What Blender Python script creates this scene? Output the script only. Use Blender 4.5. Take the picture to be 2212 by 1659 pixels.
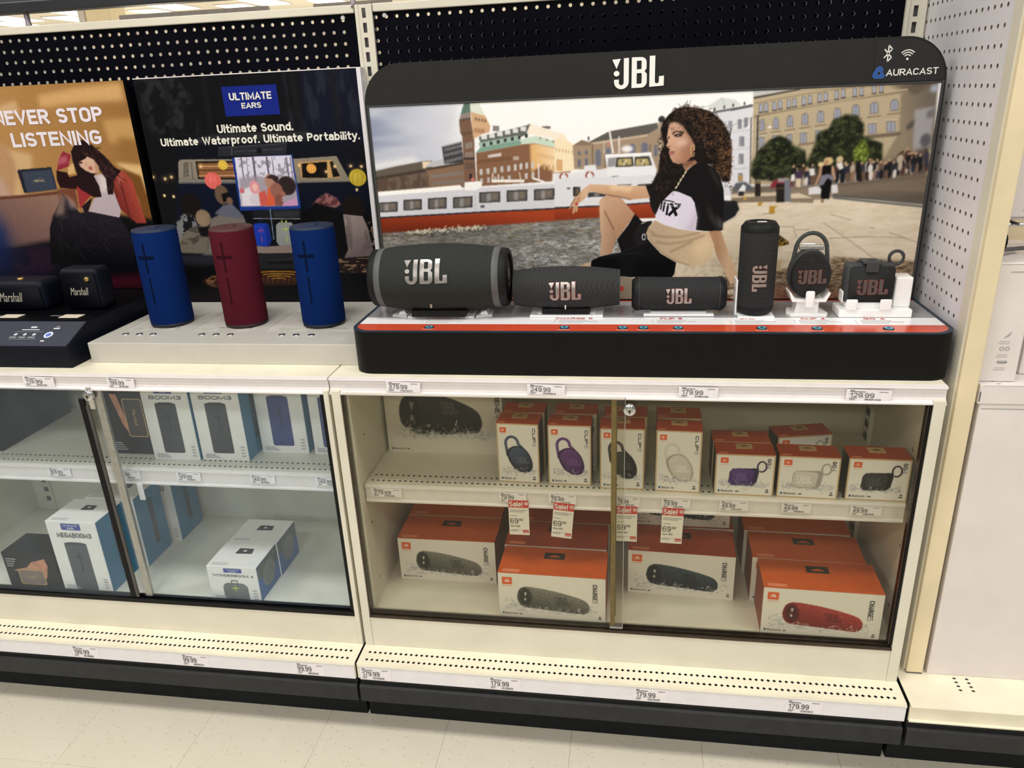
import bpy, bmesh, math, random
import numpy as np
from mathutils import Matrix, Vector

# ---------------------------------------------------------------- scene, camera, world, lights
for o in list(bpy.data.objects): bpy.data.objects.remove(o)
SC = bpy.context.scene
COL = SC.collection
def lin(c):
    c = np.asarray(c, float) / 255.0
    return np.where(c <= .04045, c / 12.92, ((c + .055) / 1.055) ** 2.4)
def L(c): return tuple(lin(c)) + (1.0,)

CAM_PITCH, CAM_ROLL, CAM_YAW = 0.36918, -0.04543, 0.16504
CAM_LOC = (0.62722, -1.8966, 1.448)
FOCAL_PX = 1628.05
cd = bpy.data.cameras.new('camera'); cam = bpy.data.objects.new('camera', cd); COL.objects.link(cam)
cd.sensor_width = 36.0; cd.lens = FOCAL_PX / 2212 * 36.0; cd.clip_start = .02; cd.clip_end = 200
cr, sr, cy, sy = math.cos(CAM_ROLL), math.sin(CAM_ROLL), math.cos(CAM_YAW), math.sin(CAM_YAW)
fw = Vector((-sy * math.cos(CAM_PITCH), cy * math.cos(CAM_PITCH), -math.sin(CAM_PITCH)))
rt = Vector((cy, sy, 0)); up = rt.cross(fw)
rt, up = cr * rt + sr * up, -sr * rt + cr * up
m = Matrix((rt, up, -fw)).transposed().to_4x4(); m.translation = CAM_LOC
cam.matrix_world = m
SC.camera = cam
SC.view_settings.view_transform = 'Standard'; SC.view_settings.look = 'None'
SC.view_settings.exposure = -0.30; SC.view_settings.gamma = 1.0; SC.view_settings.use_curve_mapping = False

W = bpy.data.worlds.new('store_ambient'); SC.world = W; W.use_nodes = True
W.node_tree.nodes['Background'].inputs[0].default_value = L((255, 251, 245))
W.node_tree.nodes['Background'].inputs[1].default_value = 0.30
def area(x, y, z, sx, sy, power, rx=0.0, col=(255, 251, 246)):
    d = bpy.data.lights.new('aisle_lamp', 'AREA'); d.shape = 'RECTANGLE'; d.size = sx; d.size_y = sy
    d.energy = power; d.color = L(col)[:3]
    o = bpy.data.objects.new('aisle_lamp', d); COL.objects.link(o); o.location = (x, y, z); o.rotation_euler = (rx, 0, 0)
for lx in (-2.6, 0.0, 2.6):
    area(lx, -1.25, 3.6, 1.2, .6, 46)
    area(lx, -3.6, 3.6, 1.2, .6, 46)
    area(lx, -6.4, 3.6, 1.2, .6, 80)  # far row added for low-angle light into the cabinets
def fill_lamp(x, y, z, p):  # point lamps added low behind the bays to brighten the far ceiling
    d = bpy.data.lights.new('ceiling_fill_lamp', 'POINT'); d.energy = p; d.shadow_soft_size = .35; d.color = L((255, 240, 214))[:3]; o = bpy.data.objects.new('ceiling_fill_lamp', d); COL.objects.link(o); o.location = (x, y, z)
for lx in (-14, -10, -6, -2):
    for ly in (9.0, 14.5, 20.0): fill_lamp(lx, ly, 1.1, 150)
# ---------------------------------------------------------------- materials
MATS = {}
def mat(name, col, rough=.5, metal=0.0, var=0.0, vscale=20.0, bump=0.0, bscale=300.0, spec=.5, emit=0.0, coat=0.0, kind='noise'):
    if name in MATS: return MATS[name]
    m = bpy.data.materials.new(name); m.use_nodes = True; nt = m.node_tree; b = nt.nodes['Principled BSDF']
    b.inputs['Base Color'].default_value = L(col); b.inputs['Roughness'].default_value = rough
    b.inputs['Metallic'].default_value = metal; b.inputs['Specular IOR Level'].default_value = spec
    b.inputs['Coat Weight'].default_value = coat; b.inputs['Coat Roughness'].default_value = .08
    if emit:
        b.inputs['Emission Color'].default_value = L(col); b.inputs['Emission Strength'].default_value = emit
    tc = nt.nodes.new('ShaderNodeTexCoord')
    if var:
        n = nt.nodes.new('ShaderNodeTexNoise'); n.inputs['Scale'].default_value = vscale; n.inputs['Detail'].default_value = 5
        r = nt.nodes.new('ShaderNodeValToRGB')
        c = np.array(col, float)
        r.color_ramp.elements[0].color = L(np.clip(c * (1 - var), 0, 255)); r.color_ramp.elements[1].color = L(np.clip(c * (1 + var * .5), 0, 255))
        r.color_ramp.elements[0].position = .3; r.color_ramp.elements[1].position = .7
        nt.links.new(tc.outputs['Object'], n.inputs['Vector']); nt.links.new(n.outputs[0], r.inputs[0])
        nt.links.new(r.outputs[0], b.inputs['Base Color'])
    if bump:
        bp = nt.nodes.new('ShaderNodeBump'); bp.inputs['Strength'].default_value = bump; bp.inputs['Distance'].default_value = .001
        if kind == 'weave':
            mp = nt.nodes.new('ShaderNodeMapping'); mp.inputs['Rotation'].default_value = (.78, .78, .78)
            n = nt.nodes.new('ShaderNodeTexChecker'); n.inputs['Scale'].default_value = bscale
            nt.links.new(tc.outputs['Object'], mp.inputs[0]); nt.links.new(mp.outputs[0], n.inputs['Vector'])
            nt.links.new(n.outputs['Fac'], bp.inputs['Height'])
            mx = nt.nodes.new('ShaderNodeMix'); mx.data_type = 'RGBA'
            mx.inputs[6].default_value = L(np.array(col) * .84); mx.inputs[7].default_value = L(np.clip(np.array(col) * 1.12, 0, 255))
            nt.links.new(n.outputs['Fac'], mx.inputs[0]); nt.links.new(mx.outputs[2], b.inputs['Base Color'])
        else:
            n = nt.nodes.new('ShaderNodeTexNoise'); n.inputs['Scale'].default_value = bscale
            nt.links.new(tc.outputs['Object'], n.inputs['Vector']); nt.links.new(n.outputs[0], bp.inputs['Height'])
        nt.links.new(bp.outputs[0], b.inputs['Normal'])
    MATS[name] = m
    return m
def print_mat(name, rough=.35, spec=.4):
    if name in MATS: return MATS[name]
    m = bpy.data.materials.new(name); m.use_nodes = True; nt = m.node_tree; b = nt.nodes['Principled BSDF']
    a = nt.nodes.new('ShaderNodeAttribute'); a.attribute_name = 'ink'
    nt.links.new(a.outputs['Color'], b.inputs['Base Color']); b.inputs['Roughness'].default_value = rough
    b.inputs['Specular IOR Level'].default_value = spec
    MATS[name] = m; return m
def glass_mat(name, tint, haze=.01, refl=.03, hazecol=(200, 205, 200)):
    m = bpy.data.materials.new(name); m.use_nodes = True; nt = m.node_tree
    for n in list(nt.nodes): nt.nodes.remove(n)
    out = nt.nodes.new('ShaderNodeOutputMaterial'); tr = nt.nodes.new('ShaderNodeBsdfTransparent'); tr.inputs[0].default_value = L(tint)
    gl = nt.nodes.new('ShaderNodeBsdfGlossy'); gl.inputs['Roughness'].default_value = .03; gl.inputs['Color'].default_value = (1, 1, 1, 1)
    df = nt.nodes.new('ShaderNodeBsdfDiffuse'); df.inputs[0].default_value = L(hazecol)
    lw = nt.nodes.new('ShaderNodeLayerWeight'); lw.inputs[0].default_value = .12
    m1 = nt.nodes.new('ShaderNodeMixShader'); m2 = nt.nodes.new('ShaderNodeMixShader')
    nz = nt.nodes.new('ShaderNodeTexNoise'); nz.inputs['Scale'].default_value = 6
    mul = nt.nodes.new('ShaderNodeMath'); mul.operation = 'MULTIPLY'; mul.inputs[1].default_value = haze * 2
    m3 = nt.nodes.new('ShaderNodeMath'); m3.operation = 'MULTIPLY_ADD'; m3.inputs[1].default_value = .35; m3.inputs[2].default_value = refl
    nt.links.new(nz.outputs[0], mul.inputs[0]); nt.links.new(mul.outputs[0], m1.inputs[0]); nt.links.new(lw.outputs['Facing'], m3.inputs[0])
    nt.links.new(tr.outputs[0], m1.inputs[1]); nt.links.new(df.outputs[0], m1.inputs[2])
    m3.inputs[1].default_value = .04; nt.links.new(m3.outputs[0], m2.inputs[0]); nt.links.new(m1.outputs[0], m2.inputs[1]); nt.links.new(gl.outputs[0], m2.inputs[2])
    nt.links.new(m2.outputs[0], out.inputs[0]); MATS[name] = m; return m

M = dict(
    cream=mat('cream_paint', (224, 219, 201), .45, var=.03, vscale=9), post=mat('aged_cream_paint', (232, 216, 180), .45, var=.05, vscale=7),
    deck=mat('cream_deck_lit_top', (240, 233, 208), .5, var=.05, vscale=11), white=mat('white_plastic', (236, 233, 236), .3, var=.02, vscale=30),  # deck cream lightened so top faces read brighter, overhead light put into colour
    channel=mat('clear_white_channel', (232, 226, 224), .22, var=.02, vscale=40), black=mat('black_rubber', (44, 45, 46), .5, spec=.25, var=.12, vscale=40, bump=.15, bscale=900),
    plinth=mat('plinth_black', (26, 29, 31), .6, spec=.15, var=.15, vscale=25), inner=mat('cabinet_interior_paint', (222, 219, 206), .5, var=.03, vscale=14),
    panelblack=mat('black_print_sheet', (8, 9, 17), .3, spec=.06, var=.25, vscale=5), dark=mat('dark_void', (20, 20, 22), .8, var=.1),
    gasket=mat('black_gasket', (14, 14, 16), .4, spec=.2, var=.1), bronze=mat('bronze_track', (70, 60, 50), .35, metal=.6, var=.15, vscale=50),
    brass=mat('brass_felt_strip', (132, 112, 62), .5, var=.12, vscale=60), alu=mat('aluminium', (176, 176, 172), .3, metal=.8, var=.06, vscale=80),
    chrome=mat('chrome', (215, 215, 218), .15, metal=1.0, var=.03, vscale=60), ink=mat('grey_ink', (88, 86, 88), .6, var=.05), black_ink=mat('black_ink', (24, 24, 26), .5, var=.05),
    paleink=mat('pale_grey_ink', (168, 166, 166), .6, var=.05), whiteink=mat('white_ink', (240, 238, 236), .4, var=.02), paper=mat('white_card', (240, 236, 238), .45, var=.02, vscale=60),
    redink=mat('red_ink', (206, 52, 44), .45, var=.03), orange=mat('orange_print', (219, 92, 38), .35, var=.05, vscale=60), redorange=mat('red_orange_print', (196, 72, 42), .4, var=.05, vscale=50),
    kraft=mat('kraft_card', (196, 164, 118), .7, var=.08, vscale=120), jgrey=mat('stand_grey', (44, 44, 43), .45, spec=.12, var=.04), jblack=mat('stand_black', (20, 20, 20), .42, spec=.12, var=.05),
    slate=mat('slate_blue_rim', (42, 56, 70), .4, spec=.15, var=.05), silver=mat('silver_tray', (200, 197, 187), .4, metal=.1, var=.012, vscale=30), navy=mat('navy_black_stand', (13, 17, 29), .45, spec=.15, var=.08, vscale=20),
)
GLASS_R = glass_mat('smoked_olive_glass', (243, 242, 236), .008, .012, hazecol=(190, 186, 165))
GLASS_L = glass_mat('pale_blue_glass', (249, 252, 253), .035, .015, hazecol=(184, 202, 218))

# ---------------------------------------------------------------- mesh helpers
I4 = Matrix.Identity(4)
def me_from(name, verts, faces, mats=None, mi=None, smooth=False):
    me = bpy.data.meshes.new(name); me.from_pydata([tuple(v) for v in verts], [], [tuple(f) for f in faces])
    if mi is not None: me.polygons.foreach_set('material_index', mi)
    if smooth: me.polygons.foreach_set('use_smooth', [True] * len(me.polygons))
    me.update(); return me
class G:
    """collects geometry for one mesh"""
    def __init__(s): s.v = []; s.f = []; s.mi = []; s.sm = []
    def add(s, v, f, mi=0, smooth=False):
        b = len(s.v); s.v += [tuple(x) for x in v]; s.f += [tuple(i + b for i in q) for q in f]; s.mi += [mi] * len(f); s.sm += [smooth] * len(f); return s
    def box(s, x0, x1, y0, y1, z0, z1, mi=0):
        v = [(x, y, z) for z in (z0, z1) for y in (y0, y1) for x in (x0, x1)]
        return s.add(v, [(0, 2, 3, 1), (4, 5, 7, 6), (0, 1, 5, 4), (1, 3, 7, 5), (3, 2, 6, 7), (2, 0, 4, 6)], mi)
    def rbox(s, x0, x1, y0, y1, z0, z1, b=.002, seg=2, mi=0, edges='all'):
        bm = bmesh.new(); bmesh.ops.create_cube(bm, size=1)
        for v in bm.verts: v.co = ((x0 + x1) / 2 + v.co.x * (x1 - x0), (y0 + y1) / 2 + v.co.y * (y1 - y0), (z0 + z1) / 2 + v.co.z * (z1 - z0))
        es = list(bm.edges)
        if edges in 'xyz' and edges != 'all':
            k = 'xyz'.index(edges); es = [e for e in es if abs((e.verts[0].co - e.verts[1].co)[k]) > 1e-6]
        bmesh.ops.bevel(bm, geom=es, offset=b, segments=seg, affect='EDGES', profile=.5)
        bm.verts.index_update()
        s.add([v.co[:] for v in bm.verts], [[v.index for v in f.verts] for f in bm.faces], mi, seg > 2); bm.free(); return s
    def prism(s, poly, axis, a, b, mi=0, smooth=False):
        n = len(poly)
        def P(p, t): return {'x': (t, p[0], p[1]), 'y': (p[0], t, p[1]), 'z': (p[0], p[1], t)}[axis]
        v = [P(p, a) for p in poly] + [P(p, b) for p in poly]
        f = [(i, (i + 1) % n, (i + 1) % n + n, i + n) for i in range(n)]
        s.add(v, f, mi, smooth); s.add(v, [tuple(range(n))[::-1], tuple(range(n, 2 * n))], mi); return s
    def lathe(s, prof, n=32, axis='z', c=(0, 0, 0), mi=0, smooth=True, caps=True, sx=1, sy=1):
        v = []
        for r, t in prof:
            for k in range(n):
                a = 2 * math.pi * k / n; p, q = r * math.cos(a) * sx, r * math.sin(a) * sy
                v.append({'z': (c[0] + p, c[1] + q, c[2] + t), 'x': (c[0] + t, c[1] + p, c[2] + q), 'y': (c[0] + p, c[1] + t, c[2] + q)}[axis])
        f = [(j * n + k, j * n + (k + 1) % n, (j + 1) * n + (k + 1) % n, (j + 1) * n + k) for j in range(len(prof) - 1) for k in range(n)]
        s.add(v, f, mi, smooth)
        if caps: s.add(v[:n], [tuple(range(n))[::-1]], mi); s.add(v[-n:], [tuple(range(n))], mi)
        return s
    def tube(s, pts, r, n=10, mi=0, closed=False, caps=True):
        pts = [Vector(p) for p in pts]; N = len(pts); v = []; ref = Vector((0, 0, 1))
        rs = r if isinstance(r, (list, tuple)) else [r] * N
        for i, p in enumerate(pts):
            t = (pts[(i + 1) % N] - pts[i - 1]) if closed else (pts[min(i + 1, N - 1)] - pts[max(i - 1, 0)])
            t.normalize()
            a = t.cross(ref)
            if a.length < 1e-3: a = t.cross(Vector((0, 1, 0)))
            a.normalize(); b = t.cross(a)
            v += [p + rs[i] * (math.cos(2 * math.pi * k / n) * a + math.sin(2 * math.pi * k / n) * b) for k in range(n)]
        f = [(j % N * n + k, j % N * n + (k + 1) % n, (j + 1) % N * n + (k + 1) % n, (j + 1) % N * n + k) for j in range(N if closed else N - 1) for k in range(n)]
        s.add(v, f, mi, True)
        if caps and not closed: s.add(v[:n], [tuple(range(n))], mi); s.add(v[-n:], [tuple(range(n))], mi)
        return s
    def quad(s, a, b, c, d, mi=0): return s.add([a, b, c, d], [(0, 1, 2, 3)], mi)
    def mesh(s, name='mesh'):
        me = me_from(name, s.v, s.f, mi=s.mi); me.polygons.foreach_set('use_smooth', s.sm); me.update()
        bm = bmesh.new(); bm.from_mesh(me); bmesh.ops.recalc_face_normals(bm, faces=bm.faces); bm.to_mesh(me); bm.free(); return me
def ob(name, mesh, mats, parent=None, loc=(0, 0, 0), rot=(0, 0, 0)):
    if isinstance(mesh, G): mesh = mesh.mesh(name)
    for mm in (mats if isinstance(mats, (list, tuple)) else [mats]):
        if len(mesh.materials) < (len(mats) if isinstance(mats, (list, tuple)) else 1): mesh.materials.append(mm)
    o = bpy.data.objects.new(name, mesh); COL.objects.link(o); o.location = loc; o.rotation_euler = rot
    if parent: o.parent = parent
    return o
def tag(o, label=None, cat=None, group=None, kind=None):
    if label: o['label'] = label
    if cat: o['category'] = cat
    if group: o['group'] = group
    if kind: o['kind'] = kind
    return o
def thing(name, label, cat, loc=(0, 0, 0), rz=0.0, group=None):
    o = bpy.data.objects.new(name, None); COL.objects.link(o); o.location = loc; o.rotation_euler = (0, 0, rz); o.empty_display_size = .05
    return tag(o, label, cat, group)
def dup(root, loc, rz=0.0, label=None):
    r = root.copy(); COL.objects.link(r); r.location = loc; r.rotation_euler = (0, 0, rz)
    if label: r['label'] = label
    for ch in list(root.children):
        c = ch.copy(); COL.objects.link(c); c.parent = r
        for g in list(ch.children):
            d = g.copy(); COL.objects.link(d); d.parent = c
    return r
# frames: map a flat drawing (x right, y up) onto a face
def FRONT(x=0, y=0, z=0): return Matrix(((1, 0, 0, x), (0, 0, -1, y), (0, 1, 0, z), (0, 0, 0, 1)))
def TOP(x=0, y=0, z=0): return Matrix.Translation((x, y, z))
def RIGHT(x=0, y=0, z=0): return Matrix(((0, 0, 1, x), (1, 0, 0, y), (0, 1, 0, z), (0, 0, 0, 1)))   # +X face: drawing x runs to +Y
def LEFT(x=0, y=0, z=0): return Matrix(((0, 0, -1, x), (-1, 0, 0, y), (0, 1, 0, z), (0, 0, 0, 1)))
def curve_mesh(cu, rect=None, fr=I4, down=False, extr=0.0):
    o = bpy.data.objects.new('tmp', cu); COL.objects.link(o)
    dg = bpy.context.evaluated_depsgraph_get(); me = bpy.data.meshes.new_from_object(o.evaluated_get(dg))
    bpy.data.objects.remove(o); bpy.data.curves.remove(cu)
    n = len(me.vertices); co = np.empty(n * 3); me.vertices.foreach_get('co', co); co = co.reshape(-1, 3)
    if down: co = np.stack([co[:, 1], -co[:, 0], co[:, 2]], 1)      # reads downwards
    if rect is not None:
        lo, hi = co.min(0), co.max(0)
        x0, x1, y0, y1 = rect
        co[:, 0] = x0 + (co[:, 0] - lo[0]) / max(hi[0] - lo[0], 1e-9) * (x1 - x0)
        co[:, 1] = y0 + (co[:, 1] - lo[1]) / max(hi[1] - lo[1], 1e-9) * (y1 - y0)
        if extr: co[:, 2] = (co[:, 2] > 1e-7) * extr
    co = co @ np.array(fr.to_3x3()).T + np.array(fr.translation)
    me.vertices.foreach_set('co', co.astype(np.float32).ravel()); me.materials.clear(); me.update(); return me
def text_mesh(s, rect, fr, bold=.0, down=False, shear=0.0, res=2, extr=0.0):
    cu = bpy.data.curves.new('t', 'FONT'); cu.body = s; cu.offset = bold; cu.shear = shear; cu.resolution_u = res; cu.space_line = .95
    if extr: cu.extrude = .05
    return curve_mesh(cu, rect, fr, down, extr)
# a plain grotesque stroke alphabet: polylines; ('a', cx, cy, rx, ry, from, to) are arcs
def _a(*q): return ('a',) + q
_O = [[_a(.5, .72, .5, .28, 0, 180), _a(.5, .28, .5, .28, 180, 360), (1, .72)]]
_o = [[_a(.5, .36, .5, .36, 0, 360)]]
_S = [[_a(.5, .74, .5, .26, 18, 180), _a(.5, .74, .5, .24, 180, 270), _a(.5, .26, .5, .24, 90, 0), _a(.5, .26, .5, .26, 0, -162)]]
_P = [[(0, 0), (0, 1)], [(0, 1), (.55, 1), _a(.55, .74, .45, .26, 90, -90), (0, .48)]]
GLYPH = {'A': (.62, [[(0, 0), (.5, 1), (1, 0)], [(.2, .3), (.8, .3)]]), 'B': (.55, [[(0, 0), (0, 1)], [(0, 1), (.6, 1), _a(.6, .77, .36, .23, 90, -90), (0, .54)], [(.6, .54), _a(.6, .27, .4, .27, 90, -90), (0, 0)]]),
    'C': (.55, [[_a(.5, .72, .5, .28, 12, 180), _a(.5, .28, .5, .28, 180, 348)]]), 'D': (.56, [[(0, 0), (0, 1), (.45, 1), _a(.45, .65, .55, .35, 90, 0), _a(.45, .35, .55, .35, 0, -90), (0, 0)]]),
    'E': (.47, [[(1, 1), (0, 1), (0, 0), (1, 0)], [(0, .52), (.9, .52)]]), 'F': (.45, [[(1, 1), (0, 1), (0, 0)], [(0, .5), (.85, .5)]]), 'G': (.57, [[_a(.5, .72, .5, .28, 15, 180), _a(.5, .28, .5, .28, 180, 360), (1, .46), (.55, .46)]]),
    'H': (.56, [[(0, 0), (0, 1)], [(1, 0), (1, 1)], [(0, .52), (1, .52)]]), 'I': (0, [[(0, 0), (0, 1)]]), 'J': (.45, [[(1, 1), _a(.5, .28, .5, .28, 0, -178)]]), 'K': (.56, [[(0, 0), (0, 1)], [(1, 1), (0, .36)], [(.3, .56), (1, 0)]]), 'L': (.44, [[(0, 1), (0, 0), (1, 0)]]),
    'M': (.74, [[(0, 0), (0, 1), (.5, .12), (1, 1), (1, 0)]]), 'N': (.57, [[(0, 0), (0, 1), (1, 0), (1, 1)]]), 'O': (.58, _O), 'P': (.53, _P), 'R': (.55, _P + [[(.5, .48), (1, 0)]]), 'S': (.52, _S), 'T': (.52, [[(0, 1), (1, 1)], [(.5, 1), (.5, 0)]]), 'U': (.56, [[(0, 1), _a(.5, .28, .5, .28, 180, 360), (1, 1)]]),
    'V': (.6, [[(0, 1), (.5, 0), (1, 1)]]), 'W': (.92, [[(0, 1), (.26, 0), (.5, .95), (.74, 0), (1, 1)]]), 'X': (.58, [[(0, 0), (1, 1)], [(0, 1), (1, 0)]]), 'Y': (.58, [[(0, 1), (.5, .45), (1, 1)], [(.5, .45), (.5, 0)]]),
    '0': (.5, _O), '1': (.27, [[(0, .76), (.5, .84), (1, 1), (1, 0)]]), '2': (.5, [[_a(.5, .72, .5, .28, 172, 0), (.92, .52), (0, 0), (1, 0)]]), '3': (.5, [[_a(.5, .76, .48, .24, 160, -90), (.35, .52)], [(.5, .52), _a(.5, .26, .5, .26, 90, -170)]]), '4': (.52, [[(.74, 0), (.74, 1)], [(.74, 1), (0, .26), (1, .26)]]),
    '5': (.5, [[(.95, 1), (.14, 1), (.06, .52), _a(.5, .33, .5, .33, 130, -165)]]), '6': (.5, [[_a(.5, .7, .5, .3, 25, 180), (0, .3)], [_a(.5, .3, .5, .3, 180, 540)]]), '7': (.48, [[(0, 1), (1, 1), (.35, 0)]]), '8': (.5, [[_a(.5, .76, .45, .24, -90, 270)], [_a(.5, .26, .5, .26, 90, 450)]]), '9': (.5, [[_a(.5, .3, .5, .3, 205, 360), (1, .7)], [_a(.5, .7, .5, .3, 0, 360)]]),
    '.': (0, [[(0, 0), (0, .012)]]), '!': (0, [[(0, 1), (0, .3)], [(0, 0), (0, .012)]]), '$': (.5, _S + [[(.5, -.1), (.5, 1.1)]]), '/': (.34, [[(0, 0), (1, 1)]]), ' ': (.2, []),
    'a': (.46, [[(1, 0), (1, .5), _a(.5, .5, .5, .22, 0, 170)], [(1, .43), (.42, .43), _a(.42, .215, .42, .215, 90, 270), (.6, 0), (1, .16)]]), 'b': (.48, [[(0, 0), (0, 1)], _o[0]]), 'd': (.48, [[(1, 0), (1, 1)], _o[0]]), 'e': (.48, [[(0, .37), (1, .37)], [_a(.5, .36, .5, .36, 0, 318)]]), 'f': (.32, [[(.4, 0), (.4, .8), _a(.8, .8, .4, .2, 180, 90), (1, 1)], [(0, .70), (.95, .70)]]),
    'h': (.46, [[(0, 0), (0, 1)], [(0, .42), _a(.5, .42, .5, .30, 180, 0), (1, 0)]]), 'i': (0, [[(0, 0), (0, .56)], [(0, .985), (0, 1)]]), 'l': (0, [[(0, 0), (0, 1)]]), 'm': (.78, [[(0, 0), (0, .72)], [(0, .46), _a(.25, .46, .25, .26, 180, 0), (.5, 0)], [(.5, .46), _a(.75, .46, .25, .26, 180, 0), (1, 0)]]), 'n': (.46, [[(0, 0), (0, .72)], [(0, .42), _a(.5, .42, .5, .30, 180, 0), (1, 0)]]), 'o': (.5, _o),
    'p': (.48, [[(0, -.3), (0, .72)], _o[0]]), 'r': (.28, [[(0, 0), (0, .72)], [(0, .40), _a(.8, .40, .8, .32, 180, 80)]]), 's': (.44, [[(p[0], p[1] * .72) if p[0] != 'a' else ('a', p[1], p[2] * .72, p[3], p[4] * .72, p[5], p[6]) for p in _S[0]]]), 't': (.3, [[(.4, 1), (.4, .2), _a(.75, .2, .35, .2, 180, 270), (1, 0)], [(0, .70), (1, .70)]]), 'u': (.46, [[(0, .72), _a(.5, .30, .5, .30, 180, 360)], [(1, 0), (1, .72)]]), 'v': (.48, [[(0, .72), (.5, 0), (1, .72)]]), 'y': (.5, [[(0, .72), (.52, 0)], [(1, .72), (.3, -.3), (.05, -.3)]])}
def stroke_text(s, rect, fr, weight, down=False):
    x0, x1, y0, y1 = rect; LW, LH = (y1 - y0, x1 - x0) if down else (x1 - x0, y1 - y0)
    desc = -.3 if any(ch in 'py' for ch in s) else 0.0; cap = LH / (1 - desc)
    gap = .085; tot = sum(GLYPH[ch][0] + weight for ch in s) + gap * (len(s) - 1); k = LW / tot; t = weight * min(cap, k * 1.25 if k < cap else cap * 1.15); g = G(); cx = 0.0; z_ = 0.0
    for ch in s:
        w, pls = GLYPH[ch]; wr = w * k
        for pl in pls:
            pts = []; z_ += .00002; e0, e1 = pl[0][0] != 'a', pl[-1][0] != 'a'
            for p in pl:
                if p[0] == 'a':
                    n = max(3, int(abs(p[6] - p[5]) / 22)); pts += [(p[1] + p[3] * math.cos(math.radians(p[5] + (p[6] - p[5]) * i / n)), p[2] + p[4] * math.sin(math.radians(p[5] + (p[6] - p[5]) * i / n))) for i in range(n + 1)]
                else: pts.append(p)
            q = [Vector((cx + t / 2 + p[0] * wr, p[1] * (cap - (t if 0 <= p[1] else 0)) + t / 2)) for p in pts]; q = [a for i, a in enumerate(q) if i == 0 or (a - q[i - 1]).length > 1e-7]
            if len(q) < 2: q = q + [q[0] + Vector((0, 1e-5))]
            vert = abs(q[0].x - q[-1].x) < 1e-7 and len(q) == 2; ex0 = (q[0] - q[1]).normalized() * t / 2; ex1 = (q[-1] - q[-2]).normalized() * t / 2
            closed = (q[0] - q[-1]).length < 1e-6
            if not closed: q[0] = q[0] + ex0 * e0; q[-1] = q[-1] + ex1 * e1
            v = []
            for i, p in enumerate(q):
                a = (p - q[i - 1]) if i else ((q[-1] - q[-2]) if closed else (q[1] - q[0])); b = (q[i + 1] - p) if i < len(q) - 1 else ((q[1] - q[0]) if closed else a)
                a = a.normalized(); b = b.normalized(); m_ = Vector((-(a.y + b.y), a.x + b.x)); m_ = m_.normalized() if m_.length > 1e-6 else Vector((-a.y, a.x)); c_ = max(.55, m_.dot(Vector((-a.y, a.x)))); m_ *= t / 2 / c_; v += [p + m_, p - m_]
            g.add([(a.x, a.y, z_ % .0002) for a in v], [(2 * i, 2 * i + 1, 2 * i + 3, 2 * i + 2) for i in range(len(q) - 1)])
        cx += wr + t + gap * k
    co = np.array(g.v); lo, hi = co.min(0), co.max(0); co[:, 0] = (co[:, 0] - lo[0]) / (hi[0] - lo[0]) * LW; co[:, 1] = (co[:, 1] - lo[1]) / (hi[1] - lo[1]) * LH
    co = np.stack([x0 + co[:, 1], y1 - co[:, 0], co[:, 2]], 1) if down else co + np.array([x0, y0, 0])
    co = co @ np.array(fr.to_3x3()).T + np.array(fr.translation); return me_from('lettering', co, g.f)
def text(s, rect, fr, mt, parent, bold=.0, down=False, shear=0.0, name='lettering', weight=None):
    if shear: return ob(name, text_mesh(s, rect, fr, bold, down, shear), mt, parent)
    return ob(name, stroke_text(s, rect, fr, weight or .125 + bold * 2.6, down), mt, parent)
# the speaker maker's mark: exclamation mark, J, B, L in a unit box 360 x 230
def arc(cx, cy, r, a0, a1, n=7, ry=None): return [(cx + r * math.cos(math.radians(a0 + (a1 - a0) * i / n)), cy + (ry or r) * math.sin(math.radians(a0 + (a1 - a0) * i / n))) for i in range(n + 1)]
LOGO = [
    [(0, 212), (58, 216), (30, 145)],
    arc(30, 112, 20, 0, 350, 12),
    [(80, 218), (115, 220)] + arc(64, 50, 51, 0, -180, 10) + [(13, 68), (46, 70)] + arc(63, 44, 17, 180, 360, 8),
    [(135, 222)] + arc(200, 184, 37, 90, 0, 5) + [(237, 140), (224, 121), (240, 100)] + arc(200, 44, 40, 0, -90, 5) + [(135, 4)],
    [(170, 196), (200, 197), (203, 190), (203, 140), (198, 136), (170, 135)],
    [(170, 108), (200, 109), (205, 102), (205, 40), (200, 33), (170, 32)],
    [(258, 226), (296, 227), (296, 50)] + arc(310, 44, 14, 180, 360, 6) + [(324, 80), (358, 82), (358, 12), (258, 7)],
]
def logo_mesh(rect, fr, grow=0.0, down=False, extr=0.0, fine=0.0):
    cu = bpy.data.curves.new('logo', 'CURVE'); cu.dimensions = '2D'; cu.fill_mode = 'BOTH'; cu.offset = 0
    for pl in LOGO:
        sp = cu.splines.new('POLY'); sp.points.add(len(pl) - 1); sp.use_cyclic_u = True
        for p, q in zip(sp.points, pl): p.co = (q[0], q[1], 0, 1)
    if extr: cu.extrude = 5
    cu.offset = grow
    me = curve_mesh(cu, rect, fr, down, extr)
    if fine:
        bm = bmesh.new(); bm.from_mesh(me)
        for _ in range(3): bmesh.ops.subdivide_edges(bm, edges=[e for e in bm.edges if e.calc_length() > fine], cuts=1, use_grid_fill=True); bmesh.ops.triangulate(bm, faces=[f for f in bm.faces if len(f.verts) > 3])
        bm.to_mesh(me); bm.free()
    return me
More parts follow.
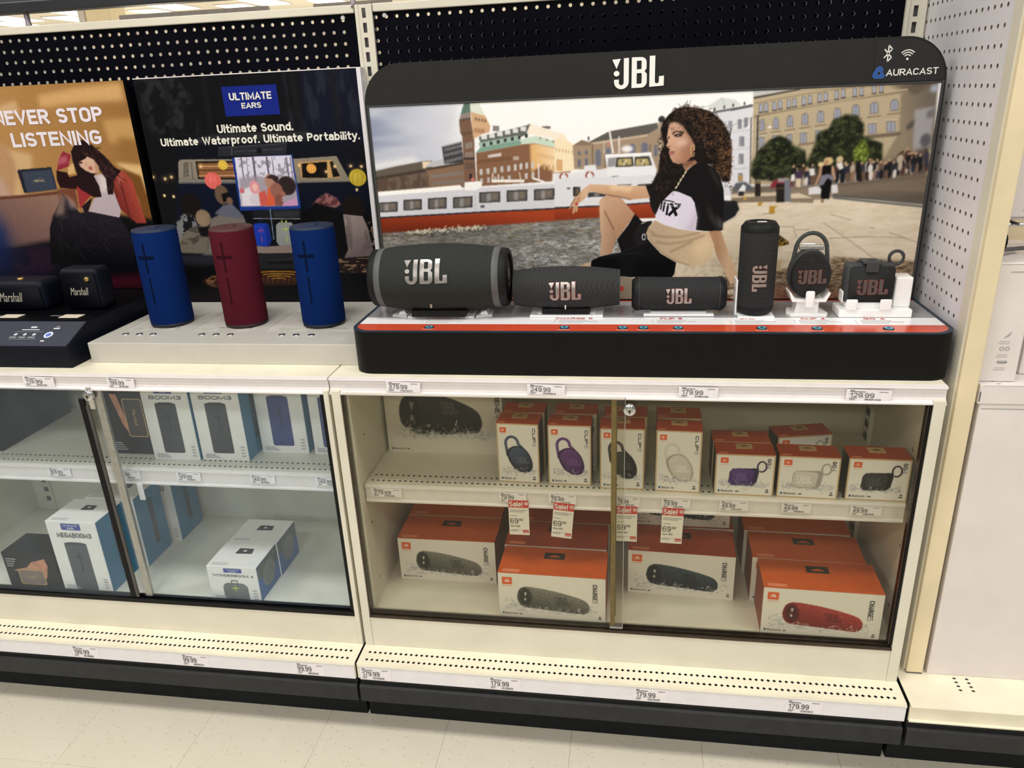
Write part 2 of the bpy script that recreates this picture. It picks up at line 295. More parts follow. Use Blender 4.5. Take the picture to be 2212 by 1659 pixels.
# ---------------------------------------------------------------- flat print: a painted grid mesh
class Canvas:
    def __init__(s, w, h, step, base=(255, 255, 255), seed=1):
        s.w, s.h, s.st = w, h, step; s.nx = int(round(w / step)) + 1; s.ny = int(round(h / step)) + 1
        s.sx, s.sy = w / (s.nx - 1), h / (s.ny - 1)
        s.c = np.empty((s.ny, s.nx, 3)); s.c[:] = base; s.rng = np.random.default_rng(seed)
    def _win(s, pts, pad=0):
        p = np.array(pts, float); x0, y0 = p.min(0) - pad; x1, y1 = p.max(0) + pad
        i0, i1 = max(0, int(x0 / s.sx) - 1), min(s.nx, int(x1 / s.sx) + 3); j0, j1 = max(0, int(y0 / s.sy) - 1), min(s.ny, int(y1 / s.sy) + 3)
        return (i0, i1, j0, j1) if i1 > i0 and j1 > j0 else None
    def mask(s, polys, f=0.0):
        if not isinstance(polys[0][0], (list, tuple, np.ndarray)): polys = [polys]
        w = s._win([p for pl in polys for p in pl], f * 2)
        if w is None: return None, None
        i0, i1, j0, j1 = w; acc = np.zeros((j1 - j0, i1 - i0))
        for dx, dy in ((-.25, -.25), (.25, -.25), (-.25, .25), (.25, .25)):
            X = ((np.arange(i0, i1) + dx) * s.sx)[None, :]; Y = ((np.arange(j0, j1) + dy) * s.sy)[:, None]
            ins = np.zeros(acc.shape, bool)
            for pl in polys:
                n = len(pl)
                for k in range(n):
                    (xa, ya), (xb, yb) = pl[k], pl[(k + 1) % n]
                    if ya == yb: continue
                    cr = ((ya > Y) != (yb > Y)) & (X < (xb - xa) * (Y - ya) / (yb - ya) + xa); ins ^= cr
            acc += ins * .25
        if f > 0: acc = s.blur(acc, f)
        return acc, w
    def blur(s, a, f):
        for ax, st in ((1, s.sx), (0, s.sy)):
            sg = f / st
            if sg < .3: continue
            R = int(sg * 2.5) + 1; k = np.exp(-.5 * (np.arange(-R, R + 1) / sg) ** 2); k /= k.sum()
            pad = [(0, 0)] * a.ndim; pad[ax] = (R, R); ap = np.pad(a, pad, mode='edge'); o = np.zeros_like(a)
            for t in range(2 * R + 1): o += k[t] * (ap[:, t:t + a.shape[1]] if ax == 1 else ap[t:t + a.shape[0]])
            a = o
        return a
    def put(s, mk, w, col, a=1.0):
        if mk is None: return
        i0, i1, j0, j1 = w; m = (mk * a)[..., None]; s.c[j0:j1, i0:i1] = s.c[j0:j1, i0:i1] * (1 - m) + np.asarray(col, float) * m
    def poly(s, pts, col, f=0.0, a=1.0): s.put(*s.mask(pts, f), col, a)
    def grad(s, pts, ca, cb, pa, pb, f=0.0, a=1.0):
        mk, w = s.mask(pts, f)
        if mk is None: return
        i0, i1, j0, j1 = w; X, Y = np.meshgrid(np.arange(i0, i1) * s.sx, np.arange(j0, j1) * s.sy); d = np.array(pb, float) - pa
        t = np.clip(((X - pa[0]) * d[0] + (Y - pa[1]) * d[1]) / (d @ d), 0, 1)[..., None]
        s.put(mk, w, np.array(ca, float) * (1 - t) + np.array(cb, float) * t, a)
    def ell(s, cx, cy, rx, ry, col, f=0.0, a=1.0, rot=0.0):
        q = []
        for k in range(22):
            t = 2 * math.pi * k / 22; x, y = rx * math.cos(t), ry * math.sin(t); q.append((cx + x * math.cos(rot) - y * math.sin(rot), cy + x * math.sin(rot) + y * math.cos(rot)))
        s.poly(q, col, f, a)
    def line(s, pts, wd, col, f=0.0, a=1.0):
        p = np.array(pts, float); t = np.gradient(p, axis=0); t /= np.linalg.norm(t, axis=1)[:, None] + 1e-9; n = np.stack([-t[:, 1], t[:, 0]], 1) * wd / 2
        s.poly([tuple(q) for q in np.concatenate([p + n, (p - n)[::-1]])], col, f, a)
    def noise(s, w, sx, sy):
        i0, i1, j0, j1 = w; X = np.arange(i0, i1) * s.sx / sx; Y = np.arange(j0, j1) * s.sy / sy
        xi, yi = np.floor(X).astype(int), np.floor(Y).astype(int); fx, fy = X - xi, Y - yi; fx = fx * fx * (3 - 2 * fx); fy = fy * fy * (3 - 2 * fy)
        g = s.rng.random((yi.max() - yi.min() + 2, xi.max() - xi.min() + 2)); xi -= xi.min(); yi -= yi.min()
        r0 = g[yi][:, xi] * (1 - fx) + g[yi][:, xi + 1] * fx; r1 = g[yi + 1][:, xi] * (1 - fx) + g[yi + 1][:, xi + 1] * fx
        return r0 * (1 - fy)[:, None] + r1 * fy[:, None]
    def mottle(s, pts, col, sx, sy=None, th=.5, soft=.15, a=1.0, f=0.0, oct=2):
        mk, w = s.mask(pts, f)
        if mk is None: return
        sy = sy or sx; n = s.noise(w, sx, sy)
        if oct > 1: n = .65 * n + .35 * s.noise(w, sx / 2.3, sy / 2.3)
        s.put(mk * np.clip((n - th) / soft + .5, 0, 1), w, col, a)
    def strokes(s, pts, n, ln, wd, cols, curl=1.0, f=0.0, a=1.0, ang=None):
        p = np.array(pts, float); lo, hi = p.min(0), p.max(0); k = 0; tries = 0
        while k < n and tries < n * 20:
            tries += 1; q = lo + s.rng.random(2) * (hi - lo); ins = False
            for i in range(len(p)):
                (xa, ya), (xb, yb) = p[i - 1], p[i]
                if (ya > q[1]) != (yb > q[1]) and q[0] < (xb - xa) * (q[1] - ya) / (yb - ya) + xa: ins = not ins
            if not ins: continue
            k += 1; th = s.rng.random() * 6.28 if ang is None else ang + s.rng.normal() * .4; b = s.rng.normal() * curl; L_ = ln * (.5 + s.rng.random()); path = [q]
            for _ in range(6): path.append(path[-1] + np.array([math.cos(th), math.sin(th)]) * L_ / 6); th += b
            s.line(path, wd * (.6 + .8 * s.rng.random()), cols[int(s.rng.integers(len(cols)))], f, a)
    def soften(s, f): s.c = s.blur(s.c, f)
    def grain(s, amt): s.c = np.clip(s.c + s.rng.normal(0, amt, s.c.shape[:2])[..., None], 0, 255)
    def logo(s, x0, x1, y0, y1, col, a=1.0, f=0.0, shear=0.0): s.poly([[(x0 + p[0] / 360 * (x1 - x0) + shear * p[1] / 230, y0 + p[1] / 230 * (y1 - y0)) for p in pl] for pl in LOGO], col, f, a)
    def mesh(s, fr, k=.001, keep=None):
        """grid in mm -> mesh; fr places it"""
        X, Y = np.meshgrid(np.arange(s.nx) * s.sx * k, np.arange(s.ny) * s.sy * k)
        co = np.stack([X.ravel(), Y.ravel(), np.zeros(X.size)], 1) @ np.array(fr.to_3x3()).T + np.array(fr.translation)
        a = (np.arange(s.ny - 1)[:, None] * s.nx + np.arange(s.nx - 1)[None, :]).ravel(); q = np.stack([a, a + 1, a + s.nx + 1, a + s.nx], 1)
        me = bpy.data.meshes.new('print'); me.vertices.add(len(co)); me.vertices.foreach_set('co', co.astype(np.float32).ravel())
        me.loops.add(q.size); me.loops.foreach_set('vertex_index', q.astype(np.int32).ravel()); me.polygons.add(len(q))
        me.polygons.foreach_set('loop_start', np.arange(0, q.size, 4, dtype=np.int32)); me.polygons.foreach_set('loop_total', np.full(len(q), 4, np.int32))
        me.update(); at = me.color_attributes.new('ink', 'FLOAT_COLOR', 'POINT')
        rgba = np.ones((len(co), 4), np.float32); rgba[:, :3] = lin(np.clip(s.c, 0, 255)).reshape(-1, 3); at.data.foreach_set('color', rgba.ravel()); return me
PRINT = print_mat('printed_gloss', .35, .12); PRINT_M = print_mat('printed_matt', .5, .15)
def perf(u0, u1, v0, v1, us, vs, r, thick, fr, diamond=False, mi=(0, 1)):
    """sheet with real holes; us, vs regular hole centres"""
    g = G(); pu = us[1] - us[0]; pv = min(vs[1] - vs[0], pu * 1.0) if len(vs) > 1 else pu
    def P(u, v, d=0.0): return fr @ Vector((u, v, -d))
    def rect(a, b, c, d):
        if b - a > 1e-6 and d - c > 1e-6: g.quad(P(a, c), P(b, c), P(b, d), P(a, d), mi[0])
    L0, R0 = us[0] - pu / 2, us[-1] + pu / 2; prev = v0
    sq = [(1, 0), (1, 1), (0, 1), (-1, 1), (-1, 0), (-1, -1), (0, -1), (1, -1)]
    for v in vs:
        rect(L0, R0, prev, v - pv / 2); prev = v + pv / 2
        for u in us:
            vv = [P(u + a * pu / 2, v + b * pv / 2) for a, b in sq]
            hh = []; hb = []
            for k in range(8):
                t = k * math.pi / 4; rr = r * (.72 if diamond and k % 2 else 1)
                hh.append(P(u + rr * math.cos(t), v + rr * math.sin(t))); hb.append(P(u + rr * math.cos(t), v + rr * math.sin(t), thick))
            g.add(vv + hh, [(k, (k + 1) % 8, (k + 1) % 8 + 8, k + 8) for k in range(8)], mi[0])
            g.add(hh + hb, [(k, (k + 1) % 8, (k + 1) % 8 + 8, k + 8) for k in range(8)], mi[1])
    rect(L0, R0, prev, v1); rect(u0, L0, v0, v1); rect(R0, u1, v0, v1)
    me = me_from('sheet', g.v, g.f, mi=g.mi); return me
# ================================================================ SETTING
SEC = 1.2192; Y_DECK = -.5575; Z_DECK = .21; Y_CAB = -.492; Z_FL = .30; Z_CT = .9016
def tile_mat():
    m = bpy.data.materials.new('vinyl_tile'); m.use_nodes = True; nt = m.node_tree; b = nt.nodes['Principled BSDF']; b.inputs['Roughness'].default_value = .38
    tc = nt.nodes.new('ShaderNodeTexCoord'); n1 = nt.nodes.new('ShaderNodeTexNoise'); n1.inputs['Scale'].default_value = 6; n1.inputs['Detail'].default_value = 6
    r1 = nt.nodes.new('ShaderNodeValToRGB'); r1.color_ramp.elements[0].color = L((214, 207, 186)); r1.color_ramp.elements[1].color = L((228, 221, 203))
    mp = nt.nodes.new('ShaderNodeMapping'); mp.inputs['Scale'].default_value = (62, 170, 1); mp.inputs['Rotation'].default_value = (0, 0, .5)
    v = nt.nodes.new('ShaderNodeTexVoronoi'); v.inputs['Scale'].default_value = 1.0; v.inputs['Randomness'].default_value = 1
    r2 = nt.nodes.new('ShaderNodeValToRGB'); r2.color_ramp.elements[0].color = (1, 1, 1, 1); r2.color_ramp.elements[0].position = .13; r2.color_ramp.elements[1].color = (0, 0, 0, 1); r2.color_ramp.elements[1].position = .2
    wn = nt.nodes.new('ShaderNodeSeparateColor'); r3 = nt.nodes.new('ShaderNodeMath'); r3.operation = 'GREATER_THAN'; r3.inputs[1].default_value = .62
    ml = nt.nodes.new('ShaderNodeMath'); ml.operation = 'MULTIPLY'; mx = nt.nodes.new('ShaderNodeMix'); mx.data_type = 'RGBA'; mx.inputs[7].default_value = L((176, 167, 145))
    lk = nt.links.new
    lk(tc.outputs['Object'], n1.inputs['Vector']); lk(n1.outputs[0], r1.inputs[0]); lk(tc.outputs['Object'], mp.inputs[0]); lk(mp.outputs[0], v.inputs['Vector'])
    lk(v.outputs['Distance'], r2.inputs[0]); lk(v.outputs['Color'], wn.inputs[0]); lk(wn.outputs[0], r3.inputs[0]); lk(r2.outputs[0], ml.inputs[0]); lk(r3.outputs[0], ml.inputs[1])
    lk(ml.outputs[0], mx.inputs[0]); lk(r1.outputs[0], mx.inputs[6]); lk(mx.outputs[2], b.inputs['Base Color']); return m
TILE = tile_mat()
floor = tag(ob('floor', G().box(-14, 14, -8, 3.0, -.06, -.0022), mat('floor_grout', (196, 188, 168), .6, var=.04)), kind='structure')
T = .3048; tm = None
for i in range(-6, 7):
    for j in range(5):
        x0 = .198 + i * T; y0 = -1.34 + j * T
        if tm is None: tm = G().rbox(0, T - .0005, 0, T - .0005, -.0022, 0, .0004, 1).mesh('tile')
        o = ob('floor_tile', tm, TILE, floor, (x0, y0, 0))
ceil_m = mat('ceiling_paint', (246, 238, 214), .8, var=.02, vscale=.5)
tag(ob('ceiling', G().box(-24, 16, 3.0, 26, 3.4, 3.5), ceil_m), kind='structure')
tag(ob('wall_back', G().box(-24, 16, 26, 26.2, 0, 3.4), mat('far_wall_paint', (246, 238, 216), .8, var=.03, vscale=.6)), kind='structure')
LAMP = mat('lit_diffuser', (255, 252, 240), .4, var=.0, emit=4.0)
lm = None
for k, (x, y) in enumerate(((-13.46, 15.36), (-12.73, 14.47), (-11.73, 15.07), (-10.95, 14.02), (-9.59, 14.93), (-8.78, 14.12), (-7.67, 15.02), (-6.85, 14.38), (-5.72, 15.16))):
    t = thing('ceiling_light', 'glowing white ceiling panel above the left bay, ' + ('first', 'second', 'third', 'fourth', 'fifth', 'sixth', 'seventh', 'eighth', 'ninth')[k] + ' from the left', 'ceiling light', (x, y, 3.4), 0, 'lights on the far ceiling')
    if lm is None: lm = (G().rbox(-.34, .34, -.62, .62, -.02, 0, .006, 2).mesh('housing'), G().rbox(-.30, .30, -.58, .58, -.026, -.0205, .002, 1).mesh('diffuser'))
    ob('housing', lm[0], M['white'], t); ob('diffuser', lm[1], LAMP, t)
GREYB = mat('far_grey_fascia', (214, 208, 208), .6, var=.04)
t = thing('aisle_fascia', 'long pale grey aisle fascia far behind the top rail', 'fascia', (-3.8, 6.0, 0))
ob('fascia_board', G().rbox(-.81, .82, 0, .06, 2.24, 2.354, .008, 1), GREYB, t); ob('post', G().box(-.70, -.66, .01, .05, 0, 2.25), GREYB, t); ob('post', G().box(.60, .64, .01, .05, 0, 2.25), GREYB, t)
t = thing('aisle_fascia', 'short pale grey fascia far behind beside the upright post', 'fascia', (-2.5, 7.0, 0))
ob('fascia_board', G().rbox(-.40, .50, 0, .06, 2.34, 2.455, .008, 1), GREYB, t); ob('post', G().box(-.3, -.26, .01, .05, 0, 2.35), GREYB, t); ob('post', G().box(.36, .40, .01, .05, 0, 2.35), GREYB, t)
t = thing('store_column', 'square cream column far behind the dark sign', 'column', (-9.0, 12.0, 0))
ob('shaft', G().rbox(-.25, .25, 0, .5, 0, 3.39, .02, 1), mat('column_paint', (240, 226, 196), .7, var=.03), t); ob('corner_guard', G().box(-.37, -.251, -.02, .3, 0, 3.39), GREYB, t)

# ---- header sign above the left bay
t = thing('header_sign', 'dark charcoal sign board on posts above the left bay', 'sign', (-.62, 0, 1.655))
ob('board', G().rbox(-.62, .30, -.012, .018, .031, .33, .004, 2), mat('sign_charcoal', (58, 60, 62), .5, var=.08), t)
ob('lower_edge', G().rbox(-.62, .30, -.016, .022, .029, .055, .003, 2), mat('sign_edge', (38, 39, 43), .4, var=.08), t)
purple = mat('grey_post_metal', (150, 140, 148), .4, metal=.3, var=.05)
for px in (-.262, .594): ob('post', G().lathe([(.0075, 0), (.0075, .004), (.0065, .006), (.0065, .2)], 16, c=(px, .002, 0)), purple, t)

# ---- uprights, rails, pegboards
def upright(x, label):
    t = thing('upright_post', label, 'upright', (x, 0, .21)); g = G(); zt = 1.444; w = .0205; sw = .0048; ph = .03175; sh = .0107
    z0 = zt - .0075 - sh * 2; zs = [zt - .018 - k * ph for k in range(12)]
    y = -.006; g.quad((-w, y, -.0), (-sw, y, 0), (-sw, y, zt), (-w, y, zt)); g.quad((sw, y, 0), (w, y, 0), (w, y, zt), (sw, y, zt))
    pr = 0
    for z in sorted(zs):
        g.quad((-sw, y, pr), (sw, y, pr), (sw, y, z - sh), (-sw, y, z - sh)); pr = z + sh
        for a, b in (((-sw, z - sh), (sw, z - sh)), ((sw, z - sh), (sw, z + sh)), ((sw, z + sh), (-sw, z + sh)), ((-sw, z + sh), (-sw, z - sh))):
            g.quad((a[0], y, a[1]), (b[0], y, b[1]), (b[0], y + .004, b[1]), (a[0], y + .004, a[1]))
    g.quad((-sw, y, pr), (sw, y, pr), (sw, y, zt), (-sw, y, zt))
    ob('slotted_face', g, M['cream'], t)
    ob('side_flange', G().rbox(-w - .0005, -w + .008, -.0085, .02, 0, zt, .0015, 2), M['cream'], t); ob('side_flange', G().rbox(w - .008, w + .0005, -.0085, .02, 0, zt, .0015, 2), M['cream'], t)
    ob('post_core', G().box(-w + .009, w - .009, .006, .03, 0, zt), mat('slot_shadow_metal', (120, 116, 118), .5, var=.08), t)
    return t
upright(0.0, 'cream slotted upright post between the two bays'); upright(SEC, 'cream slotted upright post beside the white perforated end panel')
def bay(x0, x1, xs, zs, side, rivx):
    t = thing('pegboard', f'glossy black pegboard panel above the {side}', 'pegboard', ((x0 + x1) / 2, 0, 1.40)); c = (x0 + x1) / 2
    us = sorted(u - c for u in xs); vs = sorted(z - 1.40 for z in zs)
    ob('perforated_sheet', perf(x0 - c, x1 - c, -.5, .24, us, vs, .0042, .0045, FRONT(0, -.001, 0)), [M['panelblack'], M['white']], t)
    ob('push_rivet', G().lathe([(.0055, 0), (.005, -.0015), (.003, -.0025), (.0005, -.003)], 16, 'y', (rivx - c, -.0012, .2285), caps=False), M['white'], t)
    r = thing('top_rail', f'cream steel rail along the top of the {side}', 'rail', (c, 0, 1.6365))
    ob('rail_face', G().rbox(x0 - c + .002, x1 - c - .002, -.010, .03, 0, .018, .002, 2), M['cream'], r)
    ob('end_notch', G().box((x0 - c if rivx > x0 + .3 and False else x1 - c) - .006, x1 - c - .0022, -.0104, -.009, .010, .0165), M['ink'], r)
bay(-SEC + .021, -.0215, [-.0544 - .0254 * k for k in range(45)], [1.6232 - .0254 * k for k in range(5)], 'left bay', -.0539)
bay(.0215, SEC - .0215, [.0272 + .0254 * k for k in range(46)], [1.6255 - .0254 * k for k in range(8)], 'right bay', .0485)
ob_b = tag(ob('pegboard_backing', G().box(.03, SEC - .03, .02, .028, .95, 1.62), M['dark']), 'dark backing sheet seen through the holes of the right bay pegboard', 'backing sheet')

# ---- base decks and kick plates
def base(x0, x1, side, holes=True, strip='white'):
    c = (x0 + x1) / 2; t = thing('base_deck', f'cream perforated base deck of the {side}', 'deck', (c, 0, .165)); a, b = x0 - c, x1 - c
    if holes: us = [.02265 + .01276 * k + (x0 - .0025) - c for k in range(93)]; me = perf(a, b, Y_DECK, -.02, us, [-.5412, -.516], .0042, .006, TOP(0, 0, .045), True)
    else:
        g = G(); g.box(a, b, Y_DECK, -.02, .043, .045); me = g.mesh()
    ob('deck_sheet', me, [M['deck'], M['dark']], t)
    if not holes:
        for cx in (1.3405, 1.366):
            for k in range(4):
                g = G(); g.add([(cx + dx * .0045 - c, -.4685 - k * .0117 + dy * .0032, .0452) for dx, dy in ((1, 0), (0, 1), (-1, 0), (0, -1))], [(0, 1, 2, 3)]); ob('slot', g, M['dark'], t)
    ob('dark_under_holes', G().box(a + .002, b - .002, Y_DECK + .004, -.02, .0, .037), M['dark'], t)  # dark block giving the holes their black look, unlit inside put in as colour
    ob('deck_lip', G().rbox(a, b, Y_DECK - .0005, Y_DECK + .006, .0025, .0448, .0012, 2), M['deck'], t)
    if strip == 'white':
        ob('ticket_strip', G().rbox(a + .006, b - .001, Y_DECK - .0028, Y_DECK - .0008, .0012, .0385, .0006, 1), M['white'], t)
        ob('strip_lip', G().rbox(a + .003, b, Y_DECK - .0042, Y_DECK + .001, .0395, .0425, .001, 2), M['cream'], t)
    else:
        ob('lower_lip', G().rbox(a, b, Y_DECK - .005, Y_DECK + .001, .0025, .007, .001, 2), M['deck'], t); ob('upper_lip', G().rbox(a, b, Y_DECK - .005, Y_DECK + .001, .040, .0452, .001, 2), M['deck'], t)
    k = thing('kick_plate', f'black kick plate with bumper under the {side}', 'kick plate', (c, 0, 0))
    ob('bumper', G().prism([(-.52, .1645), (-.548, .1645), (-.549, .149), (-.556, .1475), (-.5605, .143), (-.5605, .101), (-.555, .0975), (-.52, .0975)], 'x', a + .001, b - .001), M['black'], k)
    ob('plinth', G().rbox(a - .008, b - .010, -.50, -.05, 0, .0974, .001, 1), M['plinth'], k)
base(-SEC, -.0025, 'left bay'); base(.0025, SEC - .0025, 'right bay'); base(SEC + .0045, SEC + 1.1, 'bay at the far right', False, 'cream')

# ---- cabinets
def cabinet(x0, x1, side, lw, rw, lpost, rpost, tint):
    c = (x0 + x1) / 2; t = thing('display_cabinet', f'cream glass-fronted display cabinet of the {side}', 'cabinet', (c, 0, .21)); a, b = x0 - c, x1 - c; H = .665
    for p0, p1 in ((a, a + lpost), (b - rpost, b)): ob('frame_post', G().rbox(p0, p1, Y_CAB, Y_CAB + .03, 0, H, .0015, 2), M['cream'], t)
    ob('bottom_rail', G().rbox(a + lpost, b - rpost, Y_CAB + .002, Y_CAB + .03, 0, .083, .0015, 2), M['cream'], t)
    ob('side_panel', G().box(a + .001, a + lw, Y_CAB + .03, -.02, 0, H), M['inner'], t); ob('side_panel', G().box(b - rw, b - .001, Y_CAB + .03, -.02, 0, H), M['inner'], t)
    ob('back_panel', G().box(a + lw, b - rw, -.09, -.06, 0, H), M['inner'], t); ob('floor_panel', G().box(a + lw, b - rw, Y_CAB + .03, -.09, .075, .0898), M['inner'], t)
    return t
cR = cabinet(.0035, 1.2155, 'right bay', .024, .010, .0195, .0215, GLASS_R); cc = .6095
ob('door_track', G().prism([(-.4925, .083), (-.4925, .0905), (-.489, .0905), (-.489, .086), (-.485, .086), (-.485, .0925), (-.481, .0925), (-.481, .086), (-.476, .086), (-.476, .0945), (-.4725, .0945), (-.4725, .083)], 'x', -.586, .584), M['bronze'], cR)
ob('side_gasket', G().box(.5795, .5845, -.489, -.474, .095, .655), M['gasket'], cR); ob('side_gasket', G().box(.5765, .5793, -.487, -.474, .095, .655), M['bronze'], cR)
ob('side_gasket', G().box(-.5865, -.583, -.489, -.474, .095, .655), M['bronze'], cR)
d = ob('glass_door', G().box(-.582, .0105, -.4885, -.4855, .0935, .66), GLASS_R, cR); ob('edge_polish', G().box(.0106, .0118, -.4885, -.4855, .0935, .66), M['alu'], d)
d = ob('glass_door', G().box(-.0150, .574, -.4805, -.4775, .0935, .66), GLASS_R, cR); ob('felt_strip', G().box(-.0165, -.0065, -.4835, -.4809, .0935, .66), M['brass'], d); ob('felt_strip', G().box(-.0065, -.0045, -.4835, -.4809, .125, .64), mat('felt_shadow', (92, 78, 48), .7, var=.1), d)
ob('door_bumper', G().box(-.0175, .011, -.4895, -.476, .0935, .0975), M['alu'], cR)
def lock(x, y, z, par):
    k = ob('lock', G().lathe([(.0125, 0), (.0125, -.007), (.0115, -.0085), (.0005, -.0088)], 28, 'y', (x, y, z), caps=False), M['chrome'], par)
    ob('lock_plate', G().rbox(x - .0065, x + .0065, y - .0098, y - .0089, z - .005, z + .006, .003, 2, edges='y'), M['alu'], k); ob('keyhole', G().lathe([(.0022, -.0104), (.0022, -.0099)], 12, 'y', (x, y, z - .001)), M['gasket'], k); ob('keyhole', G().box(x - .0009, x + .0009, y - .0104, y - .0099, z - .0075, z - .001), M['gasket'], k)
lock(.6294 - cc, -.4886, .6356, cR)
std = G(); std.box(.5855, .5955, -.150, -.118, .09, .665)
ob('shelf_standard', std, M['inner'], cR)
for k in range(17): ob('standard_slot', G().box(.5844, .5856, -.146, -.122, .640 - k * .03175, .657 - k * .03175), M['dark'], cR)
for y_, z_ in ((-.40, .52), (-.41, .14), (-.16, .55), (-.42, .30)):
    for s_ in (-1, 1): ob('panel_screw', G().lathe([(.0045, 0), (.004, -s_ * .0012), (.001, -s_ * .0018)], 12, 'x', (-.5815 if s_ < 0 else .5960, y_, z_), caps=False), M['chrome'], cR)
ob('frame_stop', G().box(-.5815, -.576, -.47, -.455, .10, .655), M['inner'], cR)
cL = cabinet(-1.2157, -.0035, 'left bay', .031, .012, .0195, .011, GLASS_L); cl = -.6096
ob('door_track', G().prism([(-.4925, .083), (-.4925, .0945), (-.489, .0945), (-.489, .087), (-.476, .087), (-.476, .0965), (-.4725, .0965), (-.4725, .083)], 'x', -.586, .5945), M['gasket'], cL)
ob('side_gasket', G().box(.5865, .5948, -.4895, -.474, .0965, .655), M['gasket'], cL)
d = ob('glass_door', G().box(-.585, .0225, -.4885, -.4855, .0965, .66), GLASS_L, cL); ob('edge_seal', G().rbox(.0085, .0228, -.4898, -.4836, .0965, .635, .001, 1), M['gasket'], d)
ob('edge_seal', G().rbox(.0228, .031, -.4896, -.4840, .0965, .618, .001, 1), mat('dark_grey_seal', (72, 70, 68), .4, var=.1), d)
d = ob('glass_door', G().box(.038, .586, -.4805, -.4775, .0965, .66), GLASS_L, cL); ob('edge_channel', G().rbox(.046, .064, -.4838, -.4745, .0965, .657, .001, 1), M['alu'], d)
lock(.0405, -.4886, .645, cL); ob('lock_hasp', G().box(.034, .046, -.489, -.484, .610, .662), M['chrome'], cL)
ob('shelf_standard', G().box(-.5845, -.578, -.16, -.12, .09, .665), M['inner'], cL)
for k in range(17): ob('standard_slot', G().box(-.578, -.5772, -.148, -.134, .64 - k * .03, .654 - k * .03), M['dark'], cL)
ob('shelf_standard', G().box(-.545, -.512, -.094, -.0902, .09, .665), M['inner'], cL)
for k in range(17): ob('standard_slot', G().box(-.5355, -.5215, -.0946, -.0939, .630 - k * .03175, .645 - k * .03175), M['ink'], cL)
ob('back_slot', G().box(-.47, -.43, -.0912, -.0898, .36, .367), M['ink'], cL)

# ---- countertops with price channels
def counter(x0, x1, side):
    c = (x0 + x1) / 2; t = thing('countertop', f'cream steel countertop with white price channel on the {side}', 'countertop', (c, 0, .8755)); a, b = x0 - c, x1 - c
    ob('counter_sheet', G().rbox(a, b, -.4755, -.012, 0, Z_CT - .8755, .0012, 2), M['deck'], t)
    pf = [(-.4757, .0255), (-.4825, .0245), (-.4838, .0205), (-.4800, .0180), (-.4790, .010), (-.4792, .003), (-.4815, -.0035), (-.4860, -.0068), (-.4885, -.0074), (-.4885, -.0104), (-.4757, -.0104)]
    ob('price_channel', G().prism(pf, 'x', a, b), M['channel'], t)
    for z in (.0135, .0055, -.002): ob('channel_rib', G().box(a + .001, b - .001, -.4800, -.4785, z, z + .0012), M['white'], t)
    ob('channel_backer', G().box(a + .003, b - .003, -.4835, -.474, -.0122, -.0106), M['cream'], t)
counter(-SEC + .002, -.0045, 'left bay'); counter(-.0015, SEC - .0015, 'right bay')
# ---- shelves inside
def shelf(x0, x1, z, side, nd):
    c = (x0 + x1) / 2; t = thing('cabinet_shelf', f'cream steel shelf inside the {side} cabinet', 'shelf', (c, 0, z - .04)); a, b = x0 - c, x1 - c
    us = [a + .014 + (b - a - .028) / (nd - 1) * k for k in range(nd)]
    ob('shelf_sheet', perf(a, b, -.430, -.0960, us, [-.4145, -.3875], .0038, .006, TOP(0, 0, .04), True), [M['inner'], M['dark']], t)
    ob('shelf_core', G().box(a, b, -.428, -.0960, .012, .033), M['inner'], t)
    ob('shelf_lip', G().rbox(a, b, -.4335, -.4285, .0, .0402, .001, 2), M['inner'], t)
    ob('price_channel', G().prism([(-.4337, .0385), (-.439, .0375), (-.4395, .034), (-.4368, .031), (-.4366, .004), (-.4395, .001), (-.4395, -.003), (-.4337, -.003)], 'x', a + .002, b - .002), M['channel'], t)
shelf(.0285, 1.1965, .622, 'right', 88); shelf(-1.1837, -.0165, .645, 'left', 87)

# ---- perforated end panel and the bay at the far right
t = thing('end_panel', 'white perforated steel end panel with a cream front post', 'end panel', (1.26, 0, .21))
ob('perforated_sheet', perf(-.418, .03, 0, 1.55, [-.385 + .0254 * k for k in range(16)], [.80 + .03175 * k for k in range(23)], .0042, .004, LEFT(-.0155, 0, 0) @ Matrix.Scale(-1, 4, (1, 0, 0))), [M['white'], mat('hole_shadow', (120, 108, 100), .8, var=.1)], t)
ob('sheet_back', G().box(-.011, .012, -.44, .03, .0, 1.55), mat('end_panel_core', (150, 136, 126), .7, var=.05), t)
ob('front_post', G().rbox(-.0165, .0175, -.4625, -.440, .004, 1.55, .002, 2), M['post'], t)
ob('edge_fold', G().rbox(-.0195, -.0155, -.452, -.4185, .0, 1.55, .0008, 2), M['cream'], t); ob('post_foot', G().box(-.015, .0165, -.461, -.43, 0, .004), M['ink'], t)
CARD = mat('white_carton_board', (229, 221, 217), .5, var=.02, vscale=12)
def wcarton(name, x0, x1, y0, y1, z0, z1, label, lid=0):
    c = (x0 + x1) / 2, (y0 + y1) / 2; t = thing(name, label, 'box', (c[0], c[1], z0)); w, d, h = (x1 - x0) / 2, (y1 - y0) / 2, z1 - z0
    ob('carton_body', G().rbox(-w, w, -d, d, 0, h, .002, 2), CARD, t)
    ob('tape_seam', G().box(-w + .004, w - .004, -d - .0004, -d + .001, h * .985, h * .988), M['paleink'], t)
    return t, w, d, h
wcarton('large_carton', 1.2875, 1.78, -.459, -.06, Z_DECK, .8565, 'tall plain white carton standing on the far right base deck')
t, w, d, h = wcarton('lidded_carton', 1.2825, 1.80, -.461, -.06, .8572, .896, 'flat white lidded box lying on the tall plain carton'); ob('corner_tab', G().box(-w + .001, -w + .0025, -d - .001, -d + .002, .006, .026), M['ink'], t)
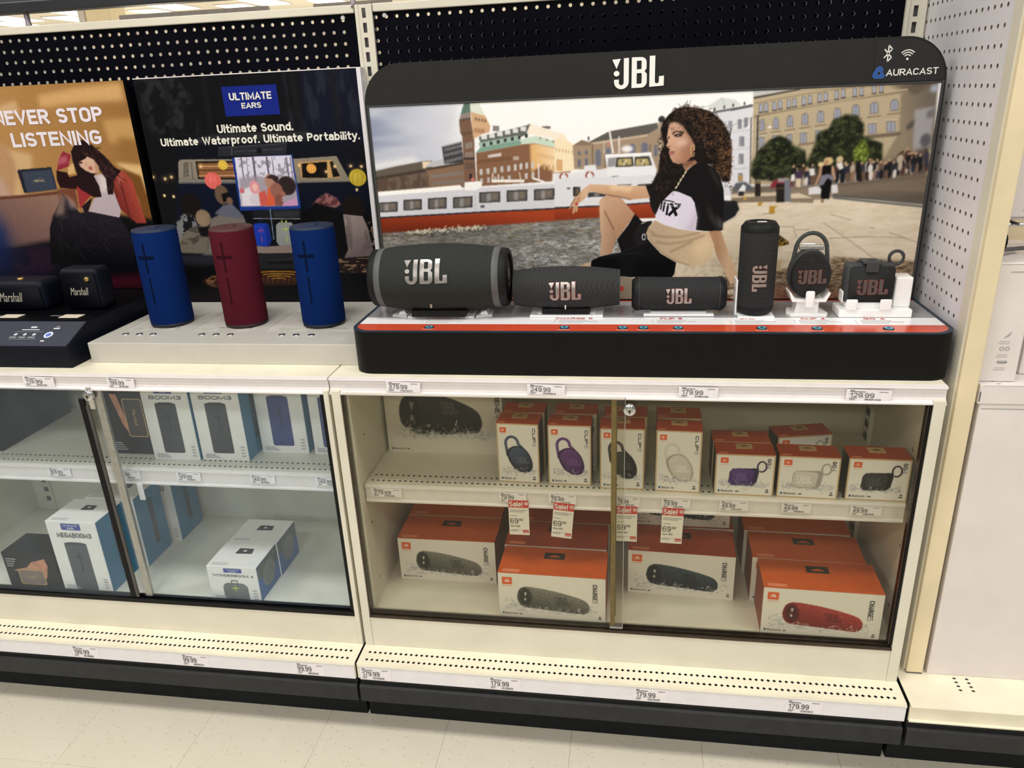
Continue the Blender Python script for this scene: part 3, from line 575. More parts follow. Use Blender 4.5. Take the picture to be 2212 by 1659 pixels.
ob('flap_slot', G().box(-w + .025, -w + .032, -d + .02, -d + .022, h, h + .0003), M['ink'], t); ob('flap_slot', G().box(-w + .031, -w + .038, -d + .008, -d + .010, h, h + .0003), M['ink'], t)
t, w, d, h = wcarton('slim_carton', 1.284, 1.3485, -.442, -.10, .8967, 1.125, 'white carton with small grey icons beside the cream post')
for k, z in enumerate((.092, .066, .040)):
    if k == 0: ob('icon', G().add([(-.006 + .003, -d - .0004, z - .006), (.011, -d - .0004, z + .008), (.007, -d - .0004, z - .002)], [(0, 1, 2)]), M['paleink'], t)
    elif k == 1:
        for s_ in (-1, 1): ob('icon', G().lathe([(.0042, -.0003), (.0026, -.0003)], 16, 'y', (s_ * .0048 + .003, -d - .0001, z), caps=False), M['paleink'], t)
    else: ob('icon', G().rbox(-.006, .012, -d - .0005, -d - .0001, z - .003, z + .003, .0028, 3, edges='y'), M['paleink'], t)
    g = G()
    for q in range(2): g.box(-.008 - q * .002, .010, -d - .0004, -d + .0001, z - .0125 - q * .004, z - .0115 - q * .004)
    ob('small_print', g, M['paleink'], t)
ob('edge_slit', G().box(-.012, .022, -d - .0004, -d + .001, h - .018, h - .016), M['paleink'], t)
wcarton('slim_carton', 1.3735, 1.47, -.40, -.10, .8967, 1.10, 'white carton with a dark side at the right picture edge')
t, w, d, h = wcarton('grey_carton', 1.3135, 1.42, -.372, -.11, 1.1935, 1.355, 'pale carton with grey side on the upper wire rack')
ob('side_sleeve', G().box(-w - .0006, -w + .001, -d + .001, d, .001, h - .001), mat('dark_sleeve', (98, 94, 90), .5, var=.1), t); ob('small_print', G().box(-.03, .0, -d - .0005, -d, .012, .014).box(-.03, -.01, -d - .0005, -d, .02, .022).box(-.028, -.005, -d - .0005, -d, .032, .038), M['paleink'], t)
t = thing('wire_rack', 'chrome wire rack behind the cream post at far right', 'rack', (1.3, -.3, 1.15))
for y_, z_ in ((-.08, .035), (-.05, .0425), (.03, .0425), (.11, .0425)): ob('wire', G().tube([(-.015, y_, z_ - .003), (.3, y_, z_ - .003)], .003, 8), M['chrome'], t)
for x_ in (.02, .075, .13): ob('cross_wire', G().tube([(x_, -.1, .0365), (x_, .2, .0365)], .0028, 8), M['ink'], t)
ob('rack_arm', G().tube([(0, -.1, -.01), (.12, .0, -.025)], .004, 8), M['ink'], t); ob('end_cap', G().lathe([(.002, -.004), (.0085, -.003), (.0085, .003), (.002, .004)], 14, 'x', (.004, -.095, .004), sy=1.6), M['gasket'], t)
tag(ob('wall_right', G().box(1.30, 2.3, -.01, .03, .2, 1.655), M['post']), kind='structure')

# print artwork, points in half millimetres on its board
ART_J = [('g',(138,148,178),(252,252,252),2,1,'-12 888 902 898 898 475 -58 497','-5 713','491 759'),
('m',(205,208,222),120,30,.5,.4,.7,8,'-1 872 388 868 327 643 -4 602'),
('p',(238,236,236),5,.9,'-5 628 182 648 216 625 -5 593'),
('p',(254,254,254),6,1,'777 867 1629 859 1647 614 771 641'),
('p',(112,93,78),.6,1,'-5 591 95 610 217 627 262 630 259 594 409 618 406 512 -11 492'),
('p',(98,90,78),.6,1,'-5 589 216 625 216 600 -6 562'),
('p',(72,60,52),.6,1,'-7 565 232 597 231 582 -8 551'),
('p',(238,214,178),.6,1,'219 626 260 627 230 598 218 597'),
('p',(190,190,195),.6,1,'253 624 317 635 315 610 233 601'),
('m',(86,68,56),10,22,.5,.2,.8,.6,'-4 558 240 586 244 521 -6 501'),
('p',(140,106,82),.6,1,'236 593 409 618 406 515 244 516'),
('l',(78,64,54),5,.3,1,'236 593 406 615'),
('p',(128,128,130),.5,1,'255 570 260 569 259 554 254 554'),
('p',(128,128,130),.5,1,'263 570 268 570 267 555 262 555'),
('p',(128,128,130),.5,1,'272 571 277 571 275 555 270 555'),
('p',(128,128,130),.5,1,'280 572 285 571 284 556 279 556'),
('p',(128,128,130),.5,1,'289 572 294 572 292 557 287 557'),
('p',(128,128,130),.5,1,'297 573 302 573 301 557 296 557'),
('p',(128,128,130),.5,1,'305 574 310 573 309 558 304 558'),
('p',(128,128,130),.5,1,'314 574 319 574 317 559 312 559'),
('p',(128,128,130),.5,1,'322 575 327 575 326 559 321 559'),
('p',(128,128,130),.5,1,'330 576 335 575 334 560 329 560'),
('p',(128,128,130),.5,1,'339 576 344 576 343 561 338 561'),
('p',(128,128,130),.5,1,'347 577 352 577 351 561 346 561'),
('p',(128,128,130),.5,1,'355 578 360 577 359 562 354 562'),
('p',(128,128,130),.5,1,'364 578 369 578 368 563 363 563'),
('p',(128,128,130),.5,1,'372 579 377 579 376 563 371 563'),
('p',(128,128,130),.5,1,'380 579 385 579 384 564 379 564'),
('p',(128,128,130),.5,1,'389 580 394 580 393 565 388 565'),
('p',(128,128,130),.5,1,'397 581 402 581 401 565 396 565'),
('p',(122,122,124),.5,1,'257 539 262 539 261 524 256 524'),
('p',(122,122,124),.5,1,'265 539 270 539 269 524 264 525'),
('p',(122,122,124),.5,1,'274 540 279 540 277 525 272 525'),
('p',(122,122,124),.5,1,'282 540 287 540 286 526 281 526'),
('p',(122,122,124),.5,1,'290 541 295 541 294 526 289 526'),
('p',(122,122,124),.5,1,'298 542 303 541 302 527 297 527'),
('p',(122,122,124),.5,1,'307 542 312 542 311 527 305 527'),
('p',(122,122,124),.5,1,'315 543 320 543 319 528 314 528'),
('p',(122,122,124),.5,1,'323 543 328 543 327 528 322 528'),
('p',(122,122,124),.5,1,'331 544 336 544 335 529 330 529'),
('p',(122,122,124),.5,1,'340 544 345 544 344 529 339 530'),
('p',(122,122,124),.5,1,'348 545 353 545 352 530 347 530'),
('p',(122,122,124),.5,1,'356 545 361 545 360 531 355 531'),
('p',(122,122,124),.5,1,'364 546 369 546 368 531 363 531'),
('p',(122,122,124),.5,1,'372 546 377 546 376 532 371 532'),
('p',(122,122,124),.5,1,'381 547 386 547 385 532 380 532'),
('p',(122,122,124),.5,1,'389 548 394 547 393 533 388 533'),
('p',(122,122,124),.5,1,'397 548 402 548 401 533 396 533'),
('p',(66,64,68),.6,1,'312 688 401 704 406 618 317 613'),
('p',(170,172,178),.6,1,'313 690 401 708 401 701 313 684'),
('p',(135,134,140),.5,1,'323 679 327 679 326 667 322 667'),
('p',(135,134,140),.5,1,'330 681 334 680 333 668 329 668'),
('p',(135,134,140),.5,1,'336 682 340 682 339 669 335 669'),
('p',(135,134,140),.5,1,'342 683 346 683 345 670 341 671'),
('p',(135,134,140),.5,1,'348 684 352 684 351 672 347 672'),
('p',(135,134,140),.5,1,'355 686 359 686 358 673 354 673'),
('p',(135,134,140),.5,1,'361 687 365 687 364 674 360 674'),
('p',(135,134,140),.5,1,'367 688 371 688 370 675 366 676'),
('p',(135,134,140),.5,1,'373 689 377 689 377 677 373 677'),
('p',(135,134,140),.5,1,'380 691 384 691 383 678 379 678'),
('p',(135,134,140),.5,1,'386 692 390 692 389 679 385 679'),
('p',(135,134,140),.5,1,'392 693 396 693 395 681 391 681'),
('p',(135,134,140),.5,1,'398 694 402 694 402 682 398 682'),
('p',(135,134,140),.5,1,'321 656 326 656 325 643 320 644'),
('p',(135,134,140),.5,1,'328 657 332 657 331 645 327 645'),
('p',(135,134,140),.5,1,'334 659 338 659 337 646 333 646'),
('p',(135,134,140),.5,1,'340 660 344 660 343 647 339 647'),
('p',(135,134,140),.5,1,'347 661 351 661 350 649 346 649'),
('p',(135,134,140),.5,1,'353 663 357 662 356 650 352 650'),
('p',(135,134,140),.5,1,'359 664 363 664 362 651 358 651'),
('p',(135,134,140),.5,1,'366 665 370 665 369 652 365 653'),
('p',(135,134,140),.5,1,'372 666 376 666 375 654 371 654'),
('p',(135,134,140),.5,1,'378 668 382 668 381 655 377 655'),
('p',(135,134,140),.5,1,'384 669 388 669 387 656 383 656'),
('p',(135,134,140),.5,1,'391 670 395 670 394 658 390 658'),
('p',(135,134,140),.5,1,'397 672 401 671 400 659 396 659'),
('p',(135,134,140),.5,1,'319 629 323 629 322 616 318 616'),
('p',(135,134,140),.5,1,'326 630 330 630 329 617 325 617'),
('p',(135,134,140),.5,1,'332 631 336 631 335 618 331 619'),
('p',(135,134,140),.5,1,'338 633 342 632 341 620 337 620'),
('p',(135,134,140),.5,1,'345 634 349 634 348 621 344 621'),
('p',(135,134,140),.5,1,'351 635 355 635 354 622 350 622'),
('p',(135,134,140),.5,1,'357 636 361 636 360 624 356 624'),
('p',(135,134,140),.5,1,'364 638 368 638 367 625 363 625'),
('p',(135,134,140),.5,1,'370 639 374 639 373 626 369 626'),
('p',(135,134,140),.5,1,'376 640 380 640 379 628 375 628'),
('p',(135,134,140),.5,1,'382 642 386 641 386 629 382 629'),
('p',(135,134,140),.5,1,'389 643 393 643 392 630 388 630'),
('p',(135,134,140),.5,1,'395 644 399 644 398 631 394 632'),
('p',(126,92,72),.6,1,'396 793 447 803 457 715 456 513 404 515 406 729 398 741'),
('p',(216,172,128),.6,1,'449 827 511 808 531 765 527 739 498 734 455 714'),
('p',(92,122,108),.6,1,'423 863 450 862 450 823 404 814'),
('p',(222,232,212),.6,1,'449 862 488 856 513 806 449 825'),
('p',(148,132,120),.6,1,'405 814 449 825 447 801 396 792'),
('p',(60,50,46),.5,1,'403 798 408 798 407 787 402 787'),
('p',(60,50,46),.5,1,'415 800 421 800 420 789 415 789'),
('p',(60,50,46),.5,1,'428 802 433 801 432 791 427 791'),
('p',(60,50,46),.5,1,'440 803 446 803 445 793 440 793'),
('p',(120,90,66),.5,1,'468 802 475 801 474 789 467 789'),
('p',(120,90,66),.5,1,'481 798 488 798 487 786 480 786'),
('p',(120,90,66),.5,1,'494 795 501 795 500 783 493 783'),
('p',(120,90,66),.5,1,'507 792 514 792 513 780 506 780'),
('p',(168,120,84),.5,1,'461 759 464 758 463 740 459 741'),
('p',(168,120,84),.5,1,'466 758 470 758 469 740 465 740'),
('p',(168,120,84),.5,1,'472 757 476 757 475 739 471 739'),
('p',(168,120,84),.5,1,'478 756 482 756 481 738 477 738'),
('p',(168,120,84),.5,1,'484 755 488 755 487 737 483 737'),
('p',(168,120,84),.5,1,'490 755 494 754 493 736 489 737'),
('p',(168,120,84),.5,1,'496 754 500 754 499 736 495 736'),
('p',(168,120,84),.5,1,'502 753 506 753 505 735 501 735'),
('p',(92,66,52),.5,1,'404 744 408 744 407 730 403 730'),
('p',(92,66,52),.5,1,'412 745 416 745 415 731 411 731'),
('p',(92,66,52),.5,1,'420 745 424 745 423 731 419 731'),
('p',(92,66,52),.5,1,'428 746 432 746 431 732 427 732'),
('p',(92,66,52),.5,1,'436 746 440 746 439 732 435 732'),
('p',(92,66,52),.5,1,'444 747 448 747 447 733 443 733'),
('p',(150,140,135),.5,1,'418 699 424 699 422 674 416 674'),
('p',(150,140,135),.5,1,'426 700 432 700 431 675 424 675'),
('p',(150,140,135),.5,1,'434 701 440 701 439 676 433 677'),
('p',(150,140,135),.5,1,'442 703 449 702 447 677 441 678'),
('p',(150,140,135),.5,1,'415 660 421 659 420 638 414 639'),
('p',(150,140,135),.5,1,'424 660 430 660 429 639 423 639'),
('p',(150,140,135),.5,1,'433 660 439 660 438 639 432 639'),
('p',(150,140,135),.5,1,'442 661 448 661 447 640 441 640'),
('l',(60,55,55),4,.3,1,'405 632 455 633'),
('p',(90,76,70),.5,1,'415 615 420 615 419 590 413 590'),
('p',(90,76,70),.5,1,'425 616 431 615 429 590 424 590'),
('p',(90,76,70),.5,1,'436 616 441 616 440 590 434 591'),
('p',(90,76,70),.5,1,'446 616 452 616 450 591 445 591'),
('p',(140,132,130),.5,1,'542 765 570 764 569 742 541 743'),
('p',(110,95,85),.5,1,'754 755 790 754 790 744 753 745'),
('p',(140,97,68),.6,1,'463 656 654 683 706 691 730 687 874 653 872 518 459 513'),
('g',(238,182,112),(255,240,205),2,1,'700 684 728 687 874 651 873 568 799 566 760 599 702 569','705 648','857 660'),
('p',(126,166,146),.6,1,'460 655 482 678 655 705 680 695 654 682'),
('p',(202,226,204),.6,1,'655 704 729 718 874 674 874 652 728 687 667 686'),
('p',(98,104,100),.6,1,'478 722 687 761 705 768 706 731 659 714 485 695'),
('p',(226,226,226),.5,1,'490 729 515 728 514 710 489 711'),
('p',(226,226,226),.5,1,'525 734 549 734 548 715 524 716'),
('p',(226,226,226),.5,1,'560 740 584 739 583 721 559 722'),
('p',(226,226,226),.5,1,'594 746 618 745 617 727 593 728'),
('p',(226,226,226),.5,1,'628 751 652 750 651 732 627 733'),
('p',(226,226,226),.5,1,'662 757 686 756 685 738 662 739'),
('p',(250,238,216),.6,1,'705 768 856 717 862 689 729 720 686 729'),
('p',(160,190,172),.6,1,'474 697 660 724 659 704 482 678'),
('p',(48,48,52),.5,1,'495 695 506 695 505 681 494 681'),
('p',(48,48,52),.5,1,'526 701 537 700 537 686 525 687'),
('p',(48,48,52),.5,1,'557 706 569 705 568 691 556 692'),
('p',(48,48,52),.5,1,'588 711 600 711 599 697 587 697'),
('p',(48,48,52),.5,1,'619 716 630 716 630 702 618 702'),
('p',(48,48,52),.5,1,'650 721 661 721 660 707 649 707'),
('p',(48,48,52),.5,1,'680 726 692 726 691 712 680 712'),
('p',(170,160,140),.5,1,'742 712 750 712 750 701 741 702'),
('p',(170,160,140),.5,1,'770 705 778 704 778 694 769 694'),
('p',(170,160,140),.5,1,'797 697 806 697 806 686 797 687'),
('p',(170,160,140),.5,1,'825 690 834 689 834 679 825 679'),
('p',(170,160,140),.5,1,'853 682 862 682 861 671 853 671'),
('p',(196,194,192),.5,1,'474 588 488 587 486 562 473 563'),
('p',(196,194,192),.5,1,'505 590 519 590 517 565 504 566'),
('p',(196,194,192),.5,1,'536 593 549 593 548 568 535 569'),
('p',(196,194,192),.5,1,'567 596 580 596 579 571 566 571'),
('p',(196,194,192),.5,1,'598 599 611 598 610 574 596 574'),
('p',(186,184,182),.5,1,'475 548 487 547 486 525 473 525'),
('p',(186,184,182),.5,1,'506 550 518 550 517 528 504 528'),
('p',(186,184,182),.5,1,'537 553 549 552 548 530 536 530'),
('p',(186,184,182),.5,1,'568 555 580 555 579 532 566 533'),
('p',(186,184,182),.5,1,'598 557 611 557 610 535 597 535'),
('p',(206,204,202),.5,1,'627 603 639 603 638 577 626 577'),
('p',(206,204,202),.5,1,'652 606 664 606 663 580 651 580'),
('p',(206,204,202),.5,1,'678 609 689 609 688 583 677 583'),
('p',(206,204,202),.5,1,'703 612 714 612 713 586 702 586'),
('p',(200,198,196),.5,1,'674 565 686 565 685 540 673 540'),
('p',(200,198,196),.5,1,'703 569 715 569 714 543 702 543'),
('p',(214,168,110),.5,1,'756 601 764 601 764 576 756 576'),
('p',(214,168,110),.5,1,'776 598 784 598 783 573 775 573'),
('p',(214,168,110),.5,1,'796 596 803 595 803 570 795 571'),
('p',(214,168,110),.5,1,'815 593 823 593 822 568 815 568'),
('p',(214,168,110),.5,1,'835 590 842 590 842 565 834 565'),
('p',(214,206,204),.6,1,'515 645 573 653 573 639 515 634'),
('p',(108,72,50),.5,1,'468 626 472 626 471 609 467 609'),
('p',(108,72,50),.5,1,'477 627 481 627 480 610 476 610'),
('p',(108,72,50),.5,1,'487 628 491 628 490 611 486 611'),
('p',(108,72,50),.5,1,'497 628 501 628 500 611 496 612'),
('p',(108,72,50),.5,1,'506 629 510 629 509 612 505 612'),
('p',(108,72,50),.5,1,'516 630 520 630 519 613 515 613'),
('p',(108,72,50),.5,1,'525 631 529 630 528 614 524 614'),
('p',(108,72,50),.5,1,'535 631 539 631 538 614 534 614'),
('p',(108,72,50),.5,1,'544 632 548 632 547 615 543 615'),
('p',(108,72,50),.5,1,'554 633 558 632 557 616 553 616'),
('p',(108,72,50),.5,1,'563 633 567 633 566 616 562 617'),
('p',(108,72,50),.5,1,'573 634 577 634 576 617 572 617'),
('p',(108,72,50),.5,1,'582 635 586 635 585 618 581 618'),
('p',(108,72,50),.5,1,'592 635 596 635 595 618 591 619'),
('p',(108,72,50),.5,1,'601 636 605 636 604 619 600 619'),
('p',(108,72,50),.5,1,'610 637 614 637 614 620 610 620'),
('p',(216,170,112),.5,1,'725 648 729 648 728 631 725 631'),
('p',(216,170,112),.5,1,'734 646 738 646 737 629 734 630'),
('p',(216,170,112),.5,1,'744 644 747 644 747 628 743 628'),
('p',(216,170,112),.5,1,'753 643 756 643 756 626 752 626'),
('p',(216,170,112),.5,1,'762 641 765 641 765 624 762 624'),
('p',(216,170,112),.5,1,'771 639 775 639 774 623 771 623'),
('p',(216,170,112),.5,1,'780 638 784 638 784 621 780 621'),
('p',(216,170,112),.5,1,'790 636 793 636 793 619 789 619'),
('p',(216,170,112),.5,1,'799 634 802 634 802 618 798 618'),
('p',(216,170,112),.5,1,'808 633 812 633 811 616 808 616'),
('p',(216,170,112),.5,1,'817 631 821 631 820 614 817 615'),
('p',(216,170,112),.5,1,'826 629 830 629 830 613 826 613'),
('p',(216,170,112),.5,1,'836 628 839 628 839 611 835 611'),
('p',(216,170,112),.5,1,'845 626 848 626 848 609 845 610'),
('p',(216,170,112),.5,1,'854 624 857 624 857 608 854 608'),
('p',(216,170,112),.5,1,'863 623 867 623 866 606 863 606'),
('p',(190,170,150),.5,1,'626 636 650 636 649 620 625 621'),
('p',(252,232,192),.6,1,'806 698 833 711 890 675 893 572 803 563'),
('p',(214,170,120),.5,1,'811 665 816 665 815 651 811 651'),
('p',(214,170,120),.5,1,'825 663 829 662 829 648 824 648'),
('p',(214,170,120),.5,1,'838 660 843 660 842 645 838 646'),
('p',(214,170,120),.5,1,'852 657 856 657 856 643 851 643'),
('p',(214,170,120),.5,1,'865 655 870 655 869 640 865 640'),
('p',(214,170,120),.5,1,'879 652 883 652 883 638 878 638'),
('p',(226,176,116),.5,1,'812 618 839 617 838 570 811 571'),
('p',(168,144,118),.6,1,'883 673 922 694 963 681 1198 709 1238 732 1276 738 1285 554 1019 568 889 576'),
('p',(98,93,88),.6,1,'952 685 1037 725 1236 752 1242 732 1198 708 963 682'),
('l',(205,180,150),4,.3,1,'963 678 1198 704'),
('p',(140,118,96),.6,1,'887 674 922 694 964 681 959 671'),
('e',(60,58,60),.6,1,'1253 764 14 14'),
('p',(80,66,60),.5,1,'947 707 954 707 954 691 947 691'),
('p',(180,160,138),.6,1,'1233 751 1268 753 1284 723 1244 718'),
('p',(116,120,136),.5,1,'979 586 979 643 985 654 997 654 1003 642 1003 585'),
('l',(90,86,88),1,.3,1,'991 654 991 586'),
('p',(116,120,136),.5,1,'1172 623 1171 668 1178 676 1193 676 1200 667 1201 622'),
('l',(90,86,88),1,.3,1,'1186 676 1187 623'),
('p',(116,120,136),.5,1,'1122 632 1122 665 1128 671 1141 671 1148 664 1148 631'),
('l',(90,86,88),1,.3,1,'1135 671 1135 632'),
('p',(116,120,136),.5,1,'1023 623 1023 652 1028 658 1039 658 1045 652 1045 622'),
('l',(90,86,88),1,.3,1,'1034 658 1034 622'),
('p',(116,120,136),.5,1,'904 632 904 646 908 649 914 649 917 646 917 632'),
('l',(90,86,88),1,.3,1,'911 649 911 632'),
('p',(116,120,136),.5,1,'934 635 934 649 938 651 944 651 947 648 947 635'),
('l',(90,86,88),1,.3,1,'941 651 941 635'),
('p',(116,120,136),.5,1,'903 584 904 612 907 617 914 617 917 611 917 584'),
('l',(90,86,88),1,.3,1,'910 617 910 584'),
('p',(116,120,136),.5,1,'934 587 934 614 937 620 944 620 947 614 947 587'),
('l',(90,86,88),1,.3,1,'940 620 940 587'),
('p',(116,120,136),.5,1,'1225 618 1224 657 1228 664 1235 664 1239 656 1240 618'),
('l',(90,86,88),1,.3,1,'1231 664 1232 618'),
('l',(118,98,80),2.5,.3,1,'967 678 968 577'),
('l',(118,98,80),2.5,.3,1,'1208 670 1212 570'),
('l',(118,98,80),2.5,.3,1,'1019 676 1021 576'),
('p',(214,214,222),.6,1,'-8 492 382 520 401 499 449 498 490 515 877 530 875 413 493 401 -11 385'),
('p',(255,253,248),.6,1,'-6 501 225 513 382 522 396 502 -7 483'),
('p',(240,240,244),.6,1,'490 515 877 530 876 518 454 507'),
('p',(250,248,244),.6,1,'403 533 478 537 482 513 448 496 401 500'),
('p',(36,34,36),.5,1,'428 569 438 569 436 545 426 546'),
('e',(220,110,100),.6,1,'441 544 9 8'),
('l',(245,240,232),6,.3,1,'525 535 670 532'),
('l',(240,236,230),2.5,.3,1,'532 569 528 535'),
('l',(240,236,230),2.5,.3,1,'556 564 557 534'),
('l',(240,238,236),2.5,.3,1,'734 602 734 534'),
('l',(248,246,244),4,.3,1,'706 543 758 525'),
('l',(220,216,212),2,.3,1,'649 570 657 523'),
('p',(246,244,244),1.5,1,'794 562 877 560 876 518 793 520'),
('p',(48,46,48),.5,1,'-7 453 89 456 84 412 -12 409'),
('p',(104,98,94),.8,1,'-2 449 83 451 79 416 -6 414'),
('p',(160,156,154),1.2,.8,'26 446 45 448 42 416 22 415'),
('p',(136,116,96),1.5,.7,'52 447 74 448 71 426 49 424'),
('p',(48,46,48),.5,1,'117 463 202 465 198 418 112 416'),
('p',(104,98,94),.8,1,'122 458 196 460 193 423 118 420'),
('p',(160,156,154),1.2,.8,'146 456 163 457 160 423 143 421'),
('p',(136,116,96),1.5,.7,'169 456 189 457 187 432 167 431'),
('p',(48,46,48),.5,1,'231 467 317 470 313 421 227 419'),
('p',(104,98,94),.8,1,'236 463 311 465 308 425 233 423'),
('p',(160,156,154),1.2,.8,'261 461 278 462 275 426 258 424'),
('p',(136,116,96),1.5,.7,'284 461 303 462 301 435 281 434'),
('p',(48,46,48),.5,1,'346 469 435 472 432 423 343 421'),
('p',(104,98,94),.8,1,'351 465 429 467 427 427 348 425'),
('p',(160,156,154),1.2,.8,'377 462 395 464 392 428 374 426'),
('p',(136,116,96),1.5,.7,'401 463 421 464 420 437 399 435'),
('p',(48,46,48),.5,1,'467 488 561 490 559 444 464 442'),
('p',(104,98,94),.8,1,'472 484 556 486 554 448 470 446'),
('p',(160,156,154),1.2,.8,'500 481 519 483 517 449 498 447'),
('p',(136,116,96),1.5,.7,'525 482 547 483 545 458 524 456'),
('p',(48,46,48),.5,1,'590 493 682 495 680 447 588 444'),
('p',(104,98,94),.8,1,'595 488 677 490 675 451 593 449'),
('p',(160,156,154),1.2,.8,'622 486 641 487 639 451 621 450'),
('p',(136,116,96),1.5,.7,'647 486 668 487 667 460 646 459'),
('p',(48,46,48),.5,1,'711 495 802 497 801 450 710 447'),
('p',(104,98,94),.8,1,'717 491 796 493 795 454 715 452'),
('p',(160,156,154),1.2,.8,'743 489 761 490 760 454 742 453'),
('p',(136,116,96),1.5,.7,'767 489 788 490 787 463 767 462'),
('p',(90,88,92),.5,1,'470 432 487 432 486 421 469 421'),
('l',(170,170,178),1,.3,1,'448 496 445 402'),
('l',(170,170,178),1,.3,1,'813 519 815 414'),
('p',(60,58,60),.5,1,'854 499 876 499 876 493 854 494'),
('g',(124,38,14),(178,62,26),.6,1,'-9 384 493 400 875 411 874 346 535 338 256 321 -8 313','349 309','356 408'),
('l',(36,36,46),3,.3,1,'-10 385 493 402 875 412'),
('p',(232,232,238),.6,1,'803 558 929 564 931 588 980 592 985 569 1028 576 1019 630 1211 632 1243 553 1252 445 801 455'),
('p',(252,252,252),.6,1,'1021 632 1214 635 1215 625 1023 621'),
('p',(150,150,156),.6,1,'1034 617 1068 618 1062 582 1030 580'),
('p',(62,58,50),.6,1,'1069 618 1137 619 1142 580 1064 579'),
('p',(190,172,112),1,1,'1076 612 1131 613 1133 586 1074 584'),
('l',(120,110,84),5,1,1,'1091 606 1114 586'),
('l',(226,212,160),4,1,1,'1110 609 1099 586'),
('p',(62,58,50),.6,1,'1145 618 1205 620 1218 582 1145 580'),
('p',(190,172,112),1,1,'1151 610 1200 611 1209 584 1150 582'),
('l',(120,110,84),5,1,1,'1167 604 1189 583'),
('l',(226,212,160),4,1,1,'1185 607 1175 584'),
('p',(240,240,244),.6,1,'1030 575 1224 578 1242 549 1028 530'),
('l',(186,186,196),1.5,.3,1,'806 526 1034 528 1238 533'),
('l',(160,66,52),3.4,.3,1,'859 543 858 538 856 533 852 530 848 528 843 527 838 528 834 530 830 534 828 539 827 544 828 549 830 553 834 557 838 559 843 559 848 558 853 556 856 552 858 548 859 543 858 538'),
('e',(238,232,232),.6,1,'844 559 6 3'),
('e',(225,220,222),.6,1,'843 527 5 3'),
('l',(90,60,56),1.5,.3,1,'814 523 851 529'),
('l',(160,66,52),3.4,.3,1,'971 546 970 541 968 537 964 533 960 531 955 530 950 531 946 534 942 537 940 542 939 547 940 552 942 556 946 560 950 562 955 562 960 562 964 559 968 556 970 551 971 546 970 541'),
('e',(238,232,232),.6,1,'956 562 6 3'),
('e',(225,220,222),.6,1,'955 530 5 3'),
('l',(90,60,56),1.5,.3,1,'927 520 963 526'),
('p',(32,34,34),.5,1,'1053 542 1079 541 1079 528 1053 529'),
('e',(70,220,110),.6,1,'1046 536 5 5'),
('l',(238,232,226),4,.3,1,'1039 725 1054 636'),
('l',(226,220,214),3.5,.3,1,'1078 703 1080 635'),
('l',(210,196,182),3,.3,1,'1016 684 1017 634'),
('e',(246,246,248),2,1,'1113 652 24 13'),
('p',(214,130,124),.6,1,'1030 683 1041 676 1038 665 1031 669'),
('p',(226,220,216),.6,1,'1247 658 1252 658 1258 605 1248 605'),
('e',(200,60,56),.6,1,'1258 630 4 14'),
('p',(226,226,232),.6,1,'803 537 1220 541 1223 424 800 413'),
('p',(46,44,46),.5,1,'883 501 914 500 913 461 882 461'),
('p',(110,92,72),1,1,'891 494 910 494 910 468 891 468'),
('p',(60,58,58),.6,1,'947 476 1025 476 1023 457 945 456'),
('p',(140,136,134),1,1,'974 472 996 471 996 459 974 459'),
('p',(70,68,70),.5,1,'855 499 869 499 869 492 855 493'),
('p',(70,68,72),.6,1,'1158 504 1221 507 1221 497 1160 495'),
('p',(92,88,90),.6,1,'1072 506 1132 507 1132 501 1072 503'),
('l',(34,34,42),3.2,.3,1,'800 413 1035 417 1223 426'),
('g',(134,42,16),(182,66,30),.6,1,'800 409 1035 415 1226 424 1239 361 1171 360 996 353 799 343','996 345','996 424'),
('g',(132,130,126),(150,146,140),2,1,'-24 312 382 333 1007 367 1097 365 1101 -42 -32 -75','382 337','360 15'),
('p',(70,54,44),4,.9,'-22 314 256 322 512 338 488 316 253 292 -14 296'),
('m',(188,188,190),8,1.8,.52,.3,.7,.6,'-24 312 382 333 1007 367 1097 365 1101 -42 -32 -75'),
('m',(86,82,74),9,2,.55,.25,.75,.6,'-24 312 382 333 1007 367 1097 365 1101 -42 -32 -75'),
('m',(160,142,106),20,3,.62,.2,.5,.6,'-24 312 382 333 1007 367 1097 365 1101 -42 -32 -75'),
('m',(226,226,228),6,1.9,.58,.2,.8,4,'633 250 1098 305 1101 12 493 14'),
('m',(96,92,86),60,14,.55,.4,.5,.6,'-24 312 382 333 1007 367 1097 365 1101 -42 -32 -75'),
('s',160,6,1.6,((240,232,200),(214,206,176)),.6,.9,None,.2,'104 321 181 329 397 337 503 340 503 331 255 315 113 313'),
('p',(216,224,222),1,1,'1427 805 1490 840 1544 829 1569 808 1472 787'),
('l',(190,198,198),1.5,.3,1,'1490 838 1506 801'),
('l',(196,202,202),1.5,.3,1,'1490 838 1461 799'),
('p',(222,222,230),.6,1,'1462 784 1609 803 1634 447 1479 451'),
('p',(224,224,232),.6,1,'1529 790 1614 803 1620 631 1621 498 1549 462'),
('p',(92,92,98),.6,1,'1458 787 1609 808 1610 800 1462 780'),
('p',(96,96,102),.6,1,'1527 792 1614 810 1615 800 1528 786'),
('e',(50,48,52),.6,1,'1464 795 3 7'),
('e',(50,48,52),.6,1,'1502 802 3 7'),
('e',(50,48,52),.6,1,'1537 808 3 7'),
('e',(50,48,52),.6,1,'1581 813 3 7'),
('p',(128,130,142),.5,1,'1558 754 1573 753 1576 716 1561 717'),
('p',(158,160,172),.5,1,'1561 751 1565 751 1567 719 1564 719'),
('l',(180,180,188),1.5,.3,1,'1558 715 1578 716'),
('p',(128,130,142),.5,1,'1583 759 1598 758 1600 721 1585 721'),
('p',(158,160,172),.5,1,'1586 756 1589 755 1591 723 1588 723'),
('l',(180,180,188),1.5,.3,1,'1583 720 1603 721'),
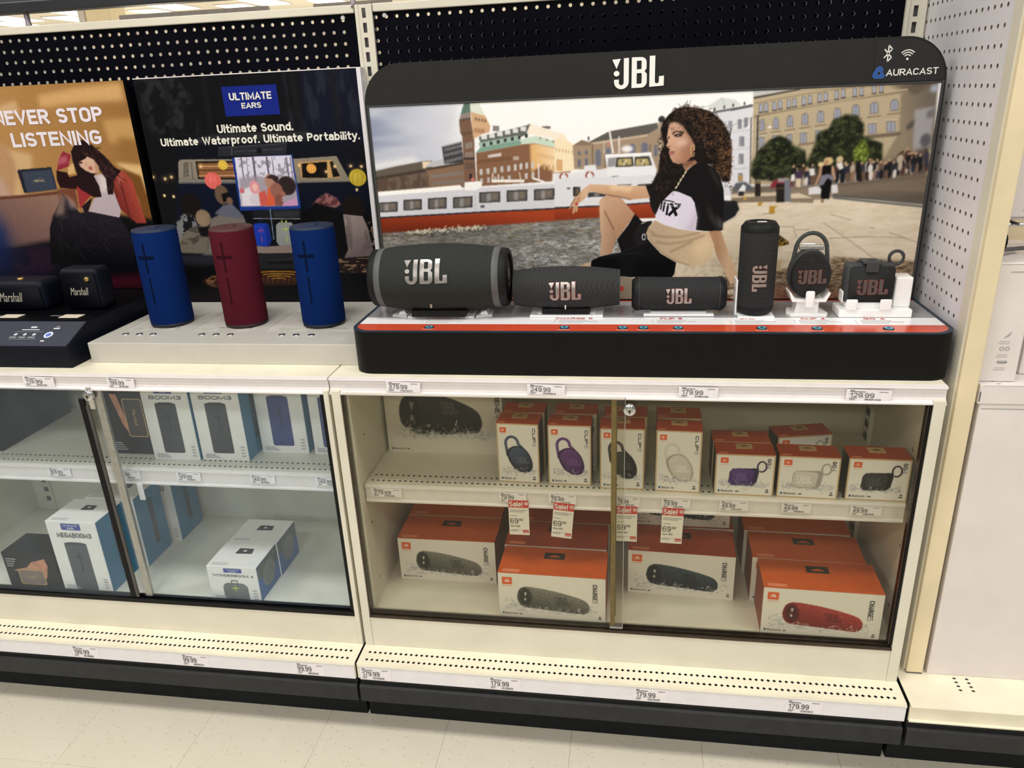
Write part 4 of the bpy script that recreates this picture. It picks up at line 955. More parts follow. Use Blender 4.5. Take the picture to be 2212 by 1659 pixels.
('p',(128,130,142),.5,1,'1568 686 1588 686 1591 648 1570 648'),
('p',(158,160,172),.5,1,'1571 683 1577 683 1579 650 1573 650'),
('l',(180,180,188),1.5,.3,1,'1568 647 1593 647'),
('p',(128,130,142),.5,1,'1571 618 1590 617 1593 577 1573 578'),
('p',(158,160,172),.5,1,'1574 614 1579 614 1582 580 1576 580'),
('l',(180,180,188),1.5,.3,1,'1571 576 1595 577'),
('p',(128,130,142),.5,1,'1573 540 1592 540 1594 504 1575 505'),
('p',(158,160,172),.5,1,'1576 537 1581 537 1583 507 1578 507'),
('l',(180,180,188),1.5,.3,1,'1573 503 1597 504'),
('p',(150,152,162),.5,1,'1521 749 1537 749 1539 714 1523 715'),
('l',(190,190,200),1.4,.3,1,'1537 702 1616 711'),
('l',(190,190,200),1.4,.3,1,'1541 634 1619 639'),
('l',(184,184,194),1.6,.3,1,'1545 557 1619 560'),
('e',(190,150,80),1,1,'1584 520 9 13'),
('p',(192,174,140),.6,1,'1614 838 1613 858 2302 861 2321 617 2319 508 1783 484 1622 494 1623 631'),
('p',(200,204,206),.6,1,'1613 858 1773 859 1622 840 1614 836'),
('p',(70,64,62),.6,1,'1614 836 1787 860 1795 856 1617 829'),
('g',(150,134,110),(118,108,96),2,1,'2173 827 2302 861 2321 617 2135 570 2186 680','2190 701','2303 733'),
('p',(104,92,80),3,1,'2127 856 2301 864 2224 818 2197 834'),
('p',(166,162,164),2,1,'2232 763 2305 774 2312 617 2248 593 2236 711'),
('e',(96,92,100),2,1,'2289 647 20 26'),
('e',(180,190,214),3,1,'2293 840 14 14'),
('p',(120,116,118),2,1,'2279 756 2305 769 2307 733 2279 731'),
('p',(92,84,78),2,1,'2211 708 2237 729 2237 700 2212 686'),
('l',(146,126,98),5,.8,1,'1622 763 1757 784 1974 813 2197 835'),
('l',(206,190,158),2,.3,1,'1622 769 2196 841'),
('l',(160,142,112),2.5,.6,1,'1620 812 1790 836 2005 861'),
('l',(150,130,104),5,.3,1,'1803 644 1870 652'),
('l',(120,104,84),7,1,1,'2061 666 2194 676'),
('p',(120,112,108),.5,1,'1637 810 1653 810 1656 776 1639 776'),
('p',(168,174,190),.5,1,'1640 807 1651 807 1653 779 1642 779'),
('l',(86,76,66),2,.3,1,'1638 775 1657 776'),
('p',(120,112,108),.5,1,'1657 813 1674 812 1676 778 1660 779'),
('p',(168,174,190),.5,1,'1660 810 1671 809 1673 781 1662 782'),
('l',(86,76,66),2,.3,1,'1658 778 1678 778'),
('p',(120,112,108),.5,1,'1689 816 1705 815 1708 782 1691 782'),
('p',(168,174,190),.5,1,'1692 813 1703 812 1705 785 1694 785'),
('l',(86,76,66),2,.3,1,'1690 781 1709 781'),
('p',(120,112,108),.5,1,'1711 820 1727 819 1730 786 1713 786'),
('p',(168,174,190),.5,1,'1714 817 1725 817 1727 789 1716 789'),
('l',(86,76,66),2,.3,1,'1712 785 1731 786'),
('p',(120,112,108),.5,1,'1744 823 1760 822 1763 789 1747 789'),
('p',(168,174,190),.5,1,'1747 820 1758 820 1760 792 1749 792'),
('l',(86,76,66),2,.3,1,'1745 788 1765 789'),
('p',(120,112,108),.5,1,'1766 826 1782 825 1785 792 1769 793'),
('p',(168,174,190),.5,1,'1769 823 1780 823 1782 795 1771 795'),
('l',(86,76,66),2,.3,1,'1767 791 1787 792'),
('p',(120,112,108),.5,1,'1801 831 1817 830 1820 797 1804 797'),
('p',(168,174,190),.5,1,'1804 828 1815 827 1818 800 1806 800'),
('l',(86,76,66),2,.3,1,'1803 796 1822 797'),
('p',(120,112,108),.5,1,'1824 835 1840 834 1843 801 1827 801'),
('p',(168,174,190),.5,1,'1827 832 1838 831 1840 804 1829 804'),
('l',(86,76,66),2,.3,1,'1826 800 1845 801'),
('p',(120,112,108),.5,1,'1860 840 1876 839 1879 806 1863 807'),
('p',(168,174,190),.5,1,'1863 837 1874 836 1877 809 1866 809'),
('l',(86,76,66),2,.3,1,'1862 805 1881 806'),
('p',(120,112,108),.5,1,'1883 843 1899 842 1902 809 1886 810'),
('p',(168,174,190),.5,1,'1885 840 1896 839 1899 812 1888 812'),
('l',(86,76,66),2,.3,1,'1885 808 1904 809'),
('p',(120,112,108),.5,1,'1924 848 1940 847 1943 814 1927 815'),
('p',(168,174,190),.5,1,'1926 845 1937 844 1940 817 1929 818'),
('l',(86,76,66),2,.3,1,'1926 813 1945 814'),
('p',(120,112,108),.5,1,'1948 853 1964 852 1967 819 1951 820'),
('p',(168,174,190),.5,1,'1950 850 1961 849 1964 822 1953 822'),
('l',(86,76,66),2,.3,1,'1950 818 1969 819'),
('p',(120,112,108),.5,1,'1991 855 2007 854 2010 821 1994 822'),
('p',(168,174,190),.5,1,'1993 852 2004 852 2007 824 1997 825'),
('l',(86,76,66),2,.3,1,'1993 821 2012 821'),
('p',(120,112,108),.5,1,'2016 857 2031 856 2035 823 2019 824'),
('p',(168,174,190),.5,1,'2018 854 2029 853 2032 826 2022 827'),
('l',(86,76,66),2,.3,1,'2018 823 2037 823'),
('p',(120,112,108),.5,1,'2061 863 2077 863 2081 830 2065 831'),
('p',(168,174,190),.5,1,'2064 860 2075 860 2078 833 2067 833'),
('l',(86,76,66),2,.3,1,'2064 829 2083 830'),
('p',(120,112,108),.5,1,'2088 866 2103 865 2108 832 2092 833'),
('p',(168,174,190),.5,1,'2091 863 2101 862 2105 835 2094 836'),
('l',(86,76,66),2,.3,1,'2091 832 2109 832'),
('p',(128,118,112),.6,1,'1647 703 1644 738 1649 749 1660 751 1666 739 1669 705'),
('p',(160,166,184),.6,1,'1650 707 1648 737 1649 745 1660 746 1663 738 1665 708'),
('l',(120,116,124),1.2,.3,1,'1655 745 1658 706'),
('l',(150,130,104),3,.3,1,'1640 691 1677 696'),
('p',(128,118,112),.6,1,'1699 709 1697 743 1702 755 1713 756 1720 745 1723 710'),
('p',(160,166,184),.6,1,'1702 713 1700 742 1702 750 1713 752 1717 743 1719 714'),
('l',(120,116,124),1.2,.3,1,'1708 750 1711 711'),
('l',(150,130,104),3,.3,1,'1692 697 1732 701'),
('p',(128,118,112),.6,1,'1753 716 1750 750 1756 761 1768 762 1775 751 1778 717'),
('p',(160,166,184),.6,1,'1756 719 1754 749 1756 757 1768 758 1772 750 1774 720'),
('l',(120,116,124),1.2,.3,1,'1762 757 1766 718'),
('l',(150,130,104),3,.3,1,'1746 703 1787 708'),
('p',(128,118,112),.6,1,'1810 722 1807 756 1812 767 1825 768 1833 757 1836 723'),
('p',(160,166,184),.6,1,'1813 725 1810 755 1813 763 1826 764 1829 756 1832 726'),
('l',(120,116,124),1.2,.3,1,'1819 763 1823 724'),
('l',(150,130,104),3,.3,1,'1802 709 1846 714'),
('p',(128,118,112),.6,1,'1869 728 1866 762 1871 774 1885 775 1893 763 1896 730'),
('p',(160,166,184),.6,1,'1872 732 1869 761 1872 769 1885 770 1890 762 1893 733'),
('l',(120,116,124),1.2,.3,1,'1879 769 1883 731'),
('l',(150,130,104),3,.3,1,'1861 716 1907 720'),
('p',(128,118,112),.6,1,'1931 737 1928 771 1934 782 1948 783 1956 772 1960 738'),
('p',(160,166,184),.6,1,'1934 741 1931 770 1934 778 1948 779 1953 771 1956 741'),
('l',(120,116,124),1.2,.3,1,'1941 778 1945 739'),
('l',(150,130,104),3,.3,1,'1923 725 1971 729'),
('p',(128,118,112),.6,1,'2000 747 1996 780 2002 792 2017 793 2025 781 2029 748'),
('p',(160,166,184),.6,1,'2003 751 2000 780 2003 787 2017 788 2022 780 2025 751'),
('l',(120,116,124),1.2,.3,1,'2010 787 2014 749'),
('l',(150,130,104),3,.3,1,'1991 735 2040 739'),
('p',(128,118,112),.6,1,'2067 754 2063 787 2070 798 2086 799 2095 788 2099 755'),
('p',(160,166,184),.6,1,'2070 757 2067 786 2070 794 2086 795 2092 787 2095 758'),
('l',(120,116,124),1.2,.3,1,'2078 794 2083 756'),
('l',(150,130,104),3,.3,1,'2058 742 2111 746'),
('p',(128,118,112),.6,1,'2142 762 2137 795 2144 806 2159 807 2168 796 2172 763'),
('p',(160,166,184),.6,1,'2144 766 2141 794 2144 802 2159 803 2165 795 2169 766'),
('l',(120,116,124),1.2,.3,1,'2152 802 2157 764'),
('l',(150,130,104),3,.3,1,'2132 750 2184 754'),
('p',(134,124,116),.5,1,'1645 682 1668 681 1671 637 1648 638'),
('p',(158,164,182),.5,1,'1649 679 1665 678 1667 641 1651 641'),
('l',(124,120,126),1.2,.3,1,'1657 679 1659 641'),
('l',(206,190,160),2.5,.3,1,'1640 685 1672 687'),
('p',(134,124,116),.5,1,'1698 687 1720 686 1724 642 1701 643'),
('p',(158,164,182),.5,1,'1701 684 1717 683 1720 645 1704 646'),
('l',(124,120,126),1.2,.3,1,'1709 683 1712 646'),
('l',(206,190,160),2.5,.3,1,'1693 690 1725 692'),
('p',(134,124,116),.5,1,'1754 690 1777 689 1781 645 1757 646'),
('p',(158,164,182),.5,1,'1757 686 1774 686 1777 648 1761 649'),
('l',(124,120,126),1.2,.3,1,'1766 686 1769 649'),
('l',(206,190,160),2.5,.3,1,'1749 693 1781 695'),
('p',(134,124,116),.5,1,'1806 694 1833 693 1837 650 1810 651'),
('p',(158,164,182),.5,1,'1809 691 1830 690 1833 653 1813 654'),
('l',(124,120,126),1.2,.3,1,'1820 691 1823 653'),
('l',(206,190,160),2.5,.3,1,'1800 697 1838 699'),
('p',(134,124,116),.5,1,'1864 701 1892 700 1896 657 1869 658'),
('p',(158,164,182),.5,1,'1868 698 1889 698 1893 660 1872 661'),
('l',(124,120,126),1.2,.3,1,'1878 698 1882 661'),
('l',(206,190,160),2.5,.3,1,'1859 704 1897 706'),
('p',(134,124,116),.5,1,'2064 720 2096 719 2101 676 2069 677'),
('p',(158,164,182),.5,1,'2067 717 2093 716 2097 679 2072 680'),
('l',(124,120,126),1.2,.3,1,'2080 716 2085 680'),
('l',(206,190,160),2.5,.3,1,'2057 723 2101 724'),
('p',(134,124,116),.5,1,'2132 725 2167 724 2172 682 2137 683'),
('p',(158,164,182),.5,1,'2136 722 2164 721 2169 685 2140 686'),
('l',(124,120,126),1.2,.3,1,'2150 722 2155 685'),
('l',(206,190,160),2.5,.3,1,'2125 729 2173 730'),
('l',(110,98,86),2.5,.3,1,'1611 759 1625 496'),
('l',(60,58,60),3,.3,1,'1637 766 1648 507'),
('e',(250,248,244),.6,1,'1686 719 7 5'),
('e',(252,252,252),.6,1,'1601 721 5 5'),
('l',(120,112,104),.7,.3,1,'1535 729 1617 759 1686 720'),
('p',(38,44,26),2.4,1,'1627 531 1628 577 1651 630 1692 667 1725 682 1759 671 1784 644 1832 621 1839 583 1870 540 1869 509 1782 498 1642 515'),
('m',(66,76,42),7,5,.55,.15,.85,2.5,'1627 531 1628 577 1651 630 1692 667 1725 682 1759 671 1784 644 1832 621 1839 583 1870 540 1869 509 1782 498 1642 515'),
('m',(22,26,16),9,8,.55,.15,.8,2,'1627 531 1628 577 1651 630 1692 667 1725 682 1759 671 1784 644 1832 621 1839 583 1870 540 1869 509 1782 498 1642 515'),
('m',(96,104,66),4,3,.72,.08,.5,2,'1627 531 1628 577 1651 630 1692 667 1725 682 1759 671 1784 644 1832 621 1839 583 1870 540 1869 509 1782 498 1642 515'),
('p',(38,44,26),2.4,1,'1848 563 1850 590 1871 646 1877 690 1917 704 1932 736 1977 756 2018 750 2048 714 2050 670 2091 654 2127 638 2134 574 2044 527 1875 528'),
('m',(66,76,42),7,5,.55,.15,.85,2.5,'1848 563 1850 590 1871 646 1877 690 1917 704 1932 736 1977 756 2018 750 2048 714 2050 670 2091 654 2127 638 2134 574 2044 527 1875 528'),
('m',(22,26,16),9,8,.55,.15,.8,2,'1848 563 1850 590 1871 646 1877 690 1917 704 1932 736 1977 756 2018 750 2048 714 2050 670 2091 654 2127 638 2134 574 2044 527 1875 528'),
('m',(96,104,66),4,3,.72,.08,.5,2,'1848 563 1850 590 1871 646 1877 690 1917 704 1932 736 1977 756 2018 750 2048 714 2050 670 2091 654 2127 638 2134 574 2044 527 1875 528'),
('p',(112,132,42),1.6,1,'2018 608 2031 633 2045 655 2062 658 2072 636 2081 594 2075 561 2034 564'),
('m',(158,176,66),4,4,.55,.12,.8,1,'2018 608 2031 633 2045 655 2062 658 2072 636 2081 594 2075 561 2034 564'),
('m',(62,80,24),4,4,.6,.12,.8,1,'2018 608 2031 633 2045 655 2062 658 2072 636 2081 594 2075 561 2034 564'),
('p',(150,132,112),1,1,'1551 462 1973 487 2316 512 2324 393 1554 410'),
('g',(238,220,190),(226,206,176),1.5,1,'1507 425 1767 421 1905 424 1980 434 2326 391 2341 155 2337 -3 1439 -1 1443 266 1523 298','1869 405','1900 75'),
('m',(212,192,162),14,3,.55,.4,.45,2,'1507 425 1767 421 1905 424 1980 434 2326 391 2341 155 2337 -3 1439 -1 1443 266 1523 298'),
('m',(246,232,208),40,9,.55,.4,.5,2,'1507 425 1767 421 1905 424 1980 434 2326 391 2341 155 2337 -3 1439 -1 1443 266 1523 298'),
('p',(232,212,180),2,1,'1308 94 1332 167 1527 252 1644 303 1666 -11 1311 -10'),
('m',(204,182,150),8,4,.56,.15,.7,2,'1317 154 1651 212 1666 -11 1311 -10'),
('l',(150,128,102),1.4,.6,.8,'1813 314 1831 270'),
('l',(150,128,102),1.4,.6,.8,'1934 328 2038 257 2164 167'),
('l',(150,128,102),1.4,.6,.8,'2199 283 2267 258 2330 235'),
('l',(150,128,102),1.4,.6,.8,'1768 313 1813 314'),
('l',(150,128,102),1.4,.6,.8,'1824 299 1879 300'),
('l',(150,128,102),1.4,.6,.8,'1960 262 2114 266 2266 260'),
('l',(150,128,102),1.4,.6,.8,'1957 363 2044 337'),
('l',(150,128,102),1.4,.6,.8,'2124 304 2140 300'),
('p',(150,124,96),3,1,'1980 180 2125 169 2280 162 2336 155 2335 -3 1754 -2 1751 128 1855 131 1978 126'),
('m',(84,64,48),8,2.2,.5,.25,.85,3,'1980 180 2125 169 2280 162 2336 155 2335 -3 1754 -2 1751 128 1855 131 1978 126'),
('m',(206,178,140),7,2.2,.58,.2,.75,3,'1980 180 2125 169 2280 162 2336 155 2335 -3 1754 -2 1751 128 1855 131 1978 126'),
('p',(150,92,74),5,.6,'1749 59 1984 36 2334 47 2333 -3 1749 -2'),
('m',(120,86,66),9,4,.5,.15,.9,2,'1533 121 1600 86 1606 -1 1514 -1'),
('p',(128,112,94),.8,1,'1955 483 2316 512 2322 397 1959 439'),
('g',(128,112,94),(100,90,78),2,1,'1978 440 2127 456 2317 444 2321 401 1959 439','2124 479','2133 405'),
('l',(92,92,92),4,.8,1,'1960 438 2131 423 2321 400'),
('l',(160,140,116),1.5,.3,1,'1973 485 2316 511'),
('l',(88,94,98),3.5,.8,1,'1962 430 2321 386'),
('p',(226,204,172),.6,1,'1552 456 1739 462 1736 444 1553 438'),
('p',(140,122,100),.6,1,'1553 438 1736 444 1738 420 1554 418'),
('p',(228,208,178),.6,1,'1790 450 1824 453 1884 430 1796 429'),
('p',(150,130,106),.6,1,'1792 431 1884 430 1886 411 1793 415'),
('p',(120,106,92),2,1,'1550 482 1783 488 1793 460 1552 456'),
('p',(92,96,106),1,1,'1555 470 1565 499 1603 504 1628 488 1641 468'),
('p',(140,40,50),1.2,1,'1706 478 1716 505 1750 516 1785 511 1814 479'),
('p',(160,150,156),1,1,'1734 516 1780 515 1782 498 1736 499'),
('p',(44,36,32),.8,1,'1644 505 1666 504 1671 442 1648 443'),
('p',(40,34,32),.8,1,'1730 493 1764 492 1770 416 1737 417'),
('p',(118,124,136),.8,1,'1762 507 1786 506 1794 417 1769 418'),
('l',(150,120,70),2.5,.3,1,'1644 499 1670 499'),
('l',(110,86,56),2,.3,1,'1734 473 1763 475'),
('p',(238,238,240),.8,1,'1596 495 1609 484 1606 461 1575 457 1582 473'),
('p',(50,46,46),1,1,'1579 465 1602 465 1603 447 1580 447'),
('p',(204,150,44),.6,1,'1710 402 1745 400 1732 394 1734 369 1710 372'),
('p',(198,150,50),.6,1,'1664 420 1684 418 1675 403 1661 404'),
('p',(206,160,60),.6,1,'1602 443 1614 442 1614 430 1603 430'),
('l',(150,130,104),1.5,.3,1,'1689 369 1728 370'),
('p',(190,146,48),.5,1,'1742 270 1763 278 1801 248 1802 239 1771 231 1747 228'),
('m',(48,34,20),4,3,.5,.1,.9,.6,'1742 270 1763 278 1801 248 1802 239 1771 231 1747 228'),
('p',(222,172,52),.6,1,'1743 230 1752 230 1756 161 1747 161'),
('p',(214,186,140),1,1,'1746 166 1780 172 1776 125 1748 123'),
('p',(28,28,32),1,1,'1503 427 1558 424 1583 388 1571 357 1509 323'),
('l',(220,206,184),3,.8,1,'1559 417 1594 395 1594 374 1559 351 1521 331'),
('p',(34,34,38),1,1,'1520 428 1575 426 1588 389 1557 357 1524 335'),
('p',(78,66,58),4,.85,'1787 532 1965 560 2149 570 2303 624 2315 510 1974 483 1792 476'),
('e',(60,58,74),1,1,'1849 530 9 18'),
('e',(222,216,210),1,1,'1853 503 7 20'),
('e',(206,160,120),.8,1,'1848 553 5 6'),
('e',(30,28,30),1,1,'2264 572 11 20'),
('e',(150,112,90),1,1,'2270 543 8 23'),
('e',(206,160,120),.8,1,'2262 598 4 6'),
('e',(30,28,30),1,1,'2221 556 12 17'),
('e',(110,86,70),1,1,'2225 531 9 19'),
('e',(60,44,36),.8,1,'2218 578 4 6'),
('e',(42,44,60),1,1,'2119 550 12 20'),
('e',(222,216,210),1,1,'2124 521 9 22'),
('e',(206,160,120),.8,1,'2117 576 4 6'),
('e',(150,112,90),1,1,'1998 536 10 17'),
('e',(80,52,44),1,1,'2003 511 7 20'),
('e',(206,160,120),.8,1,'1996 558 4 6'),
('e',(110,86,70),1,1,'2213 579 13 21'),
('e',(30,28,30),1,1,'2219 548 10 23'),
('e',(60,44,36),.8,1,'2210 605 4 6'),
('e',(190,170,150),1,1,'2230 569 11 18'),
('e',(190,170,150),1,1,'2234 541 8 21'),
('e',(206,160,120),.8,1,'2227 592 4 6'),
('e',(30,28,30),1,1,'2213 556 11 16'),
('e',(80,52,44),1,1,'2218 532 9 18'),
('e',(60,44,36),.8,1,'2211 576 4 6'),
('e',(150,112,90),1,1,'2040 540 10 18'),
('e',(222,216,210),1,1,'2044 514 8 20'),
('e',(206,160,120),.8,1,'2038 563 5 6'),
('e',(42,44,60),1,1,'2123 544 12 17'),
('e',(190,170,150),1,1,'2127 519 9 20'),
('e',(206,160,120),.8,1,'2121 566 4 6'),
('e',(222,216,210),1,1,'2084 551 12 21'),
('e',(30,28,30),1,1,'2088 520 9 23'),
('e',(60,44,36),.8,1,'2082 577 4 6'),
('e',(222,216,210),1,1,'2096 551 13 21'),
('e',(42,44,60),1,1,'2101 521 10 23'),
('e',(206,160,120),.8,1,'2094 577 4 6'),
('e',(222,216,210),1,1,'1808 527 12 18'),
('e',(110,86,70),1,1,'1813 500 9 20'),
('e',(206,160,120),.8,1,'1807 550 5 6'),
('e',(60,58,74),1,1,'1804 525 13 17'),
('e',(190,170,150),1,1,'1809 499 10 20'),
('e',(60,44,36),.8,1,'1803 548 5 6'),
('e',(150,112,90),1,1,'2147 543 10 16'),
('e',(80,52,44),1,1,'2151 519 7 18'),
('e',(206,160,120),.8,1,'2146 563 4 6'),
('e',(30,28,30),1,1,'2106 542 8 17'),
('e',(42,44,60),1,1,'2109 517 6 19'),
('e',(206,160,120),.8,1,'2104 563 4 6'),
('e',(110,86,70),1,1,'2199 557 10 18'),
('e',(222,216,210),1,1,'2204 531 8 20'),
('e',(60,44,36),.8,1,'2196 579 4 6'),
('e',(60,58,74),1,1,'1855 525 12 16'),
('e',(60,58,74),1,1,'1859 501 9 18'),
('e',(206,160,120),.8,1,'1854 546 5 6'),
('e',(30,28,30),1,1,'2097 543 13 18'),
('e',(222,216,210),1,1,'2101 517 10 20'),
('e',(206,160,120),.8,1,'2095 566 5 6'),
('e',(150,112,90),1,1,'2304 575 9 19'),
('e',(80,52,44),1,1,'2309 547 7 21'),
('e',(60,44,36),.8,1,'2301 599 4 6'),
('e',(190,170,150),1,1,'2026 544 11 19'),
('e',(150,112,90),1,1,'2029 515 8 22'),
('e',(206,160,120),.8,1,'2024 568 4 6'),
('e',(30,28,30),1,1,'2239 583 11 16'),
('e',(42,44,60),1,1,'2243 559 8 18'),
('e',(206,160,120),.8,1,'2236 604 4 6'),
('e',(30,28,30),1,1,'2256 572 10 19'),
('e',(80,52,44),1,1,'2262 544 8 21'),
('e',(206,160,120),.8,1,'2253 596 4 6'),
('e',(60,58,74),1,1,'2091 552 10 21'),
('e',(42,44,60),1,1,'2096 521 7 24'),
('e',(60,44,36),.8,1,'2089 578 4 6'),
('e',(190,170,150),1,1,'2255 580 9 17'),
('e',(28,30,36),1,1,'2260 554 7 19'),
('e',(206,160,120),.8,1,'2252 602 4 6'),
('e',(80,52,44),1,1,'1972 537 13 18'),
('e',(222,216,210),1,1,'1975 510 10 20'),
('e',(206,160,120),.8,1,'1970 560 5 6'),
('e',(190,170,150),1,1,'2121 543 12 17'),
('e',(60,58,74),1,1,'2124 518 9 19'),
('e',(60,44,36),.8,1,'2119 564 4 6'),
('e',(80,52,44),1,1,'2231 591 12 20'),
('e',(80,52,44),1,1,'2235 561 9 23'),
('e',(206,160,120),.8,1,'2228 616 4 6'),
('e',(30,28,30),1,1,'1796 534 9 21'),
('e',(110,86,70),1,1,'1800 503 7 24'),
('e',(206,160,120),.8,1,'1794 561 5 6'),
('e',(28,30,36),1,1,'2197 564 13 20'),
('e',(30,28,30),1,1,'2203 534 9 23'),
('e',(60,44,36),.8,1,'2194 590 4 6'),
('e',(80,52,44),1,1,'1967 544 11 21'),
('e',(28,30,36),1,1,'1970 513 8 24'),
('e',(206,160,120),.8,1,'1965 570 5 6'),
('e',(28,30,36),1,1,'2155 544 11 16'),
('e',(110,86,70),1,1,'2159 520 9 18'),
('e',(206,160,120),.8,1,'2153 565 4 6'),
('e',(28,30,36),1,1,'1984 543 10 20'),
('e',(30,28,30),1,1,'1988 513 7 23'),
('e',(60,44,36),.8,1,'1982 569 5 6'),
('e',(80,52,44),1,1,'1833 537 9 21'),
('e',(190,170,150),1,1,'1839 505 7 24'),
('e',(206,160,120),.8,1,'1832 564 5 6'),
('e',(190,170,150),1,1,'1997 544 9 20'),
('e',(222,216,210),1,1,'2003 514 6 23'),
('e',(206,160,120),.8,1,'1995 569 5 6'),
('e',(190,170,150),1,1,'2203 577 13 18'),
('e',(190,170,150),1,1,'2207 551 9 20'),
('e',(60,44,36),.8,1,'2201 599 4 6'),
('e',(110,86,70),1,1,'2245 578 10 17'),
('e',(80,52,44),1,1,'2249 553 8 19'),
('e',(206,160,120),.8,1,'2243 599 4 6'),
('e',(60,58,74),1,1,'2244 562 11 17'),
('e',(42,44,60),1,1,'2248 537 8 19'),
('e',(206,160,120),.8,1,'2242 583 4 6'),
('e',(30,28,30),1,1,'2259 562 9 19'),
('e',(110,86,70),1,1,'2265 533 6 22'),
('e',(60,44,36),.8,1,'2256 587 4 6'),
('e',(28,30,36),1,1,'2106 547 10 19'),
('e',(150,112,90),1,1,'2111 519 8 21'),
('e',(206,160,120),.8,1,'2104 570 5 6'),
('e',(30,28,30),1,1,'2236 578 11 15'),
('e',(42,44,60),1,1,'2241 555 8 18'),
('e',(206,160,120),.8,1,'2234 598 4 6'),
('e',(28,30,36),1,1,'2089 552 11 21'),
('e',(80,52,44),1,1,'2094 521 9 24'),
('e',(206,160,120),.8,1,'2087 578 4 6'),
('e',(42,44,60),1,1,'1868 536 9 20'),
('e',(42,44,60),1,1,'1871 506 7 23'),
('e',(60,44,36),.8,1,'1867 562 4 6'),
('e',(60,58,74),1,1,'1870 537 13 20'),
('e',(110,86,70),1,1,'1874 506 10 23'),
('e',(206,160,120),.8,1,'1868 563 4 6'),
('e',(222,216,210),1,1,'2094 544 10 18'),
('e',(222,216,210),1,1,'2099 517 8 20'),
('e',(206,160,120),.8,1,'2092 566 4 6'),
('e',(110,86,70),1,1,'2134 546 11 18'),
('e',(30,28,30),1,1,'2138 520 8 20'),
('e',(206,160,120),.8,1,'2132 568 4 6'),
('e',(42,44,60),1,1,'2185 545 9 16'),
('e',(222,216,210),1,1,'2190 521 7 18'),
('e',(206,160,120),.8,1,'2183 566 4 6'),
('e',(222,216,210),1,1,'2052 544 9 19'),
('e',(222,216,210),1,1,'2057 516 7 21'),
('e',(60,44,36),.8,1,'2050 568 4 6'),
('e',(110,86,70),1,1,'2250 559 13 17'),
('e',(190,170,150),1,1,'2255 534 9 19'),
('e',(206,160,120),.8,1,'2248 580 4 6'),
('e',(28,30,36),1,1,'1986 543 13 20'),
('e',(28,30,36),1,1,'1992 513 10 23'),
('e',(60,44,36),.8,1,'1984 568 5 6'),
('e',(42,44,60),1,1,'2004 539 11 18'),
('e',(110,86,70),1,1,'2008 512 8 20'),
('e',(206,160,120),.8,1,'2002 562 5 6'),
('e',(28,30,36),1,1,'2255 568 10 18'),
('e',(42,44,60),1,1,'2258 541 8 20'),
('e',(60,44,36),.8,1,'2252 591 4 6'),
('e',(42,44,60),1,1,'2061 543 13 18'),
('e',(110,86,70),1,1,'2066 516 10 21'),
('e',(206,160,120),.8,1,'2059 566 4 6'),
('e',(80,52,44),1,1,'2046 545 9 19'),
('e',(222,216,210),1,1,'2050 516 7 22'),
('e',(206,160,120),.8,1,'2044 569 4 6'),
('e',(28,30,36),1,1,'2280 570 9 16'),
('e',(28,30,36),1,1,'2284 545 7 18'),
('e',(206,160,120),.8,1,'2278 591 4 6'),
('e',(42,44,60),1,1,'1846 524 9 16'),
('e',(222,216,210),1,1,'1849 500 7 18'),
('e',(206,160,120),.8,1,'1845 545 5 6'),
('e',(60,58,74),1,1,'2300 587 11 17'),
('e',(60,58,74),1,1,'2305 562 9 19'),
('e',(60,44,36),.8,1,'2297 609 4 6'),
('e',(30,28,30),1,1,'2167 551 9 19'),
('e',(28,30,36),1,1,'2171 523 7 21'),
('e',(206,160,120),.8,1,'2164 575 4 6'),
('e',(60,58,74),1,1,'2059 542 11 18'),
('e',(110,86,70),1,1,'2063 515 8 20'),
('e',(206,160,120),.8,1,'2057 565 4 6'),
('e',(216,190,140),1,1,'1972 584 14 13'),
('p',(236,230,226),1,1,'1959 564 1982 575 1991 548 1975 541'),
('p',(22,20,22),1.5,1,'2034 577 2053 573 2068 492 2044 497'),
('p',(238,234,232),1,1,'1787 527 1800 532 1804 503 1787 501'),
('p',(74,48,84),1,1,'1805 542 1828 541 1829 510 1808 511'),
('p',(226,206,176),1,1,'1808 512 1829 512 1828 477 1813 477'),
('p',(232,226,222),1,1,'1855 550 1876 551 1882 524 1862 521'),
('p',(190,140,106),.8,1,'1895 570 1911 562 1906 520 1890 481 1883 485 1895 527'),
('p',(206,156,118),.8,1,'1941 561 1951 557 1965 506 1959 499 1946 530'),
('p',(14,12,14),.8,1,'1907 562 1941 561 1943 522 1950 495 1946 424 1915 427 1903 512 1909 523'),
('p',(126,126,146),1,1,'1904 520 1931 528 1955 518 1955 495 1933 511 1917 481 1900 483'),
('e',(222,190,130),1,1,'1928 578 19 16'),
('e',(196,140,104),.8,1,'1921 572 8 12'),
('e',(232,206,150),1,1,'1901 566 13 10'),
('p',(232,230,232),.8,1,'1861 474 1898 479 1913 465 1911 447 1863 445'),
('p',(228,226,228),.8,1,'1949 482 1973 484 1980 449 1955 448'),
('p',(150,108,84),.6,1,'1915 427 1926 427 1926 410 1916 412'),
('p',(226,210,196),.6,1,'1928 426 1942 427 1938 408 1928 410'),
('blur',.9),
('p',(152,134,112),1,1,'1081 106 1155 97 1158 -49 1070 -49'),
('p',(206,60,44),.3,1,'1086 59 1104 59 1105 38 1086 38'),
('g',(176,128,96),(208,166,132),.6,1,'996 437 1000 318 1005 279 998 193 1051 207 1070 278 1059 315 1019 395','1070 297','1000 298'),
('g',(206,162,128),(184,136,102),.6,1,'996 434 1004 448 1020 458 1049 464 1087 453 1150 378 1123 338 1074 272 1059 313 1018 397','1034 431','1119 335'),
('l',(120,80,58),2,.8,1,'1018 395 1039 355 1060 313'),
('p',(214,174,140),.6,1,'904 152 957 173 959 147'),
